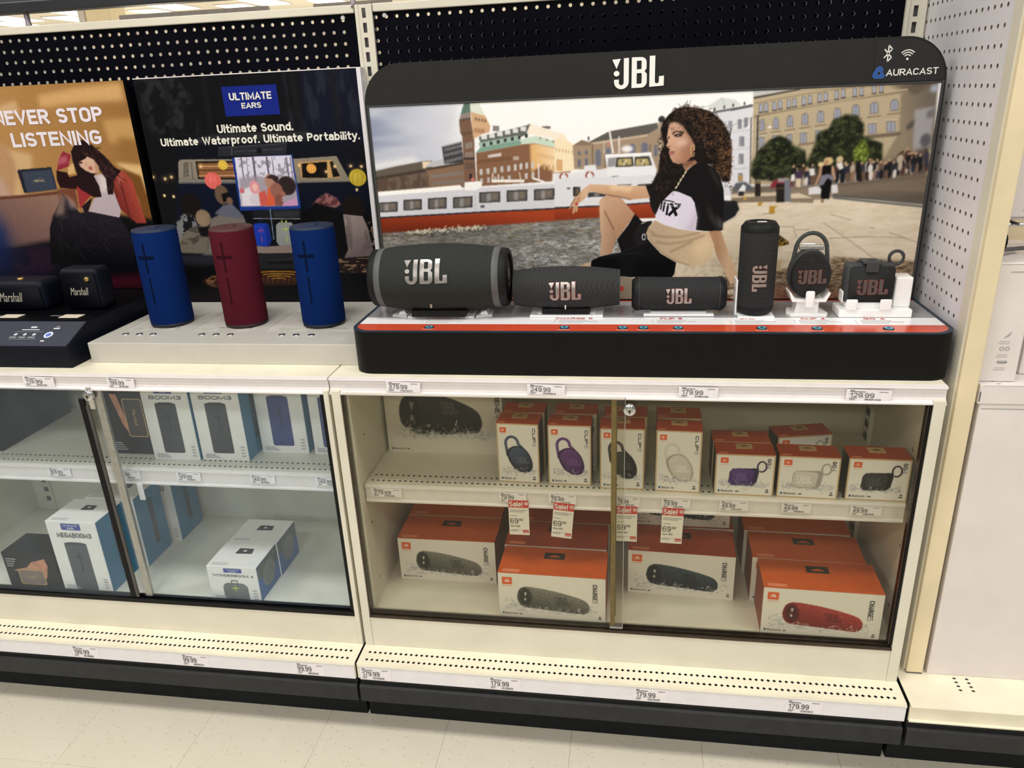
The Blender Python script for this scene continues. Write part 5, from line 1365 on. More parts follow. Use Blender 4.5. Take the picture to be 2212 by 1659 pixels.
('p',(222,184,150),3,.6,'996 436 1008 447 1019 439 1004 367 1001 329'),
('p',(14,14,16),.6,1,'1150 380 1183 345 1224 348 1210 310 1200 280 1219 256 1266 205 1333 166 1327 114 1315 97 1134 100 1087 106 957 151 962 178 996 194 1051 206 1090 212 1091 216 1074 269 1123 335'),
('p',(26,26,28),1,1,'1172 341 1224 349 1214 310 1200 257 1162 242 1143 273 1153 311'),
('l',(220,220,222),1.6,.3,1,'1197 280 1197 276 1196 272 1194 269 1192 267 1190 267 1188 267 1186 269 1185 272 1184 276 1183 280 1183 284 1184 288 1186 290 1188 292 1190 293 1192 292 1194 290 1195 287 1196 284 1197 280 1197 276'),
('l',(196,190,180),1.5,.3,1,'1178 337 1202 348'),
('l',(38,38,42),1.5,.3,1,'1091 214 1162 242 1208 256'),
('l',(34,34,38),3,2,1,'1004 189 1113 208 1190 208'),
('g',(186,136,98),(236,192,148),.6,1,'1461 308 1517 303 1538 244 1570 174 1605 84 1602 55 1571 63 1548 112 1504 195 1482 260','1492 214','1559 205'),
('p',(176,120,86),.6,1,'1571 63 1604 84 1609 57 1598 47'),
('p',(28,21,18),1.2,1,'1282 782 1306 802 1348 811 1405 802 1454 786 1499 747 1531 694 1542 635 1544 554 1541 507 1512 506 1485 548 1458 577 1397 586 1346 577 1366 551 1359 530 1332 480 1307 457 1293 422 1276 396 1254 370 1235 374 1216 453 1222 512 1248 566 1249 626 1266 661 1249 725 1259 755'),
('s',420,12,1.1,((96,66,44),(62,42,30),(130,92,60),(18,14,12)),1,.75,None,.2,'1391 802 1454 787 1499 747 1531 694 1542 635 1542 547 1504 526 1465 577 1433 656 1401 733'),
('s',160,10,1.2,((150,102,62),(120,82,52),(52,36,26),(28,20,16)),1,.8,None,.2,'1487 640 1542 638 1544 546 1505 512 1484 562'),
('s',70,11,.8,((40,30,26),(86,60,44)),1,.85,None,.2,'1299 802 1348 820 1397 812 1409 791 1321 787'),
('s',80,9,.9,((22,17,16),(48,34,28)),1.2,.9,None,.2,'1248 725 1273 731 1269 626 1252 555 1224 512 1249 555'),
('s',120,9,1,((60,46,38),(18,14,13),(44,30,26)),1.1,.8,None,.2,'1220 519 1294 517 1279 407 1231 390'),
('s',120,12,.8,((8,6,6),),.9,.8,None,.2,'1282 782 1306 802 1348 811 1405 802 1454 786 1499 747 1531 694 1542 635 1544 554 1541 507 1512 506 1485 548 1458 577 1397 586 1346 577 1366 551 1359 530 1332 480 1307 457 1293 422 1276 396 1254 370 1235 374 1216 453 1222 512 1248 566 1249 626 1266 661 1249 725 1259 755'),
('s',20,8,1,((90,62,42),),1,.9,None,.2,'1528 547 1549 546 1552 478 1535 478'),
('p',(24,22,24),.8,1,'1191 497 1224 507 1243 482 1242 408 1231 378 1217 408 1210 446'),
('p',(20,19,21),.6,1,'1397 586 1429 589 1473 566 1500 530 1518 475 1524 420 1523 354 1524 303 1457 300 1410 306 1411 367 1400 423 1385 445 1332 468 1309 474 1331 516 1358 551'),
('p',(226,218,238),.6,1,'1309 474 1332 469 1385 445 1401 419 1415 359 1410 300 1338 311 1274 331 1242 355 1238 374 1260 426 1289 455'),
('p',(202,186,206),4,.7,'1405 404 1415 359 1410 300 1368 306 1396 356'),
('p',(240,232,246),6,.6,'1243 363 1273 370 1337 350 1338 311 1274 331'),
('l',(16,16,18),6.5,.3,1,'1302 423 1315 395 1327 368'),
('l',(16,16,18),6,.3,1,'1339 411 1317 395 1293 370'),
('l',(16,16,18),4.5,.3,1,'1291 421 1284 372'),
('l',(22,22,24),4,.3,1,'1276 431 1270 388'),
('l',(34,32,34),3.5,.3,1,'1265 435 1259 396'),
('l',(232,226,240),.9,.1,1,'1271 430 1345 414'),
('l',(232,226,240),.9,.1,1,'1271 418 1346 403'),
('l',(232,226,240),.9,.1,1,'1271 437 1345 421'),
('l',(20,20,22),2.4,.3,1,'1265 438 1293 432'),
('l',(18,18,20),2.6,.3,1,'1317 420 1345 416'),
('l',(20,20,22),2.2,.3,1,'1293 434 1317 426'),
('p',(70,62,60),3,.7,'1444 578 1474 548 1494 512 1507 468 1491 497 1471 534'),
('p',(78,72,70),4,.7,'1449 437 1480 366 1523 311 1501 313 1470 351'),
('p',(110,100,94),3,.6,'1494 373 1522 339 1524 305 1508 320'),
('g',(196,168,134),(230,196,152),.6,1,'1236 352 1274 331 1338 311 1410 300 1466 298 1491 241 1482 187 1450 152 1393 150 1333 165 1266 205 1219 256 1199 295 1210 325','1264 294','1456 176'),
('l',(152,122,94),4,2,.7,'1222 287 1283 278 1347 277 1428 295'),
('l',(152,122,94),4,2,.7,'1242 256 1303 247 1377 258 1451 283'),
('l',(152,122,94),4,2,.7,'1304 212 1348 231 1400 257'),
('l',(152,122,94),4,2,.7,'1210 310 1241 287'),
('p',(242,210,162),6,.7,'1401 231 1459 276 1487 237 1478 187 1442 156 1419 176'),
('l',(176,146,112),2,.8,1,'1203 287 1266 213 1336 169 1393 152'),
('g',(206,156,116),(222,178,140),.6,1,'1193 498 1147 498 1094 499 1019 507 953 510 921 485 886 449 871 428 860 401 871 409 884 430 878 388 886 386 896 419 887 396 900 394 905 429 932 450 956 481 1019 466 1087 454 1132 441 1213 447','1072 456','1072 504'),
('p',(250,214,164),3,.75,'1034 504 1143 496 1125 474 1087 482 1049 483'),
('p',(232,190,156),2,.6,'932 497 955 504 943 463 920 445 909 441'),
('l',(150,100,76),1.5,.3,1,'894 466 878 431 862 402'),
('l',(158,108,82),1.2,.3,1,'911 456 897 426'),
('e',(206,34,62),.6,1,'897 428 6 5'),
('l',(140,96,68),2.5,1,1,'1019 466 1087 453 1132 441'),
('p',(170,116,86),.8,1,'1344 588 1396 597 1404 586 1372 566 1358 552'),
('p',(120,78,58),2,.8,'1343 584 1392 601 1386 583 1354 570'),
('g',(216,166,136),(166,112,84),.6,1,'1283 748 1302 755 1329 746 1355 724 1382 682 1395 660 1391 640 1380 612 1357 589 1328 584 1304 592 1294 609 1289 623 1286 633 1290 646 1276 659 1283 675 1277 696','1303 674','1390 643'),
('e',(234,194,170),4,.75,'1339 669 25 17'),
('p',(188,136,104),4,.6,'1315 753 1359 724 1382 678 1360 686 1330 722'),
('p',(160,108,82),3,.6,'1306 600 1342 591 1377 615 1364 587 1328 583'),
('l',(42,28,24),2.6,.4,1,'1297 704 1313 716 1342 710'),
('e',(40,26,24),.8,1,'1321 699 17 5'),
('e',(90,56,48),2,.6,'1324 701 14 7'),
('l',(44,30,28),2.2,.3,1,'1278 690 1288 694'),
('e',(206,150,124),2,.7,'1289 659 12 8'),
('l',(120,74,60),1.2,.3,1,'1283 656 1293 654'),
('p',(158,90,86),.5,1,'1286 635 1301 638 1315 633 1301 628 1289 630'),
('p',(182,112,106),.5,1,'1289 630 1301 628 1311 629 1301 619 1291 619'),
('l',(226,180,152),1.2,.5,1,'1276 659 1283 675 1277 695'),
('e',(186,136,110),2,.5,'1307 617 9 4'),
('p',(24,18,16),1,1,'1265 755 1285 782 1328 777 1372 734 1396 678 1401 650 1393 657 1376 686 1348 728 1322 750 1293 754 1276 731 1270 689 1257 697'),
('s',90,13,.9,((64,46,38),(44,31,26),(10,8,8),(88,64,50)),.7,.7,None,.2,'1269 731 1285 775 1331 780 1379 734 1411 670 1398 643 1374 693 1322 753 1283 748'),
('s',110,11,.9,((104,72,48),(60,42,32),(14,11,10),(140,100,70)),1,.75,None,.2,'1299 799 1348 808 1405 799 1428 760 1408 719 1372 751 1328 784'),
('s',130,10,.9,((52,38,32),(12,9,9),(74,54,44)),1,.75,None,.2,'1250 648 1287 604 1303 578 1350 570 1345 516 1307 466 1233 445 1224 515 1248 566'),
('e',(150,98,74),6,.45,'1355 644 14 21'),
('p',(226,180,152),5,.6,'1287 744 1304 749 1330 736 1337 718 1298 716'),
('l',(150,100,80),1.2,.5,1,'1290 646 1294 639'),
('e',(222,206,198),.3,1,'1319 698 6 2'),
('e',(30,20,18),.3,1,'1317 698 3 2'),
('l',(22,14,14),1.3,.3,1,'1306 697 1315 702 1334 704 1340 706'),
('e',(40,26,24),.4,1,'1283 688 3 2'),
('l',(206,170,116),1.8,.3,1,'1391 636 1391 629 1390 622 1389 617 1387 614 1385 613 1382 614 1380 618 1378 623 1377 629 1376 636 1376 644 1377 650 1379 655 1380 658 1383 659 1385 658 1387 655 1389 650 1390 643 1391 636 1391 629'),
('s',14,16,.5,((40,28,24),),.8,.8,None,.2,'1283 737 1344 742 1352 704 1288 706'),
('l',(176,160,130),2.5,.5,1,'1362 555 1338 516 1321 484'),
('e',(214,200,164),.4,.8,'1358 550 4 6'),
('e',(214,200,164),.4,.8,'1349 534 4 6'),
('e',(214,200,164),.4,.8,'1339 519 4 6'),
('e',(214,200,164),.4,.8,'1330 503 4 6'),
('e',(214,200,164),.4,.8,'1320 487 4 6')]

# print artwork, points in half millimetres on its board
ART_K = [('p',(164,122,70),.6,1,'-147 1205 1556 1124 1299 -77 -660 -73'),
('g',(150,108,58),(178,134,80),.6,1,'-147 1205 1556 1124 1299 -77 -660 -73','1230 955','499 788'),
('p',(208,164,108),6,1,'701 1002 924 1030 1179 1044 1179 957 934 958 702 941'),
('p',(192,150,92),6,1,'1031 874 1199 874 1213 764 1046 757'),
('p',(222,184,128),4,1,'1052 664 1201 653 1209 429 1140 431 1127 595'),
('p',(150,108,56),8,1,'1099 788 1213 764 1201 653 1086 676'),
('p',(206,170,124),5,1,'308 927 572 983 577 924 281 849'),
('p',(206,170,124),6,1,'179 785 455 749 587 718 563 638 472 627 483 508 72 482'),
('p',(184,142,104),5,1,'183 799 448 777 473 681 468 627 406 496 87 524'),
('p',(196,168,160),8,.6,'87 524 398 496 382 574 329 658'),
('p',(116,74,32),3,1,'1076 637 1179 594 1198 464 1197 346 1143 347 1136 479'),
('g',(142,108,94),(112,84,80),.6,1,'-433 493 477 515 786 536 776 431 675 370 565 269 308 239 -565 164','573 513','409 243'),
('p',(104,64,48),.6,1,'-440 475 476 512 786 537 781 519 472 498 -448 457'),
('p',(116,66,48),2,1,'684 538 788 543 782 438 727 439 674 476'),
('g',(22,20,40),(8,8,12),4,1,'-534 241 307 237 565 270 619 399 863 416 1165 375 1239 359 1282 -153 -693 -154','345 303','792 150'),
('g',(20,44,104),(12,16,40),22,1,'-459 428 295 405 312 237 291 79 -628 7','191 342','308 79'),  # blue at lower left: reflected light painted into the print
('m',(44,24,44),60,30,.5,.3,.7,12,'322 230 589 241 542 77 291 79'),
('p',(60,14,28),8,1,'851 68 1255 87 1237 5 850 0'),
('p',(48,54,70),.6,1,'475 637 680 647 683 537 491 521'),
('p',(58,66,82),.6,1,'483 626 669 636 670 545 502 530'),
('p',(32,34,44),.6,1,'475 637 499 638 499 522 480 526'),
('l',(36,38,46),5,.3,1,'479 639 680 647'),
('l',(120,96,76),3,.3,1,'491 522 683 537'),
('s',26,5,1,((196,176,130),),.6,.9,None,.2,'552 590 620 592 617 580 549 579'),
('p',(140,44,58),.6,1,'770 729 812 709 779 652 706 632 737 694'),
('p',(196,112,122),3,.7,'715 661 738 697 787 706 777 672'),
('p',(38,16,18),.6,1,'704 634 763 622 772 598 830 610 909 614 938 573 902 497 817 534 701 545 693 586'),
('p',(216,176,122),.6,1,'774 645 814 671 809 617 767 610'),
('p',(156,50,52),.6,1,'798 551 872 502 831 472 788 431'),
('p',(26,18,26),.6,1,'800 445 876 492 834 423 812 402'),
('p',(188,172,178),.6,1,'913 601 986 616 1007 517 1027 426 1006 383 834 420 883 485 934 501'),
('p',(222,210,206),4,.8,'936 600 984 606 992 517 937 518'),
('g',(120,42,38),(168,70,56),.6,1,'1027 623 1094 617 1128 568 1136 479 1156 352 1098 353 1023 426 1007 517','1011 503','1127 534'),
('p',(196,110,90),5,.6,'1046 611 1083 603 1049 529 1031 550'),
('l',(84,26,26),3,1,1,'1059 570 1062 460 1069 362'),
('g',(30,26,36),(10,10,14),.6,1,'832 418 1008 383 1065 249 1028 133 526 138 578 335 621 406 709 517 751 453 782 410','780 403','721 188'),
('s',60,40,2.2,((44,38,50),(20,18,24),(60,52,60)),.2,.5,None,1,'635 399 766 467 905 394 1027 256 640 189 582 299'),
('p',(150,122,108),5,.8,'623 399 693 514 723 509 685 405'),
('p',(190,170,160),5,.6,'723 509 766 467 765 432 727 439'),
('p',(34,18,22),.6,1,'814 725 849 763 893 782 946 754 1006 692 1046 638 1076 623 1023 578 1000 503 969 504 978 585 954 640 913 601 931 546 930 491 884 492 817 535 820 603 812 671'),
('s',60,26,1.6,((50,28,28),(20,12,14),(84,56,48)),.15,.8,-1.1,.2,'842 737 952 747 1046 638 996 503 974 599 924 641'),
('p',(214,174,148),.6,1,'839 684 894 701 934 681 953 647 947 617 908 613 874 628 849 650'),
('p',(30,16,20),.6,1,'816 698 865 710 901 701 890 689 839 670'),
('e',(70,40,40),.6,1,'854 669 14 5'),
('e',(176,92,86),.8,1,'905 640 11 11'),
('p',(184,140,116),.6,1,'885 669 892 661 880 650'),
('p',(170,124,100),3,.7,'933 674 956 647 943 614 929 617')]

# print artwork, points in half millimetres on its board
ART_N = [('p',(13,14,18),.6,1,'-108 1255 1327 1186 1176 -257 -505 -270'),
('p',(16,19,36),12,1,'877 1158 1240 1141 1228 786 852 799'),
('m',(46,48,52),26,22,.55,.2,.7,8,'4 1137 278 1140 305 871 45 869'),
('m',(40,42,52),18,60,.55,.2,.7,8,'759 1133 1155 1130 1151 862 746 877'),
('l',(24,25,28),15,4,.8,'174 1160 160 854'),
('l',(24,25,28),12.5,4,.8,'375 1151 368 847'),
('l',(24,25,28),12.5,4,.8,'833 1130 839 831'),
('l',(24,25,28),15,4,.8,'1031 1121 1043 824'),
('p',(22,38,128),.4,1,'460 1077 747 1077 747 942 461 942'),
('p',(46,46,48),3,1,'221 820 301 850 475 865 867 858 938 828 883 808 525 810'),
('p',(12,16,28),8,.8,'135 655 175 810 1002 826 1107 737 1166 547 123 572'),
('p',(40,42,48),.8,1,'392 798 760 807 747 754 380 753'),
('l',(84,84,88),2,.3,1,'465 798 457 757'),
('l',(78,80,84),1.2,.3,1,'467 773 736 779'),
('l',(74,74,78),1.5,.3,1,'391 795 758 805'),
('p',(14,14,18),.5,1,'596 786 622 785 618 762 592 763'),
('p',(138,130,116),.6,1,'158 733 173 745 475 738 459 618 138 626'),
('p',(34,24,18),.6,1,'253 734 471 730 459 637 250 646'),
('p',(140,94,60),1,1,'262 724 466 720 458 647 259 653'),
('l',(206,160,116),2.4,.3,1,'265 708 466 705'),
('l',(60,40,30),2.4,.3,1,'261 689 462 686'),
('l',(206,160,116),2.4,.3,1,'256 661 457 659'),
('l',(34,32,30),1.3,.2,1,'186 728 215 729'),
('l',(34,32,30),1.3,.2,1,'185 722 214 723'),
('l',(34,32,30),1.3,.2,1,'183 716 212 717'),
('l',(34,32,30),1.3,.2,1,'182 710 211 711'),
('l',(34,32,30),1.3,.2,1,'181 704 210 705'),
('l',(34,32,30),1.3,.2,1,'179 698 208 699'),
('l',(34,32,30),1.3,.2,1,'178 691 207 693'),
('l',(34,32,30),1.3,.2,1,'177 685 206 687'),
('l',(34,32,30),1.3,.2,1,'175 679 205 681'),
('l',(34,32,30),1.3,.2,1,'174 673 203 674'),
('l',(34,32,30),1.3,.2,1,'173 667 202 668'),
('l',(34,32,30),1.3,.2,1,'171 661 201 662'),
('l',(96,90,80),3,.3,1,'230 731 221 648 239 641'),
('p',(176,166,146),1,1,'142 644 462 636 459 618 138 626'),
('p',(140,130,112),.6,1,'779 730 1008 737 1025 697 1065 613 782 613'),
('p',(196,150,92),.6,1,'809 713 982 719 1018 632 810 632'),
('p',(14,12,14),.6,1,'820 706 954 711 947 634 816 637'),
('p',(16,14,14),.6,1,'969 709 984 714 1014 640 977 636'),
('l',(206,170,110),2.5,.3,1,'961 718 957 634'),
('p',(166,154,134),1,1,'784 628 1058 628 1065 613 782 613'),
('p',(10,16,36),8,1,'129 630 490 621 455 427 73 375'),
('p',(10,15,32),8,1,'782 613 1167 603 1150 460 784 467'),
('p',(24,54,140),.6,1,'455 745 779 750 785 493 774 479 452 483'),
('p',(222,218,236),.4,1,'469 746 773 748 771 502 461 504'),
('l',(88,80,96),3,.6,.9,'504 748 500 629'),
('l',(88,80,96),5.5,.6,.9,'568 746 564 627'),
('l',(88,80,96),5,.6,.9,'641 744 638 625'),
('l',(88,80,96),2,.6,.9,'669 743 666 625'),
('l',(88,80,96),3.5,.6,.9,'745 740 743 623'),
('l',(88,80,96),1.5,.6,.9,'532 747 527 628'),
('l',(88,80,96),2,.6,.9,'766 740 764 622'),
('m',(120,112,122),9,9,.62,.1,.6,1,'488 740 778 742 775 644 482 641'),
('p',(150,140,150),3,.8,'473 646 576 655 646 636 778 644 771 502 461 504'),
('p',(226,220,228),1.5,1,'474 585 524 600 576 582 581 506 469 505'),
('e',(226,150,160),1,1,'551 597 27 34'),
('e',(240,190,178),1,1,'553 597 15 19'),
('e',(214,206,214),1.5,1,'550 538 37 29'),
('p',(206,90,80),1.5,1,'568 571 606 581 618 505 568 503'),
('e',(178,130,112),1,1,'638 625 27 34'),
('p',(54,40,40),1,1,'620 643 650 659 690 646 678 608 652 636'),
('p',(216,96,64),1,1,'621 592 664 597 655 504 599 502'),
('e',(46,36,38),1.2,1,'726 601 49 47'),
('e',(150,98,84),1,1,'667 580 34 37'),
('p',(132,84,72),1,1,'651 552 695 562 698 503 648 502'),
('p',(206,150,190),1,1,'694 517 764 538 771 502 685 501'),
('e',(158,104,88),.8,1,'699 562 13 14'),
('l',(240,236,236),.8,.3,1,'700 534 700 531 698 529 697 527 695 526 693 525 691 526 689 527 688 529 688 532 688 534 689 537 690 540 692 542 694 543 696 543 697 543 699 542 700 539 700 537 700 534 700 531'),
('e',(206,110,120),.8,1,'480 582 14 13'),
('e',(226,190,70),.6,1,'399 711 26 24'),
('e',(248,212,92),4,.7,'395 717 13 12'),
('l',(150,110,30),.7,.2,.7,'399 734 383 711 386 688'),
('l',(150,110,30),.7,.2,.7,'404 734 399 711 395 688'),
('l',(150,110,30),.7,.2,.7,'409 734 416 710 404 687'),
('e',(224,104,96),.6,1,'330 636 46 42'),
('e',(246,126,118),4,.7,'323 646 23 21'),
('l',(150,56,54),.7,.2,.7,'329 677 300 636 305 594'),
('l',(150,56,54),.7,.2,.7,'338 677 330 636 322 594'),
('l',(150,56,54),.7,.2,.7,'347 677 360 635 338 594'),
('e',(236,168,80),.6,1,'869 681 26 24'),
('e',(255,190,102),4,.7,'865 687 13 12'),
('l',(160,96,36),.7,.2,.7,'867 705 852 681 856 657'),
('l',(160,96,36),.7,.2,.7,'872 705 869 681 865 657'),
('l',(160,96,36),.7,.2,.7,'878 704 886 680 875 657'),
('e',(196,170,54),.6,1,'1104 631 45 42'),
('e',(218,192,76),4,.7,'1096 642 23 21'),
('l',(96,80,20),.7,.2,.7,'1100 673 1075 632 1083 590'),
('l',(96,80,20),.7,.2,.7,'1109 673 1104 631 1099 589'),
('l',(96,80,20),.7,.2,.7,'1118 673 1133 630 1115 589'),
('e',(255,226,170),1.2,1,'1 662 8 7'),
('e',(200,150,90),5,.35,'1 662 18 16'),
('e',(255,226,170),1.2,1,'67 652 8 8'),
('e',(200,150,90),5,.35,'67 652 18 16'),
('e',(255,226,170),1.2,1,'104 660 8 7'),
('e',(200,150,90),5,.35,'104 660 18 16'),
('e',(255,226,170),1.2,1,'278 708 8 7'),
('e',(200,150,90),5,.35,'278 708 17 16'),
('e',(255,226,170),1.2,1,'807 698 8 7'),
('e',(200,150,90),5,.35,'807 698 17 15'),
('e',(255,226,170),1.2,1,'993 688 8 7'),
('e',(200,150,90),5,.35,'993 688 16 15'),
('e',(255,226,170),1.2,1,'945 664 8 7'),
('e',(200,150,90),5,.35,'945 664 17 15'),
('e',(255,226,170),1.2,1,'1075 687 8 7'),
('e',(200,150,90),5,.35,'1075 687 16 15'),
('e',(255,226,170),1.2,1,'1130 683 8 7'),
('e',(200,150,90),5,.35,'1130 683 16 15'),
('e',(255,220,160),1.2,1,'44 568 8 8'),
('e',(255,220,160),1.2,1,'95 562 8 8'),
('e',(255,220,160),1.2,1,'1093 572 7 8'),
('e',(20,15,14),2,1,'180 511 60 66'),
('p',(120,120,122),1,1,'76 423 126 472 183 466 198 403 156 338 73 315'),
('m',(20,20,22),11,11,.48,.06,1,.5,'76 423 126 472 183 466 198 403 156 338 73 315'),
('p',(112,104,92),1.5,1,'72 309 103 363 170 403 222 408 247 343 224 259 69 267'),
('m',(60,54,48),26,14,.55,.2,.7,3,'72 309 103 363 170 403 222 408 247 343 224 259 69 267'),
('e',(132,112,88),1,1,'238 448 43 45'),
('e',(156,134,108),4,.5,'228 438 32 35'),
('p',(14,13,14),1.5,1,'195 403 252 399 242 349 205 355'),
('p',(116,108,102),1.5,1,'229 283 277 442 357 476 461 462 473 421 438 334 267 246 190 253'),
('p',(96,98,112),1.5,1,'305 471 364 513 409 521 451 474 463 439 365 452'),
('e',(104,82,66),1,1,'365 565 39 49'),
('p',(14,13,14),1,1,'363 568 408 578 413 538 367 527'),
('e',(120,92,74),1,1,'402 532 18 20'),
('p',(38,40,50),4,1,'60 255 268 252 284 203 162 180 73 193'),
('p',(10,10,12),8,1,'-44 207 347 191 510 17 -87 19'),
('p',(26,28,34),.8,1,'518 483 781 485 774 435 515 443'),
('p',(56,58,62),2,.7,'629 476 773 478 771 442 630 444'),
('l',(150,150,160),1.6,.3,1,'515 441 773 434'),
('l',(110,130,150),2.6,.4,1,'616 487 611 331'),
('p',(26,58,168),.6,1,'511 406 522 415 587 415 596 402 597 326 584 302 557 294 514 297 502 312'),
('p',(16,34,110),3,.7,'575 414 596 402 597 326 573 293'),
('l',(30,50,140),1,.3,1,'560 423 559 419 557 415 555 412 552 411 549 410 546 411 544 413 543 415 542 419 542 423 544 427 545 430 548 433 551 435 553 436 556 435 558 433 560 430 560 427 560 423 559 419'),
('l',(230,70,100),1.3,.3,1,'548 394 547 362'),
('l',(230,70,100),1.3,.3,1,'529 377 563 378'),
('l',(230,70,100),1.3,.3,1,'544 350 545 316'),
('p',(142,146,142),.6,1,'636 406 653 418 721 417 730 405 751 329 727 297 683 291 639 295 624 319'),
('l',(196,214,60),1.3,.3,1,'685 400 684 368'),
('l',(196,214,60),1.3,.3,1,'666 383 701 385'),
('l',(196,214,60),1.3,.3,1,'684 354 682 318'),
('p',(186,204,70),.6,1,'664 418 671 432 675 418'),
('p',(186,204,70),.6,1,'686 417 695 431 699 418'),
('p',(140,124,118),.6,1,'500 300 557 294 725 303 722 258 502 260'),
('p',(36,36,40),.8,1,'502 259 727 259 722 174 497 176'),
('p',(14,14,16),.5,1,'556 215 569 215 567 201 554 201'),
('p',(14,14,16),.5,1,'575 215 587 215 585 201 572 202'),
('p',(14,14,16),.5,1,'593 215 605 215 603 202 591 202'),
('p',(14,14,16),.5,1,'611 215 623 215 621 202 609 202'),
('p',(14,14,16),.5,1,'629 215 642 215 639 202 627 202'),
('p',(14,14,16),.5,1,'647 215 660 215 658 202 645 202'),
('p',(14,14,16),.5,1,'665 216 678 215 676 202 663 202'),
('p',(14,14,16),.5,1,'683 216 696 216 694 202 681 203'),
('l',(60,60,66),1,.3,1,'501 227 725 228'),
('p',(60,34,30),1,1,'503 170 721 169 714 87 503 82'),
('l',(196,146,48),2,.4,1,'503 158 558 162 666 161 719 156'),
('l',(196,146,48),2,.4,1,'520 145 566 150 655 149 698 144'),
('l',(196,146,48),2,.4,1,'541 134 575 139 642 138 675 133'),
('l',(196,146,48),2,.4,1,'564 122 586 126 627 126 647 121'),
('l',(150,110,44),1.4,.4,1,'516 128 505 91'),
('l',(120,60,60),1.4,.4,1,'531 130 520 91'),
('l',(150,110,44),1.4,.4,1,'546 132 535 91'),
('l',(120,60,60),1.4,.4,1,'561 134 551 91'),
('l',(150,110,44),1.4,.4,1,'576 135 566 91'),
('l',(120,60,60),1.4,.4,1,'591 137 582 91'),
('l',(150,110,44),1.4,.4,1,'606 139 597 91'),
('l',(120,60,60),1.4,.4,1,'621 139 612 91'),
('l',(150,110,44),1.4,.4,1,'635 137 628 91'),
('l',(120,60,60),1.4,.4,1,'649 135 643 90'),
('l',(150,110,44),1.4,.4,1,'664 133 658 90'),
('l',(120,60,60),1.4,.4,1,'678 131 674 90'),
('l',(150,110,44),1.4,.4,1,'692 129 689 90'),
('l',(120,60,60),1.4,.4,1,'707 127 704 90'),
('p',(148,96,98),1.5,1,'837 494 879 533 930 560 981 536 1001 502 969 486 898 499'),
('m',(80,44,46),8,8,.5,.15,.8,.6,'872 528 930 560 981 536 1001 502 897 493'),
('e',(26,18,16),2,1,'1064 484 59 62'),
('p',(10,10,13),2,1,'788 456 864 516 933 492 1013 457 1014 255 953 232 761 235'),
('g',(150,134,130),(110,98,98),.6,1,'1005 453 1107 441 1129 381 1142 277 1158 239 983 229 1010 273','1039 428','1109 254'),
('m',(92,80,80),16,40,.55,.2,.6,3,'1011 446 1106 438 1142 277 998 244'),
('p',(40,30,28),2,1,'946 227 1149 233 1138 142 943 155'),
('m',(150,120,92),16,5,.56,.08,.9,.6,'946 224 1148 230 1140 153 943 155'),
('m',(140,116,100),6,6,.6,.06,.8,.6,'1127 409 1176 425 1172 277 1132 300'),
('p',(58,32,24),3,1,'161 112 233 143 312 142 297 68 208 81'),
('m',(150,110,70),8,4,.56,.1,.8,.6,'161 112 233 143 312 142 297 68 208 81'),
('p',(20,19,20),10,.8,'-140 82 1213 99 1198 -47 -170 -46')]
# ================================================================ DISPLAYS ON THE COUNTER
def paint(c, ops):
    def Q(s): v = [float(x) / 2 for x in s.split()]; return list(zip(v[::2], v[1::2]))
    for o in ops:
        k = o[0]
        if k == 'p': c.poly(Q(o[4]), o[1], o[2], o[3])
        elif k == 'e': (p, r) = Q(o[4]); c.ell(*p, *r, o[1], o[2], o[3])
        elif k == 'g': c.grad(Q(o[5]), o[1], o[2], Q(o[6])[0], Q(o[7])[0], o[3], o[4])
        elif k == 'm': c.mottle(Q(o[8]), o[1], o[2], o[3], o[4], o[5], o[6], o[7])
        elif k == 'l': c.line(Q(o[5]), o[2], o[1], o[3], o[4])
        elif k == 'blur': c.soften(o[1])
        elif k == 's': c.strokes(Q(o[9]), o[1], o[2], o[3], o[4], o[5], o[8], o[6], o[7])
def rrect(x0, x1, y0, y1, r, n=8, corners=(1, 1, 1, 1)):
    """corners: bl, br, tr, tl"""
    p = []
    for k, (cx, cy, a) in enumerate(((x0 + r, y0 + r, 180), (x1 - r, y0 + r, 270), (x1 - r, y1 - r, 0), (x0 + r, y1 - r, 90))):
        p += arc(cx, cy, r, a, a + 90, n) if corners[k] else [((x0, y0), (x1, y0), (x1, y1), (x0, y1))[k]]
    return p
def flat(poly, fr, name='flat'): return me_from(name, [fr @ Vector((p[0], p[1], 0)) for p in poly], [tuple(range(len(poly)))])
def ringflat(outer, inner, fr):
    n = len(outer); return me_from('ring', [fr @ Vector((p[0], p[1], 0)) for p in list(outer) + list(inner)], [(i, (i + 1) % n, (i + 1) % n + n, i + n) for i in range(n)])

# ---- amber and night posters
MK = mat('poster_board_black', (9, 9, 12), .4, spec=.1, var=.1)
t = thing('poster', 'amber poster of a seated person in a red leather jacket', 'poster', (-.92, -.05, .99))
ob('poster_board', G().rbox(-.298, .2985, .0006, .02, 0, .5265, .001, 1), MK, t)
c = Canvas(596, 526, 2.0, (160, 118, 68), 3); paint(c, ART_K); c.grain(3); ob('print', c.mesh(FRONT(-.298, 0, 0)), PRINT, t)
LT = mat('pale_lilac_ink', (236, 228, 238), .35, var=.02)
text('NEVER STOP', (-.0885, .2230, .4298, .4710), FRONT(0, -.0008, 0), LT, t, weight=.205); text('LISTENING', (-.0530, .2055, .3755, .4160), FRONT(0, -.0008, 0), LT, t, weight=.205)
t = thing('poster', 'dark night-camp poster board behind the row of upright speakers', 'poster', (-.304, -.045, .951))
ob('poster_board', G().rbox(-.294, .294, .0006, .034, 0, .566, .001, 1), M['white'], t)
ob('side_edge', G().rbox(.2842, .2948, -.0012, .033, 0, .5675, .0006, 1), M['white'], t); ob('top_edge', G().rbox(-.2945, .2842, -.0010, .033, .5655, .5678, .0004, 1), M['white'], t)
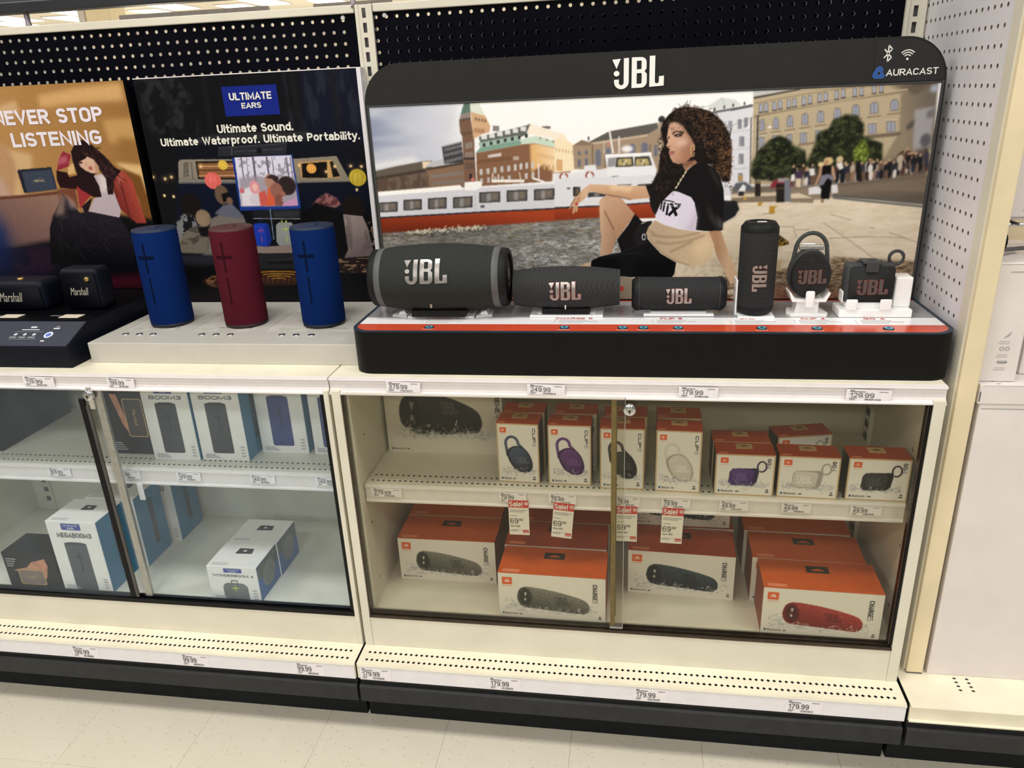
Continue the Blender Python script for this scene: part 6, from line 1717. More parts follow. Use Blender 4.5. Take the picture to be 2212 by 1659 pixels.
c = Canvas(588, 566, 1.55, (13, 14, 18), 5); paint(c, ART_N); c.grain(2.5); ob('print', c.mesh(FRONT(-.294, 0, 0)), PRINT, t)
IV = mat('ivory_ink', (238, 236, 224), .35, var=.02); F_ = FRONT(.304, -.0008, -.951)
def ptxt(s, x0, x1, z0, z1, b=.03): text(s, (x0, x1, z0, z1), F_, IV, t, b)
ptxt('ULTIMATE', -.3505, -.2405, 1.4575, 1.4762, .026); ptxt('EARS', -.3218, -.2702, 1.4380, 1.4523, .026)
ptxt('Ultimate Sound.', -.3965, -.1960, 1.3832, 1.4030); ptxt('Ultimate Waterproof. Ultimate Portability.', -.5558, -.0285, 1.3510, 1.3765)

# ---- navy demo stand at the left
t = thing('demo_stand', 'navy black sloped demo stand with lit dials at the left', 'display stand', (-.925, 0, Z_CT))
ob('stand_body', G().prism([(-.444, 0), (-.4465, .0505), (-.361, .0865), (-.05, .0865), (-.05, 0)], 'x', -.294, .2925), M['navy'], t)
ang = math.atan2(.036, .0855); FS = Matrix.Translation((0, -.4465, .0512)) @ Matrix.Rotation(ang, 4, 'X')
PANEL = mat('slate_control_panel', (62, 66, 78), .45, spec=.2, var=.05)
ob('control_panel', flat([(-.293, .003), (.290, .003), (.290, .091), (-.293, .091)], FS), PANEL, t)
def dial(x):
    d = ob('dial', ringflat(arc(x, .042, .0105, 0, 345, 23), arc(x, .042, .0070, 0, 345, 23), FS @ Matrix.Translation((0, 0, .0006))), mat('lit_blue_ring', (190, 214, 250), .3, var=.0, emit=.9), t)
    ob('dial_cap', flat(arc(x, .042, .0068, 0, 345, 23), FS @ Matrix.Translation((0, 0, .0009))), mat('dial_violet', (110, 120, 190), .3, var=.1), d)
FT = FS @ Matrix.Translation((0, 0, .0006))
for x in (.222, .022, -.178):
    dial(x); g = G()
    for a, b, z0, z1 in ((.0, .016, .0625, .067), (.004, .013, .070, .072), (-.008, .002, .018, .0225)): g.add([FT @ Vector(v) for v in ((x + a, z0, 0), (x + b, z0, 0), (x + b, z1, 0), (x + a, z1, 0))], [(0, 1, 2, 3)])
    for a, b, z0, z1 in ((-.062, -.046, .066, .072), (-.080, -.034, .0585, .0615), (-.094, -.020, .0525, .053), (-.094, -.022, .026, .0265)): g.add([FT @ Vector(v) for v in ((x + a, z0, 0), (x + b, z0, 0), (x + b, z1, 0), (x + a, z1, 0))], [(0, 1, 2, 3)])
    for q in range(3):
        g.add([FT @ Vector((x - .086 + q * .024 + p[0], .043 + p[1], 0)) for p in arc(0, 0, .0045, 0, 330, 11)], [tuple(range(12))])
        for zz in (.0335, .0305): g.add([FT @ Vector(v) for v in ((x - .096 + q * .024, zz, 0), (x - .078 + q * .024, zz, 0), (x - .078 + q * .024, zz + .0012, 0), (x - .096 + q * .024, zz + .0012, 0))], [(0, 1, 2, 3)])
    ob('panel_print', g, mat('pale_panel_ink', (205, 208, 214), .4, var=.03), t)
ob('platform_panel', G().box(-.292, .290, -.355, -.052, .0866, .0872), mat('platform_black', (7, 8, 12), .4, spec=.08, var=.1), t)
def plate(x, w, label):
    p = thing('name_plate', label, 'plate', (x, -.322, Z_CT + .0873)); ob('plate_card', G().rbox(-w, w, -.014, .014, 0, .0012, .0004, 1), mat('ivory_card', (232, 220, 200), .4, var=.02), p)
    ob('caption', G().box(-w - .034, -w - .006, .002, .008, 0, .0004), mat('caption_grey', (120, 120, 126), .5, var=.04), p)
plate(-.866, .026, 'small ivory name plate left of the square dark speaker'); plate(-.703, .026, 'small ivory name plate in front of the square dark speaker')
NVL = mat('navy_leather', (13, 17, 31), .5, spec=.2, var=.2, vscale=90, bump=.3, bscale=700); GRL = mat('navy_grille', (8, 10, 19), .6, spec=.1, bump=.5, bscale=900, kind='weave', var=0); GOLD = mat('brass_gold', (206, 172, 104), .25, metal=.8, var=.05)
def script_text(rect, fr, par): text('Marshall', rect, fr, mat('silver_script', (196, 190, 176), .3, metal=.3, var=.03), par, .004, False, .35, 'script_lettering')
t = thing('leather_speaker', 'low wide navy speaker with gold knob at the left edge', 'speaker', (-.893, -.235, Z_CT + .0873))
ob('cabinet_shell', G().rbox(-.085, .085, -.0375, .04, 0, .075, .014, 4), NVL, t); ob('front_grille', G().rbox(-.079, .079, -.0392, -.032, .005, .061, .006, 3, edges='y'), GRL, t)
ob('control_knob', G().lathe([(.008, 0), (.008, .0035), (.0065, .0045), (.0005, .0045)], 20, c=(.012, -.012, .0745), caps=False), GOLD, t); script_text((-.038, .028, .0235, .047), FRONT(0, -.0396, 0), t)
t = thing('leather_speaker', 'small square dark speaker with gold knob beside the tall blue speaker', 'speaker', (-.7085, -.235, Z_CT + .0873))
ob('cabinet_shell', G().rbox(-.052, .052, -.03, .03, 0, .103, .013, 4), NVL, t); ob('front_grille', G().rbox(-.047, .047, -.0318, -.025, .004, .094, .006, 3, edges='y'), GRL, t)
ob('control_knob', G().lathe([(.006, 0), (.006, -.004), (.0045, -.0052), (.0005, -.0052)], 20, 'y', (.027, -.0318, .078), caps=False), GOLD, t); script_text((-.027, .023, .038, .057), FRONT(0, -.0322, 0), t)

# ---- silver tray with three upright speakers
t = thing('speaker_tray', 'silver grey tray carrying three upright cylinder speakers', 'display tray', (-.294, -.22, Z_CT))
ob('tray_body', G().rbox(-.3165, .334, -.186, .172, 0, .0484, .0015, 2), M['silver'], t); TT = TOP(0, 0, .0487)
LIN = mat('tray_line', (166, 164, 156), .5, var=.03); BRI = mat('tray_card_gloss', (226, 226, 220), .2, var=.02)
for x0, x1, s in ((-.292, -.145, 'MEGABOOM 3'), (-.118, .045, 'BOOM 3'), (.07, .31, 'WONDERBOOM 3')):
    w = x1 - x0; cd_ = ob('info_card', flat([(x0, -.098), (x1, -.098), (x1 - .005, .12), (x0 + .005, .12)], TOP(0, 0, .0486)), mat('tray_card', (210, 207, 197), .22, var=.03), t)
    text(s, (x0 + w * .40, x0 + w * .92, -.070, -.062), TOP(0, 0, .0488), M['ink'], cd_, .004); g = G()
    for k in range(3): g.box(x0 + w * .14 + k * .004, x0 + w * (.36 - .03 * k), -.072 - k * .008, -.0695 - k * .008, .0487, .0489); g.box(x0 + w * .45, x0 + w * (.8 - .08 * k), -.078 - k * .007, -.076 - k * .007, .0487, .0489)
    g.box(x0 + w * .75, x0 + w * .93, -.05, -.049, .0487, .0489); g.box(x0 + w * .75, x0 + w * .752, -.05, -.03, .0487, .0489); g.box(x0 + .004, x0 + .006, -.09, .10, .0487, .0489); g.box(x1 - .012, x1 - .010, -.09, .10, .0487, .0489)
    ob('card_print', g, LIN, cd_)
for bx in (-.5572, -.5214, -.4858, -.3615, -.3256, -.2899, -.1626, -.1279, -.0911):
    b_ = ob('push_button', G().lathe([(.0078, 0), (.0078, .0016), (.0062, .0022), (.0058, .0012), (.0005, .0012)], 20, c=(bx + .294, -.120, .0483), caps=False), M['chrome'], t); ob('button_mark', G().box(bx + .294 - .002, bx + .294 + .002, -.1205, -.1195, .0495, .0497), M['ink'], b_)
def cylpatch(r, a0, a1, z0, z1, n=8):
    v = []; f = []
    for k in range(n + 1): a = a0 + (a1 - a0) * k / n; v += [(r * math.cos(a), r * math.sin(a), z0), (r * math.cos(a), r * math.sin(a), z1)]
    f = [(2 * k, 2 * k + 2, 2 * k + 3, 2 * k + 1) for k in range(n)]; return me_from('patch', v, f, smooth=True)
def tower(x, y, name, col, dcol, cap, label):
    t = thing('cylinder_speaker', label, 'speaker', (x, y, Z_CT + .0486), 0, 'upright speakers on the silver tray'); R = .0505; H = .234
    fab = mat(name, col, .85, spec=.06, bump=.25, bscale=1400, var=.1, vscale=700); dk = mat(name + '_mark', dcol, .7, spec=.05, var=.05)
    ob('fabric_body', G().lathe([(R * .97, .008), (R, .011), (R, H - .008), (R * .985, H - .005)], 56), fab, t)
    ob('base_ring', G().lathe([(R * .88, 0), (R * .98, .001), (R * .99, .008), (R * .97, .0085)], 56), mat(name + '_rubber', np.array(dcol) * .7, .5, var=.05), t)
    tp = ob('top_cap', G().lathe([(R * .985, H - .006), (R * .985, H - .002), (R * .95, H), (R * .01, H + .0012)], 56), mat(name + '_cap', cap, .6, var=.08, vscale=60), t); ob('hang_loop', G().lathe([(.012, H + .0012), (.012, H + .003), (.009, H + .0034), (.0005, H + .0034)], 20, caps=False), mat(name + '_cap', cap), tp)
    a = math.radians(-93); rr = R + .0007
    for a0, a1, z0, z1 in ((-.045, .045, H - .098, H - .028), (-.40, .40, H - .0655, H - .0585), (-.04, .04, H - .175, H - .11)): ob('volume_mark', cylpatch(rr, a + a0, a + a1, z0, z1), dk, t)
tower(-.4930, -.2434, 'blue_knit', (9, 38, 96), (7, 18, 44), (26, 42, 68), 'tall blue cylinder speaker nearest the dark leather speakers')
tower(-.2945, -.246, 'maroon_knit', (84, 25, 38), (50, 16, 24), (78, 44, 42), 'maroon cylinder speaker in the middle of the silver tray')
tower(-.0965, -.2446, 'blue_knit', (9, 38, 96), (7, 18, 44), (26, 42, 68), 'blue cylinder speaker nearest the big black display stand')

# ---- the big black display stand
t = thing('speaker_display', 'big black display stand with city quay photograph backboard', 'display stand', (.638, -.215, Z_CT)); ox, oy, oz = .638, -.215, Z_CT
def PX(p, q): return (p[0] - ox, p[1])
tray = rrect(.0435 - ox, 1.2345 - ox, -.456 - oy, -.19 - oy, .045, 10, (1, 1, 0, 0))
ob('tray_body', G().prism(tray, 'z', 0, .0925, smooth=False), M['jblack'], t)
ob('tray_rim', G().prism(tray, 'z', .0926, .0942), M['slate'], t)
ZT = .0944
def band(y0, y1, x0, x1, mt, nm, r=0):
    pl = rrect(x0 - ox, x1 - ox, y0 - oy, y1 - oy, r, 8, (1, 1, 0, 0)) if r else [(x0 - ox, y0 - oy), (x1 - ox, y0 - oy), (x1 - ox, y1 - oy), (x0 - ox, y1 - oy)]
    return ob(nm, flat(pl, TOP(0, 0, ZT)), mt, t)
GLG = mat('gloss_grey_panel', (150, 150, 152), .12, var=.03, spec=.6); GLW = mat('gloss_white_panel', (246, 246, 246), .2, var=.01); GLO = mat('gloss_orange_panel', (206, 78, 50), .2, var=.02)
band(-.352, -.2225, .052, 1.226, GLG, 'grey_panel'); wp = band(-.402, -.3522, .052, 1.226, GLW, 'white_panel'); op = band(-.4485, -.4022, .052, 1.226, GLO, 'orange_panel', .038); band(-.2223, -.2152, .052, 1.226, GLO, 'orange_edge')
for x, s, w in ((.224, 'XTREME 3', .072), (.5105, 'CHARGE 5', .078), (.7122, 'FLIP 6', .045), (.8672, 'GRIP', .038), (.9919, 'CLIP 4', .047), (1.1083, 'GO 4', .040)):
    text(s, (x - w / 2 - ox, x + w / 2 - ox, -.3650 - oy, -.3545 - oy), TOP(0, 0, ZT + .0004), M['redink'], wp, .03, name='product_lettering'); g = G()
    for k, (a, b) in enumerate(((-.03, .028), (-.03, .05), (-.03, .02))): g.box(x + a - ox, x + b - ox, -.3735 - k * .009 - oy, -.3712 - k * .009 - oy, ZT + .0002, ZT + .0004); g.box(x - .040 - ox, x - .037 - ox, -.3735 - k * .009 - oy, -.3712 - k * .009 - oy, ZT + .0002, ZT + .0004)
    ob('small_print', g, mat('soft_grey_ink', (176, 174, 174), .5, var=.03), wp)
BLU = mat('button_blue', (120, 190, 220), .25, var=.05); BLD = mat('button_rim', (40, 70, 84), .3, metal=.4, var=.05)
for x in (.2128, .4958, .6133, .6545, .7226, .8826, .9859, 1.116):
    b_ = ob('push_button', G().lathe([(.0100, 0), (.0100, .0022), (.0086, .003), (.0080, .0022), (.0005, .0022)], 24, c=(x - ox, -.4275 - oy, ZT - .0002), caps=False), BLD, t)
    ob('button_ring', ringflat(arc(0, 0, .0076, 0, 345, 23), arc(0, 0, .0042, 0, 345, 23), TOP(x - ox, -.4275 - oy, ZT + .0024)), BLU, b_); ob('button_label', G().box(x - .013 - ox, x + .011 - ox, -.4405 - oy, -.4385 - oy, ZT + .0002, ZT + .0004), mat('pale_orange_ink', (240, 190, 170), .5, var=.03), op)
# backboard
bo = rrect(.051 - ox, 1.2265 - ox, .0944, 1.516 - oz, .082, 12, (0, 0, 1, 1))
ob('backboard', G().prism(bo, 'y', 0, .024), [M['jgrey']], t)
ix0, ix1, iz0, iz1 = .060 - ox, 1.218 - ox, 1.0 - oz, 1.4295 - oz
c = Canvas(1158, 429.5, 1.3, (245, 245, 245), 9); paint(c, ART_J); c.c = (c.c * .86 + c.c.mean(2, keepdims=True) * .14); c.grain(2.0)
ob('photo_print', c.mesh(FRONT(ix0, -.0012, iz0)), PRINT, t)
FRM = mat('frame_trim', (62, 63, 64), .3, var=.05)
for a, b, z0, z1 in ((ix0 - .005, ix0, iz0, iz1 + .005), (ix1, ix1 + .005, iz0, iz1 + .005), (ix0, ix1, iz1, iz1 + .004)): ob('photo_trim', G().rbox(a, b, -.003, .0, z0, z1, .001, 1), FRM, t)
WL = mat('logo_white', (248, 247, 242), .35, var=.01)
ob('brand_mark', logo_mesh((.5845 - ox, .6885 - ox, 1.4440 - oz, 1.5045 - oz), FRONT(0, -.001, 0), extr=.0008), WL, t)
bd = ob('badge_panel', flat(rrect(1.0915 - ox, 1.2215 - ox, 1.4352 - oz, 1.5115 - oz, .075, 12, (0, 0, 1, 0)), FRONT(0, -.0008, 0)), mat('badge_black', (34, 35, 36), .3, var=.04), t)
FB = FRONT(-ox, -.0014, -oz)
def poly_mesh(polys, fr): 
    cu = bpy.data.curves.new('p', 'CURVE'); cu.dimensions = '2D'; cu.fill_mode = 'BOTH'
    for pl in polys:
        sp = cu.splines.new('POLY'); sp.points.add(len(pl) - 1); sp.use_cyclic_u = True
        for p, q in zip(sp.points, pl): p.co = (q[0], q[1], 0, 1)
    return curve_mesh(cu, None, fr)
def stroke(pts, w):
    p = np.array(pts, float); tt = np.gradient(p, axis=0); tt /= np.linalg.norm(tt, axis=1)[:, None]; n = np.stack([-tt[:, 1], tt[:, 0]], 1) * w / 2
    return [tuple(q) for q in np.concatenate([p + n, (p - n)[::-1]])]
bx_, bz_, s_ = 1.1135, 1.4868, .0148
g = G()
for seg in (((-.5, .5), (.5, -.5)), ((.5, -.5), (0, -1)), ((0, -1), (0, 1)), ((0, 1), (.5, .5)), ((.5, .5), (-.5, -.5))):
    (xa, za), (xb, zb) = seg; d_ = np.array([xb - xa, zb - za], float); d_ /= np.linalg.norm(d_); nn = np.array([-d_[1], d_[0]]) * .0011
    pa, pb = np.array([bx_ + xa * s_ * .9, bz_ + za * s_]) - d_ * .0006, np.array([bx_ + xb * s_ * .9, bz_ + zb * s_]) + d_ * .0006
    g.add([FB @ Vector((*q, 0)) for q in (pa + nn, pb + nn, pb - nn, pa - nn)], [(0, 1, 2, 3)])
ob('wireless_rune', g, WL, bd)
wx, wz = 1.1495, 1.4755; pl = [arc(wx, wz, .0022, 0, 330, 11)]
g = G(); g.add([FB @ Vector((*p, 0)) for p in pl[0]], [tuple(range(len(pl[0])))])
for r in (.0065, .0108, .0150):
    st = arc(wx, wz, r, 42, 138, 10); so = arc(wx, wz, r + .0018, 42, 138, 10); n = len(st); g.add([FB @ Vector((*p, 0)) for p in st + so], [(i, i + 1, i + 1 + n, i + n) for i in range(n - 1)])
ob('wifi_mark', g, WL, bd)
g = G(); sx_, sz_ = 1.1010, 1.4518
for r in (.0032, .0062, .0092):
    tri = [(sx_ + r * (1 + .14 * math.cos(3 * a + 1.57)) * math.cos(a), sz_ + r * (1 + .14 * math.cos(3 * a + 1.57)) * math.sin(a)) for a in [2 * math.pi * k / 24 for k in range(25)]]; tro = [((p[0] - sx_) * (1 + .0016 / r) + sx_, (p[1] - sz_) * (1 + .0016 / r) + sz_) for p in tri]
    if r > .009: tri, tro = tri[2:24], tro[2:24]
    n = len(tri); g.add([FB @ Vector((*p, 0)) for p in tri + tro], [(i, i + 1, i + 1 + n, i + n) for i in range(n - 1)])
ob('broadcast_mark', g, mat('mark_blue', (56, 120, 220), .35, var=.02), bd)
text('AURACAST', (1.1140, 1.2090, 1.4458, 1.4590), FB, WL, bd, .012)
# ================================================================ SPEAKERS ON THE BIG STAND
ZS = Z_CT + .0945
WEAVE = mat('charcoal_weave', (52, 53, 54), .75, spec=.15, bump=.5, bscale=330, kind='weave'); WEAVEF = mat('fine_charcoal_weave', (46, 47, 48), .75, spec=.15, bump=.4, bscale=420, kind='weave'); KNIT = mat('charcoal_knit', (50, 53, 51), .85, spec=.15, bump=.4, bscale=900, var=.18, vscale=500)
RUB = mat('black_rubber_soft', (30, 31, 32), .5, spec=.15, var=.08, vscale=60); RUBG = mat('grey_rubber', (70, 72, 73), .5, spec=.15, var=.06); LG = mat('logo_metal', (168, 164, 160), .3, metal=.6, var=.08, vscale=40); LR = mat('logo_red_edge', (196, 84, 58), .4, var=.03); LD = mat('logo_dark_fill', (84, 80, 78), .45, var=.05); ACR = mat('clear_white_acrylic', (250, 250, 250), .12, var=.01); CRAD = mat('cradle_white', (252, 252, 250), .25, var=.01)
def barrel(x0, x1, y, zc, rm, re, n=48):
    P_ = []; L_ = x1 - x0
    for k in range(25): u = k / 24; P_.append((re + (rm - re) * (1 - (2 * u - 1) ** 2), x0 + u * L_))
    return P_
def mark_on_barrel(rect, prof, y, zc, lift, mt, par, grow=0.0, name='brand_mark'):
    me = logo_mesh(rect, I4, grow, fine=.005); n = len(me.vertices); co = np.empty(n * 3); me.vertices.foreach_get('co', co); co = co.reshape(-1, 3)
    r = np.interp(co[:, 0], [p[1] for p in prof], [p[0] for p in prof]) + lift
    th = co[:, 1] / r                                   # wrap height around the barrel
    out = np.stack([co[:, 0], y - r * np.cos(th), zc + r * np.sin(th)], 1); me.vertices.foreach_set('co', out.astype(np.float32).ravel()); me.update()
    return ob(name, me, mt, par)
# large barrel
t = thing('barrel_speaker', 'largest charcoal barrel speaker at the left end of the black stand', 'speaker', (.222, -.322, ZS + .0064)); y = 0.0; zc = .0755
pr = barrel(-.146, .142, y, zc, .0735, .0605); ob('fabric_body', G().lathe(pr, 56, 'x', (0, 0, zc)), KNIT, t)
for s_ in (-1, 1):
    xe = .142 if s_ > 0 else -.146
    e = ob('end_ring', G().lathe([(.0606, xe - s_ * .012), (.0625, xe - s_ * .006), (.0615, xe + s_ * .004), (.056, xe + s_ * .007), (.050, xe + s_ * .004)], 56, 'x', (0, 0, zc), caps=False), RUB, t); ob('end_trim', G().lathe([(.0636, xe - s_ * .026), (.0646, xe - s_ * .022), (.0634, xe - s_ * .010), (.062, xe - s_ * .0095)], 56, 'x', (0, 0, zc), caps=False), mat('pale_trim', (96, 98, 97), .5, spec=.3, var=.05), t)
    ob('bass_radiator', G().lathe([(.0505, xe + s_ * .002), (.044, xe - s_ * .004), (.036, xe + s_ * .003), (.0005, xe + s_ * .004)], 48, 'x', (0, 0, zc), caps=False), RUB, t)
ob('radiator_mark', G().box(.1465, .147, -.006, .004, zc - .005, zc + .018).box(.1465, .147, -.005, .003, zc - .020, zc - .010), LG, t)
mark_on_barrel((-.066, .028, .002, .058), pr, y, zc, .0016, LG, t)
ob('foot', G().prism([(-.062, .0), (.056, .0), (.060, .014), (-.062, .014)], 'y', -.050, .03), RUB, t); ob('status_light', G().rbox(-.018, -.012, -.0585, -.052, .022, .036, .002, 2), M['alu'], t)
# medium barrel
t = thing('barrel_speaker', 'medium charcoal barrel speaker standing second from the left on the black stand', 'speaker', (.493, -.318, ZS + .0064)); zc = .0505
pr = barrel(-.111, .111, 0, zc, .0455, .0375); ob('fabric_body', G().lathe(pr, 48, 'x', (0, 0, zc)), WEAVE, t)
for s_ in (-1, 1): ob('end_cap', G().lathe([(.0376, s_ * .1111), (.0376, s_ * .1125), (.033, s_ * .1115), (.0005, s_ * .110)], 40, 'x', (0, 0, zc), caps=False), RUBG, t)
mark_on_barrel((-.035, .033, -.018, .024), pr, 0, zc, .0012, LR, t, 3.0); mark_on_barrel((-.0345, .0325, -.0175, .0235), pr, 0, zc, .0018, LG, t)
ob('foot', G().prism([(-.052, 0), (.050, 0), (.050, .011), (-.052, .011)], 'y', -.028, .02), RUB, t); ob('status_light', G().rbox(-.0025, .0005, -.0355, -.030, .012, .021, .001, 2), WL, t)
# small cylinder
t = thing('barrel_speaker', 'small black cylinder speaker lying between the medium barrel and the upright one', 'speaker', (.7275, -.312, ZS + .0064)); zc = .0348; R = .0345
pr = [(R, -.096), (R, .096)]; ob('fabric_body', G().lathe([(R, -.083), (R, .083)], 48, 'x', (0, 0, zc)), WEAVEF, t)
for s_ in (-1, 1): ob('end_cap', G().lathe([(R + .0012, s_ * .083), (R + .0012, s_ * .089), (R - .006, s_ * .097), (R - .012, s_ * .095), (.0005, s_ * .092)], 40, 'x', (0, 0, zc), caps=False), RUB, t); ob('cap_seam', G().lathe([(R + .0014, s_ * .0815), (R + .0016, s_ * .0828)], 40, 'x', (0, 0, zc), caps=False), RUBG, t)
mark_on_barrel((-.0275, .0255, -.015, .020), pr, 0, zc, .0012, LR, t, 3.0); mark_on_barrel((-.027, .025, -.0145, .0195), pr, 0, zc, .0018, LG, t)
def pad(x, y, w, d, lab):
    p = thing('speaker_pad', lab, 'pad', (x, y, ZS)); ob('pad_plate', G().rbox(-w, w, -d, d, 0, .0042, .001, 2), ACR, p); ob('pad_step', G().rbox(-w * .8, w * .8, -d * .6, d * .6, .0042, .0066, .0008, 1), ACR, p); return p
# upright speaker
t = thing('upright_speaker', 'black upright speaker with sideways lettering standing right of centre', 'speaker', (.8815, -.328, ZS + .0045)); R = .037; H = .187
ob('fabric_body', G().lathe([(R * .98, .017), (R, .020), (R, H - .020), (R * .98, H - .017)], 48), WEAVEF, t)
ob('base_cap', G().lathe([(R * .70, 0), (R * .92, .005), (R * 1.0, .013), (R * 1.0, .018)], 48), RUB, t)
tc_ = ob('top_cap', G().lathe([(R * 1.0, H - .019), (R * 1.0, H - .010), (R * .80, H), (R * .55, H + .0005), (R * .5, H - .001), (.0005, H - .001)], 48, caps=False), RUB, t); ob('top_light', G().box(-.006, .012, -.004, .006, H - .0008, H - .0004), WL, tc_); ob('seam', G().lathe([(R + .0004, H - .0195), (R + .0006, H - .0188)], 48, caps=False), RUBG, t)
def mark_on_column(rect, R, mt, lift, grow=0):
    me = logo_mesh(rect, I4, grow, True, fine=.005); n = len(me.vertices); co = np.empty(n * 3); me.vertices.foreach_get('co', co); co = co.reshape(-1, 3); th = co[:, 0] / (R + lift)
    me.vertices.foreach_set('co', np.stack([(R + lift) * np.sin(th), -(R + lift) * np.cos(th), co[:, 1]], 1).astype(np.float32).ravel()); me.update(); return ob('brand_mark', me, mt, t)
mark_on_column((-.0150, .0155, .053, .108), R, LR, .0008, 3.0); mark_on_column((-.0145, .015, .0535, .1075), R, LG, .0013)
# clip-on speaker and its cradle
t = thing('clip_speaker', 'black oval clip-on speaker with a loop handle on a white cradle', 'speaker', (.9855, -.318, ZS + .037))
ov = []
for k in range(48):
    a = 2 * math.pi * k / 48; ov.append((.0405 * math.cos(a) * (1 - .08 * math.sin(a)), .0475 + .0485 * math.sin(a)))
def shell(o, y0, y1, b):
    g = G(); cx, cz = 0, .0475; lay = [(.90, y0), (.985, y0 + b), (1.0, (y0 + y1) / 2), (.985, y1 - b), (.90, y1)]; n = len(o); v = []
    for sc, yy in lay: v += [(cx + (p[0] - cx) * sc, yy, cz + (p[1] - cz) * sc) for p in o]
    g.add(v, [(j * n + k, j * n + (k + 1) % n, (j + 1) * n + (k + 1) % n, (j + 1) * n + k) for j in range(4) for k in range(n)], 0, True); g.add(v[:n], [tuple(range(n))]); g.add(v[-n:], [tuple(range(n))]); return g
ob('side_band', shell([(p[0] * 1.03, .0475 + (p[1] - .0475) * 1.02) for p in ov], -.012, .018, .004), RUBG, t); ob('speaker_face', shell([(p[0] * .97, .0475 + (p[1] - .0475) * .97) for p in ov], -.021, -.006, .006), mat('black_knit_face', (20, 20, 21), .8, bump=.3, bscale=1200, var=.1, vscale=700), t)
lp = [(-.034, .002, .068)] + [(-.0305 * math.cos(math.radians(a)), .002, .092 + .036 * math.sin(math.radians(a))) for a in range(0, 181, 15)] + [(.034, .002, .068)]
ob('loop_handle', G().tube(lp, .0042, 12), RUBG, t); ob('clip_gate', G().rbox(-.024, .024, -.002, .008, .094, .104, .002, 2), M['alu'], t)
fr = FRONT(0, -.0216, 0); ob('brand_mark', logo_mesh((-.0265, .029, .029, .0585), fr, 3.0), LR, t); ob('brand_mark', logo_mesh((-.0258, .0283, .0296, .0579), FRONT(0, -.0222, 0)), LD, t)
g = G(); fz = .0785
g.box(-.022, -.0135, -.0222, -.0216, fz - .0004, fz + .0004).box(.0125, .0225, -.0222, -.0216, fz - .0004, fz + .0004).box(.0171, .0179, -.0222, -.0216, fz - .0045, fz + .0045)
for a, b in (((-.004, -.0045), (-.004, .0045)), ((-.004, .0045), (.004, 0)), ((.004, 0), (-.004, -.0045))):
    d_ = np.array(b) - a; d_ = d_ / np.linalg.norm(d_); n_ = np.array([-d_[1], d_[0]]) * .0004; g.add([(*q[:1], -.0222, fz + q[1]) for q in (np.array(a) + n_, np.array(b) + n_, np.array(b) - n_, np.array(a) - n_)], [(0, 1, 2, 3)])
ob('touch_icons', g, RUBG, t)
t = thing('speaker_cradle', 'white cradle holding the oval clip-on speaker', 'cradle', (.987, -.318, ZS))
ob('cradle_base', G().prism([(-.036, -.028), (.034, -.028), (.040, -.012), (.032, .03), (-.034, .03), (-.042, -.010)], 'z', 0, .004), CRAD, t); ob('cradle_stem', G().prism([(-.026, 0), (.020, 0), (.021, .034), (-.021, .034)], 'y', -.012, .02), CRAD, t)
ob('cradle_prong', G().rbox(-.010, .0075, -.032, -.0255, .018, .054, .004, 3), CRAD, t); ob('cradle_seat', G().prism([(-.034, .030), (-.041, .048), (-.038, .050), (-.028, .0352), (.026, .0352), (.036, .050), (.039, .048), (.031, .030)], 'y', -.024, .022), CRAD, t)
ob('cradle_bracket', G().rbox(-.016, .012, .024, .03, .03, .14, .003, 2), ACR, t)
# small square speaker with loop and its cradle
t = thing('square_speaker', 'small charcoal square speaker with a side loop on a white cradle', 'speaker', (1.0985, -.322, ZS + .028))
ob('side_shell', G().rbox(-.0465, .0465, -.015, .02, 0, .078, .009, 4), RUBG, t); ob('front_grille', G().rbox(-.039, .044, -.0195, -.010, .004, .073, .007, 4, edges='y'), WEAVEF, t)
ob('carry_loop', G().tube([(.049 + .0135 * math.cos(math.radians(a)), .003, .086 + .0135 * math.sin(math.radians(a))) for a in range(0, 360, 18)], .0033, 10, closed=True), RUBG, t)
cl_ = ob('top_clamp', G().prism([(-.025, .0), (-.025, .004), (.022, .004), (.022, .0)], 'z', .0775, .0815), RUBG, t)
ob('clamp_strap', G().rbox(-.012, .012, -.0225, -.0196, .062, .082, .0012, 2), RUBG, t); ob('clamp_plate', G().rbox(-.018, .016, -.022, .014, .0785, .0835, .0015, 2), RUBG, t); ob('clamp_slot', G().box(-.006, .006, -.012, -.004, .0836, .0838), RUB, t)
ob('brand_mark', logo_mesh((-.026, .034, .016, .0475), FRONT(0, -.0200, 0), 3.0), LR, t); ob('brand_mark', logo_mesh((-.0252, .0332, .0167, .0468), FRONT(0, -.0206, 0)), LD, t)
t = thing('speaker_cradle', 'white cradle block holding the small square speaker', 'cradle', (1.115, -.322, ZS))
ob('cradle_base', G().rbox(-.072, .066, -.030, .028, 0, .0165, .002, 2), CRAD, t); ob('cradle_block', G().rbox(.033, .066, -.012, .028, .0166, .078, .003, 2), CRAD, t); ob('cradle_bed', G().rbox(-.058, .022, -.018, .02, .0166, .0276, .001, 1), ACR, t)
for x in (-.050, .014): ob('cradle_prong', G().rbox(x - .011, x + .011, -.034, -.0275, .015, .038, .003, 3), CRAD, t); ob('prong_foot', G().rbox(x - .005, x + .005, -.030, -.0185, .0166, .0235, .001, 1), CRAD, t)
ob('cradle_clip', G().prism([(-.0655, .0276), (-.0655, .048), (-.0635, .050), (-.0635, .0276)], 'y', -.014, .012), CRAD, t)
pad(.220, -.322, .074, .036, 'clear white pad under the largest barrel speaker'); pad(.493, -.318, .078, .034, 'clear white pad under the medium barrel speaker'); pad(.7275, -.314, .072, .030, 'clear white pad under the small cylinder speaker')
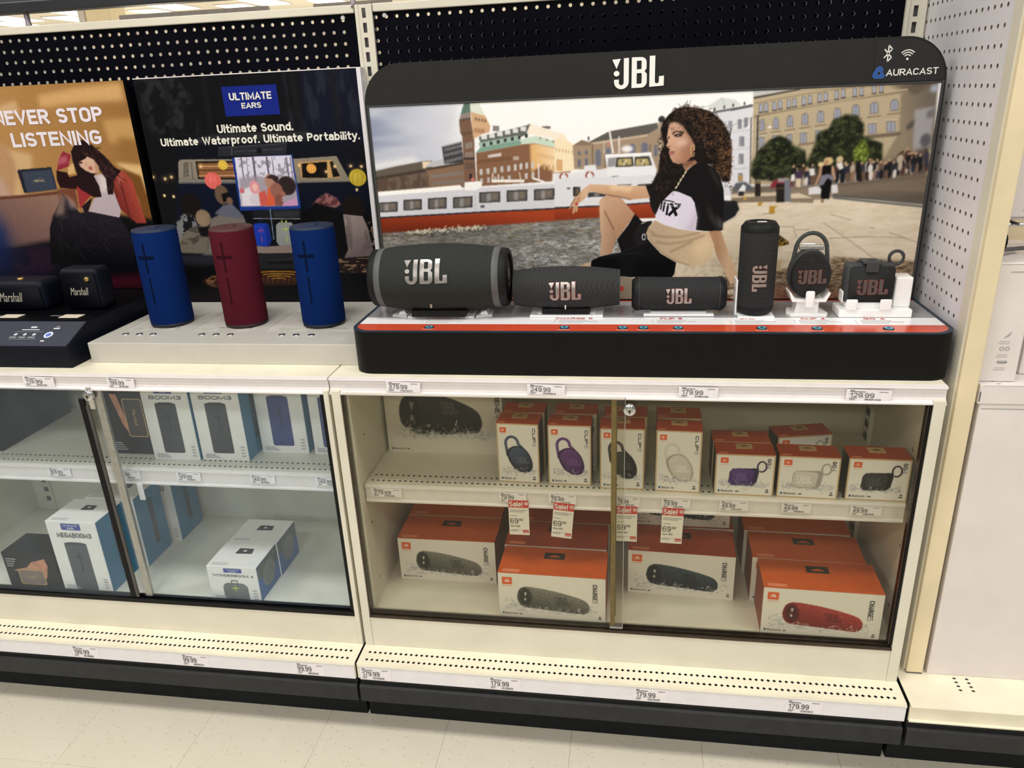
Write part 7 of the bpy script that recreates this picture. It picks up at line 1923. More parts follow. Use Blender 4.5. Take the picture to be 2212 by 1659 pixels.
t = thing('speaker_pad', 'clear white pad under the upright black speaker', 'pad', (.8815, -.328, ZS)); ob('pad_plate', G().rbox(-.036, .036, -.034, .034, 0, .0048, .001, 2), ACR, t); ob('pad_rear', G().rbox(-.040, -.036, -.008, .03, 0, .075, .001, 1), ACR, t)
for x_, s_ in ((.128, -1), (.312, 1)):
    t = thing('acrylic_wing', 'angled clear wing of the barrel speaker mount, ' + ('left' if s_ < 0 else 'right') + ' one', 'mount', (x_, -.318, ZS)); ob('wing_plate', G().prism([(-.014 * s_, -.034), (.020 * s_, -.026), (.016 * s_, .022), (-.014 * s_, .03)] if s_ > 0 else [(.014, -.034), (.014, .03), (-.016, .022), (-.020, -.026)], 'z', 0, .0032), ACR, t); ob('wing_upright', G().prism([(-.008, .0032), (.010, .0032), (.006, .011), (-.004, .009)], 'y', -.02, .012), ACR, t)
# ================================================================ CARTONS IN THE CABINETS
BOXW = mat('carton_white', (236, 232, 226), .45, var=.02, vscale=40); BOXS = mat('carton_side_red', (150, 54, 28), .5, var=.06, vscale=40); BOXD = mat('carton_side_dark', (34, 34, 38), .5, var=.08); SLOT = mat('handle_black', (22, 20, 20), .5, var=.08); TOPR = mat('carton_top_red', (180, 68, 32), .42, var=.05, vscale=60); TOPO = mat('carton_top_orange', (208, 93, 30), .4, var=.04, vscale=60); PALO = mat('pale_orange_print', (232, 140, 104), .5, var=.02)
def water(c, w, y, h, seed=0):
    c.mottle([(w * .06, y - h), (w * .9, y - h), (w * .95, y + h * .4), (w * .5, y + h * .1), (w * .06, y + h)], (196, 198, 204), 8, 3, .56, .1, .8, 2); c.strokes([(w * .08, y - h), (w * .88, y - h), (w * .9, y + h * .3), (w * .08, y + h * .5)], 60, 10, .7, [(150, 152, 160), (220, 222, 226), (120, 122, 130)], .5, .2, .8, 0.0)
def smooth(pts, n=4):
    p = np.array(pts, float); o = []
    for i in range(len(p)):
        a, b, c_, d_ = p[i - 1], p[i], p[(i + 1) % len(p)], p[(i + 2) % len(p)]
        for k in range(n): t_ = k / n; o.append(tuple(.5 * (2 * b + (c_ - a) * t_ + (2 * a - 5 * b + 4 * c_ - d_) * t_ ** 2 + (3 * b - a - 3 * c_ + d_) * t_ ** 3)))
    return o
def badge(c, x, y, w, h):
    c.poly([(x, y), (x + w, y), (x + w, y + h), (x, y + h)], (232, 94, 44)); c.logo(x + w * .2, x + w * .8, y + h * .28, y + h * .72, (250, 240, 232)); c.line([(x, y - h * .22), (x + w, y - h * .22)], h * .06, (226, 120, 80))
def footer(c, w, h, sc=1.0):
    c.ell(w * .075, h * .07, 2.2 * sc, 3 * sc, (60, 90, 150)); 
def draw_charge(col, dk, hi, seed):
    w, h = 247, 120; c = Canvas(w, h, 1.55, (238, 234, 228), seed); water(c, w, h * .30, 20)
    body = [(52, 34), (44, 50), (46, 70), (56, 83), (74, 86), (130, 78), (190, 62), (208, 48), (210, 32), (202, 22), (188, 20), (120, 25), (70, 28)]; body = smooth(body)
    c.poly(body, col, .6); c.grad(body, hi, dk, (120, 84), (108, 24), .6, .85); c.mottle(body, dk, 2.2, 2.2, .5, .2, .35)
    c.ell(62, 57, 17, 27, dk, .8, 1, .12); c.ell(63, 57, 13, 22, np.array(dk) * .7, .6, 1, .12); c.poly([(60, 70), (66, 70), (63, 58)], (214, 210, 206), .3); c.ell(62, 51, 2.2, 4, (206, 202, 198), .3)
    c.logo(134, 168, 40, 64, np.clip(np.array(dk) * .75, 0, 255), .7, .3, -6); c.strokes([(50, 22), (208, 14), (205, 28), (52, 36)], 50, 9, .8, [(226, 228, 232), (190, 192, 198), (250, 250, 250)], .6, .2, .9, 0.0); badge(c, 9, 90, 24, 19)
    c.line([(186, 30), (190, 36)], 1.6, (236, 234, 232)); return c
def draw_clip(col, dk, hi, lc, seed):
    w, h = 95, 146; c = Canvas(w, h, 1.3, (238, 235, 230), seed); c.poly([(0, 0), (w, 0), (w, h), (0, h)], (196, 160, 110)); c.poly([(2.6, 2.6), (w - 2.6, 2.6), (w - 2.6, h - 2.6), (2.6, h - 2.6)], (238, 235, 230)); water(c, w, 34, 9)
    lp = [(24, 66)] + [(34 + 14 * math.cos(math.radians(a)), 98 + 16 * math.sin(math.radians(a))) for a in range(190, -10, -16)] + [(60, 84)]; c.line(lp, 6.5, hi, .4)
    body = [(22, 76), (32, 88), (46, 92), (62, 86), (74, 70), (80, 48), (76, 32), (64, 26), (50, 28), (36, 38), (26, 56)]; body = smooth(body); c.poly(body, dk, .5); c.grad(smooth([(27, 74), (36, 86), (48, 89), (62, 83), (72, 68), (77, 48), (72, 34), (62, 30), (50, 33), (38, 42), (30, 58)]), hi, col, (40, 84), (60, 36), .5); c.logo(42, 71, 48, 66, lc, .95, .2, -3); c.strokes([(20, 26), (80, 20), (82, 36), (20, 40)], 34, 7, .7, [(226, 228, 232), (180, 184, 192)], .7, .2, .9, 0.0); badge(c, 8, 124, 14, 12); return c
def draw_go(col, dk, hi, lc, seed):
    w, h = 121, 97; c = Canvas(w, h, 1.35, (238, 235, 230), seed); c.poly([(0, 0), (w, 0), (w, h), (0, h)], (196, 160, 110)); c.poly([(2.6, 2.6), (w - 2.6, 2.6), (w - 2.6, h - 2.6), (2.6, h - 2.6)], (238, 235, 230)); water(c, w, 30, 9)
    c.line([(88, 60)] + [(95 + 9 * math.cos(math.radians(a)), 70 + 12 * math.sin(math.radians(a))) for a in range(200, -140, -20)], 3.4, dk, .3)
    c.poly([(28, 30), (30, 56), (36, 64), (84, 66), (90, 60), (86, 32), (78, 24), (34, 24)], dk, .5); c.grad([(29, 32), (33, 58), (38, 63), (76, 62), (80, 56), (76, 30), (70, 26), (36, 26)], hi, col, (50, 62), (55, 28), .4); c.logo(36, 68, 34, 54, lc, .9, .2, 2); c.strokes([(26, 20), (90, 18), (92, 30), (26, 32)], 34, 7, .7, [(226, 228, 232), (180, 184, 192)], .7, .2, .9, 0.0); badge(c, 10, 76, 16, 13); return c
def hang_top(t, w, d, h, mt, kraft=True):
    ob('lid', G().rbox(-w / 2 - .0004, w / 2 + .0004, -d / 2 - .0004, d / 2, h - .0002, h + .0012, .0004, 1), mt, t); z = h + .0013
    if kraft:
        k = ob('hang_tab', G().rbox(-.017, .017, -d * .06, d * .36, z, z + .0012, .0004, 1), M['kraft'], t); ob('hang_slot', flat([(-.010, d * .12), (-.004, d * .20), (.004, d * .20), (.010, d * .12)], TOP(0, 0, z + .0015)), SLOT, k)
    else:
        k = ob('carry_handle', G().rbox(-.024, .024, .008, .033, z, z + .0014, .0006, 1), SLOT, t); ob('handle_flap', flat([(-.014, .014), (-.012, .018), (-.005, .021), (0, .023), (.005, .021), (.012, .018), (.014, .014)], TOP(0, 0, z + .0018)), mt, k)
    ob('lid_print', G().box(-w * .46, -w * .30, -d * .46, -d * .36, z - .0001, z + .0001), PALO, t)
def carton(name, label, group, w, d, h, art, word, topm, side, kraft, wr, note=True):
    t = thing(name, label, 'box', group=group); ob('carton_body', G().rbox(-w / 2, w / 2, -d / 2, d / 2, 0, h, .0008, 1), [side], t)
    ob('front_print', art.mesh(FRONT(-w / 2, -d / 2 - .0006, 0)), PRINT_M, t); hang_top(t, w, d, h, topm, kraft); F2 = FRONT(0, -d / 2 - .0010, 0)
    bw = word.rstrip('0123456789'); dg = word[len(bw):]; x0, x1, z0, z1 = wr; cut = z1 - (z1 - z0) * len(bw) / (len(word) + .2)
    text(bw, (x0, x1, cut + (z1 - z0) * .01, z1), F2, M['black_ink'], t, .03, True); text(dg, (x0, x1, z0, cut - (z1 - z0) * .01), F2, M['ink'], t, .0, True, weight=.10)
    if note:
        text('Bluetooth', (-w / 2 + .014, -w / 2 + min(.044, w * .32), .0075, .0125), F2, M['ink'], t, .01); e = ob('wireless_emblem', flat([(-w / 2 + .0095 + .0022 * math.cos(a), .010 + .0031 * math.sin(a)) for a in [2 * math.pi * k / 14 for k in range(14)]], F2), mat('emblem_blue', (58, 84, 130), .5, var=.03), t)
        g = G(); g.box(-w / 2 + min(.048, w * .36), -w / 2 + min(.054, w * .42), -d / 2 - .0011, -d / 2 - .0008, .0085, .011).box(w / 2 - .016, w / 2 - .009, -d / 2 - .0011, -d / 2 - .0008, .009, .012).box(w / 2 - .015, w / 2 - .010, -d / 2 - .0011, -d / 2 - .0008, .014, .017); ob('fine_print', g, M['ink'], t)
    return t
GC = 'cylinder speaker cartons on the right cabinet floor'; CW, CD, CH = .247, .109, .120; ca = (.094, .106, .052, .104)
def put(o, x0, y0, z, w, d, rz=0.0): o.location = (x0 + w / 2, y0 + d / 2, z); o.rotation_euler = (0, 0, rz); return o
gy = carton('speaker_carton', 'orange-topped carton with grey speaker picture at the left of the floor', GC, CW, CD, CH, draw_charge((128, 126, 120), (70, 68, 64), (150, 148, 142), 11), 'CHARGE5', TOPO, BOXS, False, ca); put(gy, .060, -.343, Z_FL, CW, CD)
bl = carton('speaker_carton', 'red-topped carton with dark blue speaker picture', GC, CW, CD, CH, draw_charge((52, 64, 78), (26, 32, 40), (72, 88, 104), 12), 'CHARGE5', TOPR, BOXS, False, ca); put(bl, .634, -.352, Z_FL, CW, CD, -.045)
rd = carton('speaker_carton', 'orange-topped carton with red speaker picture at the front right', GC, CW, CD, CH, draw_charge((168, 48, 46), (110, 24, 26), (196, 74, 68), 13), 'CHARGE5', TOPO, BOXS, False, ca); put(rd, .926, -.4685, Z_FL, CW, CD, -.025)
def cp(src, x0, y0, z, rz, label): return dup(src, (x0 + CW / 2, y0 + CD / 2, z), rz, label)
cp(gy, .336, -.466, Z_FL, -.02, 'orange-topped carton with grey speaker picture beside the brass strip'); cp(gy, .058, -.2285, Z_FL, 0, 'carton hidden behind the left grey speaker carton'); cp(bl, .334, -.350, Z_FL, -.01, 'red-topped carton directly behind the centre grey speaker carton')
cp(bl, .338, -.236, Z_FL, 0.0, 'rearmost red-topped carton behind the sale tags'); cp(bl, .640, -.2365, Z_FL, 0.0, 'red-topped carton behind the dark blue speaker carton'); cp(bl, .630, -.234, Z_FL + .1225, 0.0, 'carton stacked on top at the rear under the shelf')
cp(rd, .918, -.356, Z_FL, -.03, 'middle orange-topped carton of the right-hand row'); cp(rd, .914, -.2385, Z_FL, -.02, 'rearmost orange-topped carton of the right-hand row')
# clip-on speaker cartons
KW, KD, KH = .095, .056, .146; kr = (.0335, .0405, .092, .136); GK = 'clip-on speaker cartons on the right shelf'
cols = [('dark blue', (40, 48, 68), (26, 32, 48), (76, 88, 116), (96, 104, 124)), ('purple', (74, 40, 96), (50, 26, 70), (104, 64, 128), (120, 80, 140)), ('black', (34, 34, 36), (18, 18, 20), (52, 52, 54), (74, 74, 76)), ('white', (206, 200, 194), (172, 166, 160), (222, 218, 212), (238, 236, 232))]
kpos = [(.339, -.402, -.05, .344, -.3375), (.453, -.405, -.01, .463, -.340), (.5675, -.4155, .0, .574, -.350), (.688, -.420, -.05, .690, -.352)]; ks = []
for (nm, a, b, c_, l_), (x, y, r, x2, y2) in zip(cols, kpos):
    o = carton('clip_carton', f'white carton picturing a {nm} clip-on speaker, front row', GK, KW, KD, KH, draw_clip(a, b, c_, l_, 20 + len(ks)), 'CLIP5', TOPR, BOXD, True, kr); put(o, x, y, .6222, KW, KD, r); ks.append(o)
    dup(o, (x2 + KW / 2, y2 + KD / 2, .6222), 0, f'red-topped carton behind the {nm} clip-on speaker carton')
# square speaker cartons
WW, WD, WH = .121, .056, .097; gr = (.0445, .0525, .066, .089); GG = 'square speaker cartons on the right shelf'
for k, (nm, a, b, c_, l_, x, y, r) in enumerate((('purple', (62, 40, 104), (40, 26, 72), (86, 62, 132), (108, 88, 150), .812, -.4245, -.02), ('white', (204, 200, 194), (168, 164, 158), (218, 214, 210), (240, 238, 236), .941, -.427, -.04), ('black', (40, 41, 44), (24, 25, 28), (58, 60, 64), (84, 86, 90), 1.0745, -.4275, -.02))):
    o = carton('square_speaker_carton', f'low white carton picturing a {nm} square speaker', GG, WW, WD, WH, draw_go(a, b, c_, l_, 30 + k), 'GO4', TOPR, BOXD, True, gr); put(o, x * 1 if k < 2 else 1.0775, y, .6222, WW, WD, r)
    if k == 0: dup(o, (.811 + WW / 2, -.3625 + WD / 2, .6222), 0, 'low red-topped carton behind the purple square speaker carton')
    if k == 1: dup(o, (1.006, -.295, .6222), .20, 'low red-topped carton standing askew behind the front row')
# big barrel carton
XW, XD, XH = .292, .155, .20
c = Canvas(292, 200, 1.7, (222, 216, 206), 40); c.poly(smooth([(44, 72), (36, 100), (40, 130), (56, 150), (80, 156), (150, 152), (222, 120), (240, 92), (236, 66), (220, 56), (140, 52), (80, 58)]), (34, 34, 37), .8); c.grad(smooth([(60, 60), (150, 52), (232, 68), (236, 96), (220, 120), (150, 150), (90, 152)]), (58, 58, 60), (24, 24, 26), (150, 150), (150, 60), 2, .8)
c.ell(66, 106, 27, 48, (20, 20, 22), 1, 1, .1); c.poly([(62, 136), (76, 136), (68, 112)], (120, 118, 116), .4); c.ell(67, 94, 5, 9, (120, 118, 116), .5); c.logo(146, 186, 104, 140, (96, 94, 92), .8, .3, -8); c.line([(174, 74), (180, 90)], 2, (226, 222, 216), .3)
water(c, 292, 56, 16); c.strokes([(40, 44), (240, 40), (240, 62), (40, 80)], 120, 12, 1.1, [(232, 228, 222), (180, 176, 170), (140, 136, 130)], .6, .3, .9, 0.0)
o = carton('large_speaker_carton', 'large white carton picturing a black barrel speaker on the shelf', 'large cartons on the right shelf', XW, XD, XH, c, 'XTREME4', BOXW, BOXW, False, (.128, .141, .096, .180)); put(o, .037, -.266, .6222, XW, XD, 0)
del o['group']
# ---- left cabinet
BLUES = mat('carton_side_blue', (44, 118, 158), .42, var=.05, vscale=14); DPB = mat('carton_side_deep_blue', (38, 92, 160), .42, var=.05, vscale=14)
def ring_hole(t, x, y, z, w=.012):
    k = ob('hang_tab', flat([(x - w, y - .012), (x + w * 1.1, y - .010), (x + w * .9, y + .012), (x - w * .9, y + .012)], TOP(0, 0, z)), SLOT, t); ob('hang_hole', flat([(x - .005, y - .002), (x + .005, y - .002), (x + .003, y + .004), (x - .003, y + .004)], TOP(0, 0, z + .0004)), BOXW, k)
def uecarton(name, label, w, d, h, word, body, group, side=BLUES, tall=True, lay=(.10, .75, .80, .852, .876, .935)):
    t = thing(name, label, 'box', group=group); ob('carton_body', G().rbox(-w / 2, w / 2, -d / 2, d / 2, 0, h, .0008, 1), BOXW, t); F2 = FRONT(0, -d / 2 - .0006, 0); F3 = FRONT(0, -d / 2 - .0010, 0)
    ob('side_print', G().box(w / 2 + .0002, w / 2 + .0006, -d / 2 + .0008, d / 2 - .0008, .0008, h - .0008), side, t); R2 = RIGHT(w / 2 + .0010, 0, 0)
    if tall:
        p0, p1, t0, t1, l0, l1 = lay
        ob('picture', flat(rrect(-w * .235, w * .21, h * p0, h * p1, .005, 5), F2), mat('picture_' + body[0], body[1], .5, var=.08, vscale=40), t); ob('picture_cap', flat([(-w * .225, h * p1 - .005), (w * .20, h * p1 - .005), (w * .208, h * p1 - .001), (w * .10, h * p1 + .0025), (-w * .125, h * p1 + .0025), (-w * .233, h * p1 - .001)], F3), mat('picture_' + body[0] + '_cap', np.array(body[1]) * .7, .5, var=.05), t)
        dk = mat('picture_mark', np.array(body[1]) * .55, .5, var=.05); pm = p0 + (p1 - p0) * .62; y_ = -d / 2 - .0014; ob('picture_mark', G().box(-.0012, .0012, y_, y_ + .0004, h * pm, h * pm + .026).box(-.009, .009, y_, y_ + .0004, h * pm + .012, h * pm + .0145).box(-.0012, .0012, y_, y_ + .0004, h * pm - .03, h * pm - .006), dk, t)
        ob('side_picture', flat([(-d * .05, h * .2), (d * .12, h * .2), (d * .12, h * .86), (-d * .05, h * .86)], R2), mat('side_speaker_dark', (46, 56, 64), .5, var=.06), t)
        text(word, (-w * .33, w * .36, h * t0, h * t1), F2, M['ink'], t, .022); lm_ = (l0 + l1) / 2
        lg = ob('maker_label', flat([(-w * .20, h * l0), (w * .18, h * l0), (w * .18, h * l1), (-w * .20, h * l1)], F2), mat('label_blue', (38, 54, 150), .4, var=.03), t); text('ULTIMATE', (-w * .15, w * .13, h * (lm_ + .006), h * (l1 - .012)), F3, M['whiteink'], lg, .01); text('EARS', (-w * .08, w * .06, h * (l0 + .012), h * (lm_ - .004)), F3, M['whiteink'], lg, .01)
    else:
        pts = rrect(-w * .23, w * .27, h * .03, h * .52, .016, 6, (0, 0, 1, 1)); ob('picture', flat(pts, F2), mat('picture_' + body[0], body[1], .5, var=.08, vscale=40), t); ob('picture_loop', G().tube([(-.008 + .02 * w, -d / 2 - .001, h * .52), (-.008 + .02 * w, -d / 2 - .001, h * .60), (.008 + .02 * w, -d / 2 - .001, h * .60), (.008 + .02 * w, -d / 2 - .001, h * .52)], .001, 6), M['ink'], t)
        g = G().box(-.0009 + .02 * w, .0009 + .02 * w, -d / 2 - .0014, -d / 2 - .0010, h * .28, h * .46).box(.02 * w - .009, .02 * w + .009, -d / 2 - .0014, -d / 2 - .0010, h * .36, h * .385); ob('picture_mark', g, mat('lime_mark', (190, 206, 50), .5, var=.02), t)
        text(word, (-w * .40, w * .42, h * .70, h * .78), F2, M['ink'], t, .016); lg = ob('maker_label', flat([(-w * .16, h * .83), (w * .20, h * .83), (w * .20, h * .95), (-w * .16, h * .95)], F2), mat('label_blue', (38, 54, 150), .4), t); text('ULTIMATE', (-w * .11, w * .15, h * .895, h * .93), F3, M['whiteink'], lg, .01); text('EARS', (-w * .05, w * .09, h * .845, h * .88), F3, M['whiteink'], lg, .01)
        ob('side_picture', flat([(d * .30 * math.cos(a), h * .52 + h * .34 * math.sin(a)) for a in [2 * math.pi * k / 20 for k in range(20)]], R2), mat('side_speaker_grey', (126, 128, 126), .5, var=.08, vscale=40), t); ob('side_picture', flat([(-d * .48, h * .62), (d * .48, h * .55), (d * .48, h * .98), (-d * .48, h * .98)], RIGHT(w / 2 + .0008, 0, 0)), mat('side_landscape', (92, 96, 92), .5, var=.4, vscale=40), t)
    ring_hole(t, 0.004, d * .12, h + .0004, .017 if tall else .021)
    g = G(); y = -d / 2 - .0008
    for k in range(3): g.box(-w * .42, -w * (.12 + .04 * k), y - .0002, y, h * .035 + k * .004, h * .035 + k * .004 + .0018)
    for k in range(4): g.box(w * .36, w * .44, y - .0002, y, h * .06 + k * .008, h * .06 + k * .008 + .003)
    ob('fine_print', g, M['paleink'], t); g = G()
    for k in range(3): g.box(-w * .42, -w * .1, -d * .44 + k * .004, -d * .44 + k * .004 + .0015, h, h + .0003)
    ob('top_print', g, M['paleink'], t); return t
GB = 'tall white speaker cartons on the left shelf'; B = uecarton('tall_speaker_carton', 'white carton picturing a black cylinder, nearest the dark gold-framed box', .121, .10, .20, 'BOOM3', ('charcoal', (58, 60, 64)), GB); put(B, -.519, -.391, .6452, .121, .10)
dup(B, (-.394 + .0605, -.386 + .05, .6452), 0, 'white carton picturing a black cylinder, second on the left shelf')
B2 = uecarton('tall_speaker_carton', 'white carton picturing a blue cylinder speaker on the left shelf', .121, .10, .20, 'BOOM3', ('blue', (38, 52, 118)), GB); put(B2, -.263, -.336, .6452, .121, .10); dup(B2, (-.126 + .0507, -.338 + .05, .6452), 0, 'white carton half hidden at the right end of the left shelf')
bpy.data.objects[B2.name]
for o in list(COL.objects):
    if o.get('label', '').startswith('white carton half hidden'): o.location.x = -.0785; o.scale.x = .78
GM = 'tall white cartons on the left cabinet floor'; Mg = uecarton('tall_speaker_carton', 'tallest white carton picturing a grey cylinder at the door strip', .138, .110, .205, 'MEGABOOM3', ('slate', (76, 80, 86)), GM, lay=(.015, .70, .775, .85, .885, .972)); put(Mg, -.803, -.4690, Z_FL, .138, .110)
dup(Mg, (-.779 + .069, -.3535 + .055, Z_FL), 0, 'white carton with blue side, second in the row behind the door strip'); dup(Mg, (-.758 + .069, -.2255 + .055, Z_FL), 0, 'white carton with blue side, rearmost in the row behind the door strip')
GW = 'low white cartons on the left cabinet floor'; Wb = uecarton('low_speaker_carton', 'low white carton picturing a small grey speaker with lime cross, front one', .131, .109, .098, 'WONDERBOOM 4', ('grey', (108, 110, 110)), GW, DPB, False); put(Wb, -.392, -.4690, Z_FL, .131, .109); dup(Wb, (-.389 + .0655, -.3605 + .0545, Z_FL), 0, 'low white carton standing behind the small grey speaker carton')
BLKB = mat('black_carton', (22, 21, 26), .4, spec=.15, var=.15, vscale=30); SKINP = mat('printed_skin', (196, 132, 100), .5, var=.12, vscale=60); TAUPE = mat('printed_taupe', (128, 108, 98), .5, var=.08, vscale=60); GLDP = mat('printed_gold', (196, 160, 100), .4, var=.05)
def darkcarton(label, w, d, h, frame, taupe):
    t = thing('dark_carton', label, 'box'); ob('carton_body', G().rbox(-w / 2, w / 2, -d / 2, d / 2, 0, h, .0008, 1), BLKB, t); F2 = FRONT(0, -d / 2 - .0006, 0); x0, x1, z0, z1 = frame
    ob('printed_hand', flat([(p[0], p[1]) for p in ([(x0 - .012, z1 - .004), (x0 + .03, z1 + .006), (x0 + .045, z1 + .022), (x1 + .012, z1 + .034), (x1 + .016, z1 + .012), (x1 + .004, z0 + .02), (x0 + .02, z1 - .012)] if taupe else [(x0 - .03, z1 + .012), (x0 - .012, z1 + .010), (x0 - .004, z1 - .03), (x0 + .006, z0 + .012), (x0 + .004, z0 + .004), (x0 - .010, z0 + .03), (x0 - .022, z1 - .02)])], F2), SKINP, t)
    ob('printed_frame', flat(rrect(x0, x1, z0, z1, .006, 5), FRONT(0, -d / 2 - .0010, 0)), GLDP, t); ob('printed_speaker', flat(rrect(x0 + .0025, x1 - .0025, z0 + .0025, z1 - .0025, .005, 5), FRONT(0, -d / 2 - .0014, 0)), TAUPE if taupe else mat('printed_umber', (52, 38, 32), .5, var=.1), t)
    text('Marshall', ((x0 * .6 + x1 * .4 - .004, x0 * .35 + x1 * .65, (z0 + z1) / 2 - .004, (z0 + z1) / 2 + .006)) if taupe else ((x0 + x1) / 2 - .004, (x0 + x1) / 2 + .006, z0 + .03, z0 + .075), FRONT(0, -d / 2 - .0018, 0), GLDP, t, .0, not taupe, .3); g = G(); y = -d / 2 - .0006
    for k in range(4): g.box(-w / 2 + .008, -w / 2 + .008 + .03 - .004 * k, y - .0003, y, h - .02 - k * .007 if taupe else .012 + k * .006, h - .0175 - k * .007 if taupe else .0142 + k * .006)
    ob('fine_print', g, M['paleink'], t); return t
o = darkcarton('small dark carton printed with a hand holding a taupe speaker', .150, .09, .106, (-.040, .034, .012, .058), True); put(o, -.957, -.471, Z_FL, .150, .09)
o = darkcarton('dark carton with a gold-framed speaker picture on the left shelf', .112, .10, .19, (-.005, .047, .048, .150), False); put(o, -.6425, -.366, .6452, .112, .10)
t = thing('dark_carton', 'big plain dark carton at the far left of the shelf', 'box', (-1.075, -.2475, .6452)); ob('carton_body', G().rbox(-.105, .120, -.1275, .1275, 0, .2, .0012, 2), mat('carton_navy_reflection', (32, 36, 48), .4, spec=.2, var=.06), t); ob('lid_flap', G().rbox(.121, .1225, -.06, .06, .15, .199, .0004, 1), BLKB, t)  # carton enlarged and darkened, its navy tone also paints a dark glass reflection
ob('shelf_hook', G().rbox(-.0, .014, -.4445, -.4400, -.045, .0, .002, 2), M['white'], bpy.data.objects['cabinet_shelf.001'], (.055, 0, .0))
# ================================================================ TAGS
GRAYT = mat('tag_print', (92, 90, 92), .6, var=.03)
def ptag(x, y, z, price, label, group, w=.074, h=.023, rot=0.0, card=True, cw=.54):
    t = thing('price_tag', label, 'price tag', (x, y, z), 0, group); t.rotation_euler = (0, rot, 0)
    ob('tag_card', G().rbox(-w / 2, w / 2, -.0006, 0, -h / 2, h / 2, .0002, 1), M['paper'], t); fr = FRONT(0, -.0009, 0)
    text(price, (-w * .42, -w * .42 + w * cw * len(price) / 6, -h * .20, h * .24), fr, GRAYT, t, .008, name='price_lettering'); g = G(); y0 = -.0009
    def q(a, b, c_, d_): g.box(a * w, b * w, y0 - .0001, y0 + .0001, c_ * h, d_ * h)
    q(-.42, -.32, .39, .45); q(-.42, -.08, .29, .345); q(.22, .42, .33, .37); q(-.42, -.26, -.30, -.26); q(-.42, -.30, -.40, -.36)
    rr = random.Random(int(x * 1000)); xx = -.08
    while xx < .26: d_ = .006 + rr.random() * .014; q(xx, xx + d_, -.42, -.27); xx += d_ + .006 + rr.random() * .012
    ob('tag_print', g, GRAYT, t); return t
GC1 = 'price tags on the countertop channels'; yc = -.4842
for x, z, p, w, lab in ((-.6922, .8832, '119.99', .078, 'below the navy demo stand'), (-.488, .8828, '199.99', .066, 'below the silver tray'), (.1614, .8835, '379.99', .074, 'on the right countertop channel, leftmost'), (.4613, .8825, '249.99', .077, 'on the countertop channel'), (.7624, .8815, '179.99', .076, 'on the countertop channel above the clip-on cartons'), (1.0786, .8810, '129.99', .082, 'on the countertop channel, rightmost')):
    ptag(x, yc, z, p, f'white price tag reading {p} {lab}', GC1, w, rot=.03)
GS = 'price tags on the right cabinet shelf'; ys = -.4398
for x, p, w, lab in ((.0821, '379.99', .073, 'below the large barrel carton on the shelf'), (.3742, '79.99', .062, 'below the dark blue clip-on carton'), (.486, '79.99', .062, 'below the purple clip-on carton'), (.628, '79.99', .052, 'behind the brass strip'), (.7312, '79.99', .062, 'below the white clip-on carton'), (.8521, '49.99', .060, 'below the purple square speaker carton'), (.9798, '49.99', .060, 'below the white square speaker carton'), (1.1182, '49.99', .062, 'below the black square speaker carton')):
    ptag(x, ys, .6045, p, f'price tag reading {p} {lab}', GS, w, .022, cw=.56)
GL_ = 'price tags on the left cabinet shelf'
for x, p, lab in ((-.7484, '169.99', 'behind the left glass door'), (-.5616, '99.99', 'below the gold-framed dark carton'), (-.405, '149.99', 'below the first tall black-cylinder carton'), (-.2171, '149.99', 'below the blue cylinder carton'), (-.055, '149.99', 'at the right end of the left shelf')):
    ptag(x, ys, .6275, p, f'price tag reading {p} {lab}', GL_, .062, .022, cw=.56)
GBB = 'price tags on the base deck strips'; yb = Y_DECK - .0030
for x, p, lab in ((.0475, '179.99', 'at the left end of the right base strip'), (.3551, '179.99', 'second on the right base strip'), (.6848, '179.99', 'third on the right base strip'), (1.0099, '179.99', 'rightmost on the right base strip'), (-.709, '199.99', 'on the left base strip'), (-.4112, '99.99', 'in the middle of the left base strip'), (-.1142, '99.99', 'at the right end of the left base strip'), (-.985, '199.99', 'cut off at the left picture edge')):
    ptag(x, yb, .1855, p, f'price tag reading {p} {lab}', GBB, .076, .034, cw=.56)
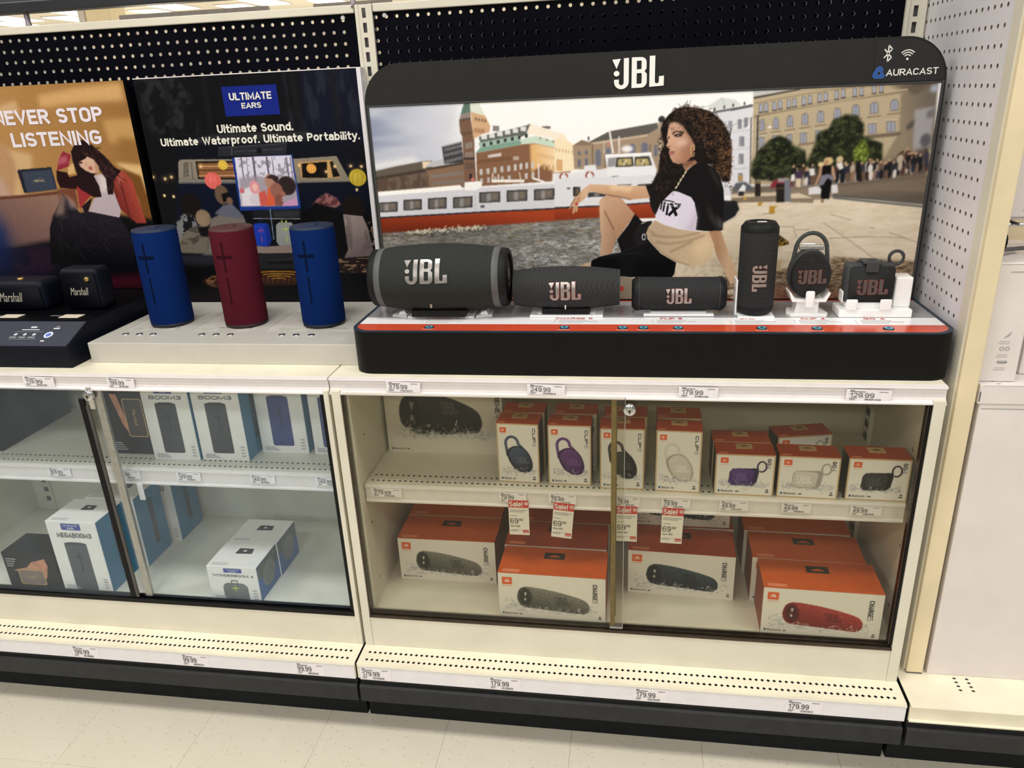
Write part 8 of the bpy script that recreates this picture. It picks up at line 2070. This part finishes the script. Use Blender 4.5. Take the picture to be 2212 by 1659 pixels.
# sale tags
SR = mat('sale_red', (206, 58, 58), .4, var=.02)
def sale(x, z, rot, label):
    t = thing('sale_tag', label, 'sale tag', (x, -.4405, z), 0, 'sale tags hanging from the right shelf'); t.rotation_euler = (0, rot, 0); w, h = .046, .090; f1 = FRONT(0, -.0009, 0)
    ob('tag_card', G().rbox(-w / 2, w / 2, -.0006, 0, -h, 0, .0002, 1), mat('sale_card', (240, 236, 226), .45, var=.02), t)
    hd = ob('header_band', flat([(-w / 2 + .0003, -.0195), (w / 2 - .0003, -.0195), (w / 2 - .0003, -.0003), (-w / 2 + .0003, -.0003)], FRONT(0, -.0008, 0)), SR, t); f2 = FRONT(0, -.0011, 0)
    text('Sale!', (-w * .45, w * .20, -.0165, -.0035), f2, M['whiteink'], hd, .014); cx, cz = w * .38, -.0085
    ob('bullseye_ring', ringflat(arc(cx, cz, .0042, 0, 345, 23), arc(cx, cz, .0026, 0, 345, 23), f2), M['whiteink'], hd); ob('bullseye_dot', flat(arc(cx, cz, .0013, 0, 330, 11), f2), M['whiteink'], hd)
    text('69', (-w * .44, -w * .05, -.061, -.047), f1, M['black_ink'], t, -.004, name='price_lettering'); text('99', (-w * .02, w * .18, -.0535, -.047), f1, M['black_ink'], t, .0, name='price_lettering'); text('Save $10', (-w * .44, w * .04, -.0695, -.0645), f1, M['black_ink'], t, .012)
    g = G()
    for k, (a, b) in enumerate(((-.44, .42), (-.44, .25), (-.44, -.10))): zz = -.0265 - k * .0042 - (.006 if k == 2 else 0); g.box(a * w, b * w, -.0011, -.0008, zz, zz + .0016)
    for k in range(10): g.box(-w * .44 + k * .0017, -w * .44 + k * .0017 + .0009, -.0011, -.0008, -.081, -.078)
    g.box(-w * .44, w * .12, -.0011, -.0008, -.0768, -.0762); ob('tag_print', g, M['paleink'], t)
    dt = ob('date_box', flat([(w * .17, -.0845), (w * .46, -.0845), (w * .46, -.0765), (w * .17, -.0765)], f1), SR, t); text('9/14', (w * .21, w * .42, -.0835, -.080), f2, M['whiteink'], dt, .01)
    ob('tag_clip', G().rbox(-.008, .008, .0002, .0012, -.006, .006, .0003, 1), ACR, t)
sale(.3868, .5990, .0, 'red and white sale tag below the dark blue clip-on carton'); sale(.4895, .5960, .09, 'tilted red and white sale tag below the purple clip-on carton'); sale(.6265, .5945, .0, 'red and white sale tag partly behind the brass door strip'); sale(.7265, .5945, .03, 'red and white sale tag below the white clip-on carton')
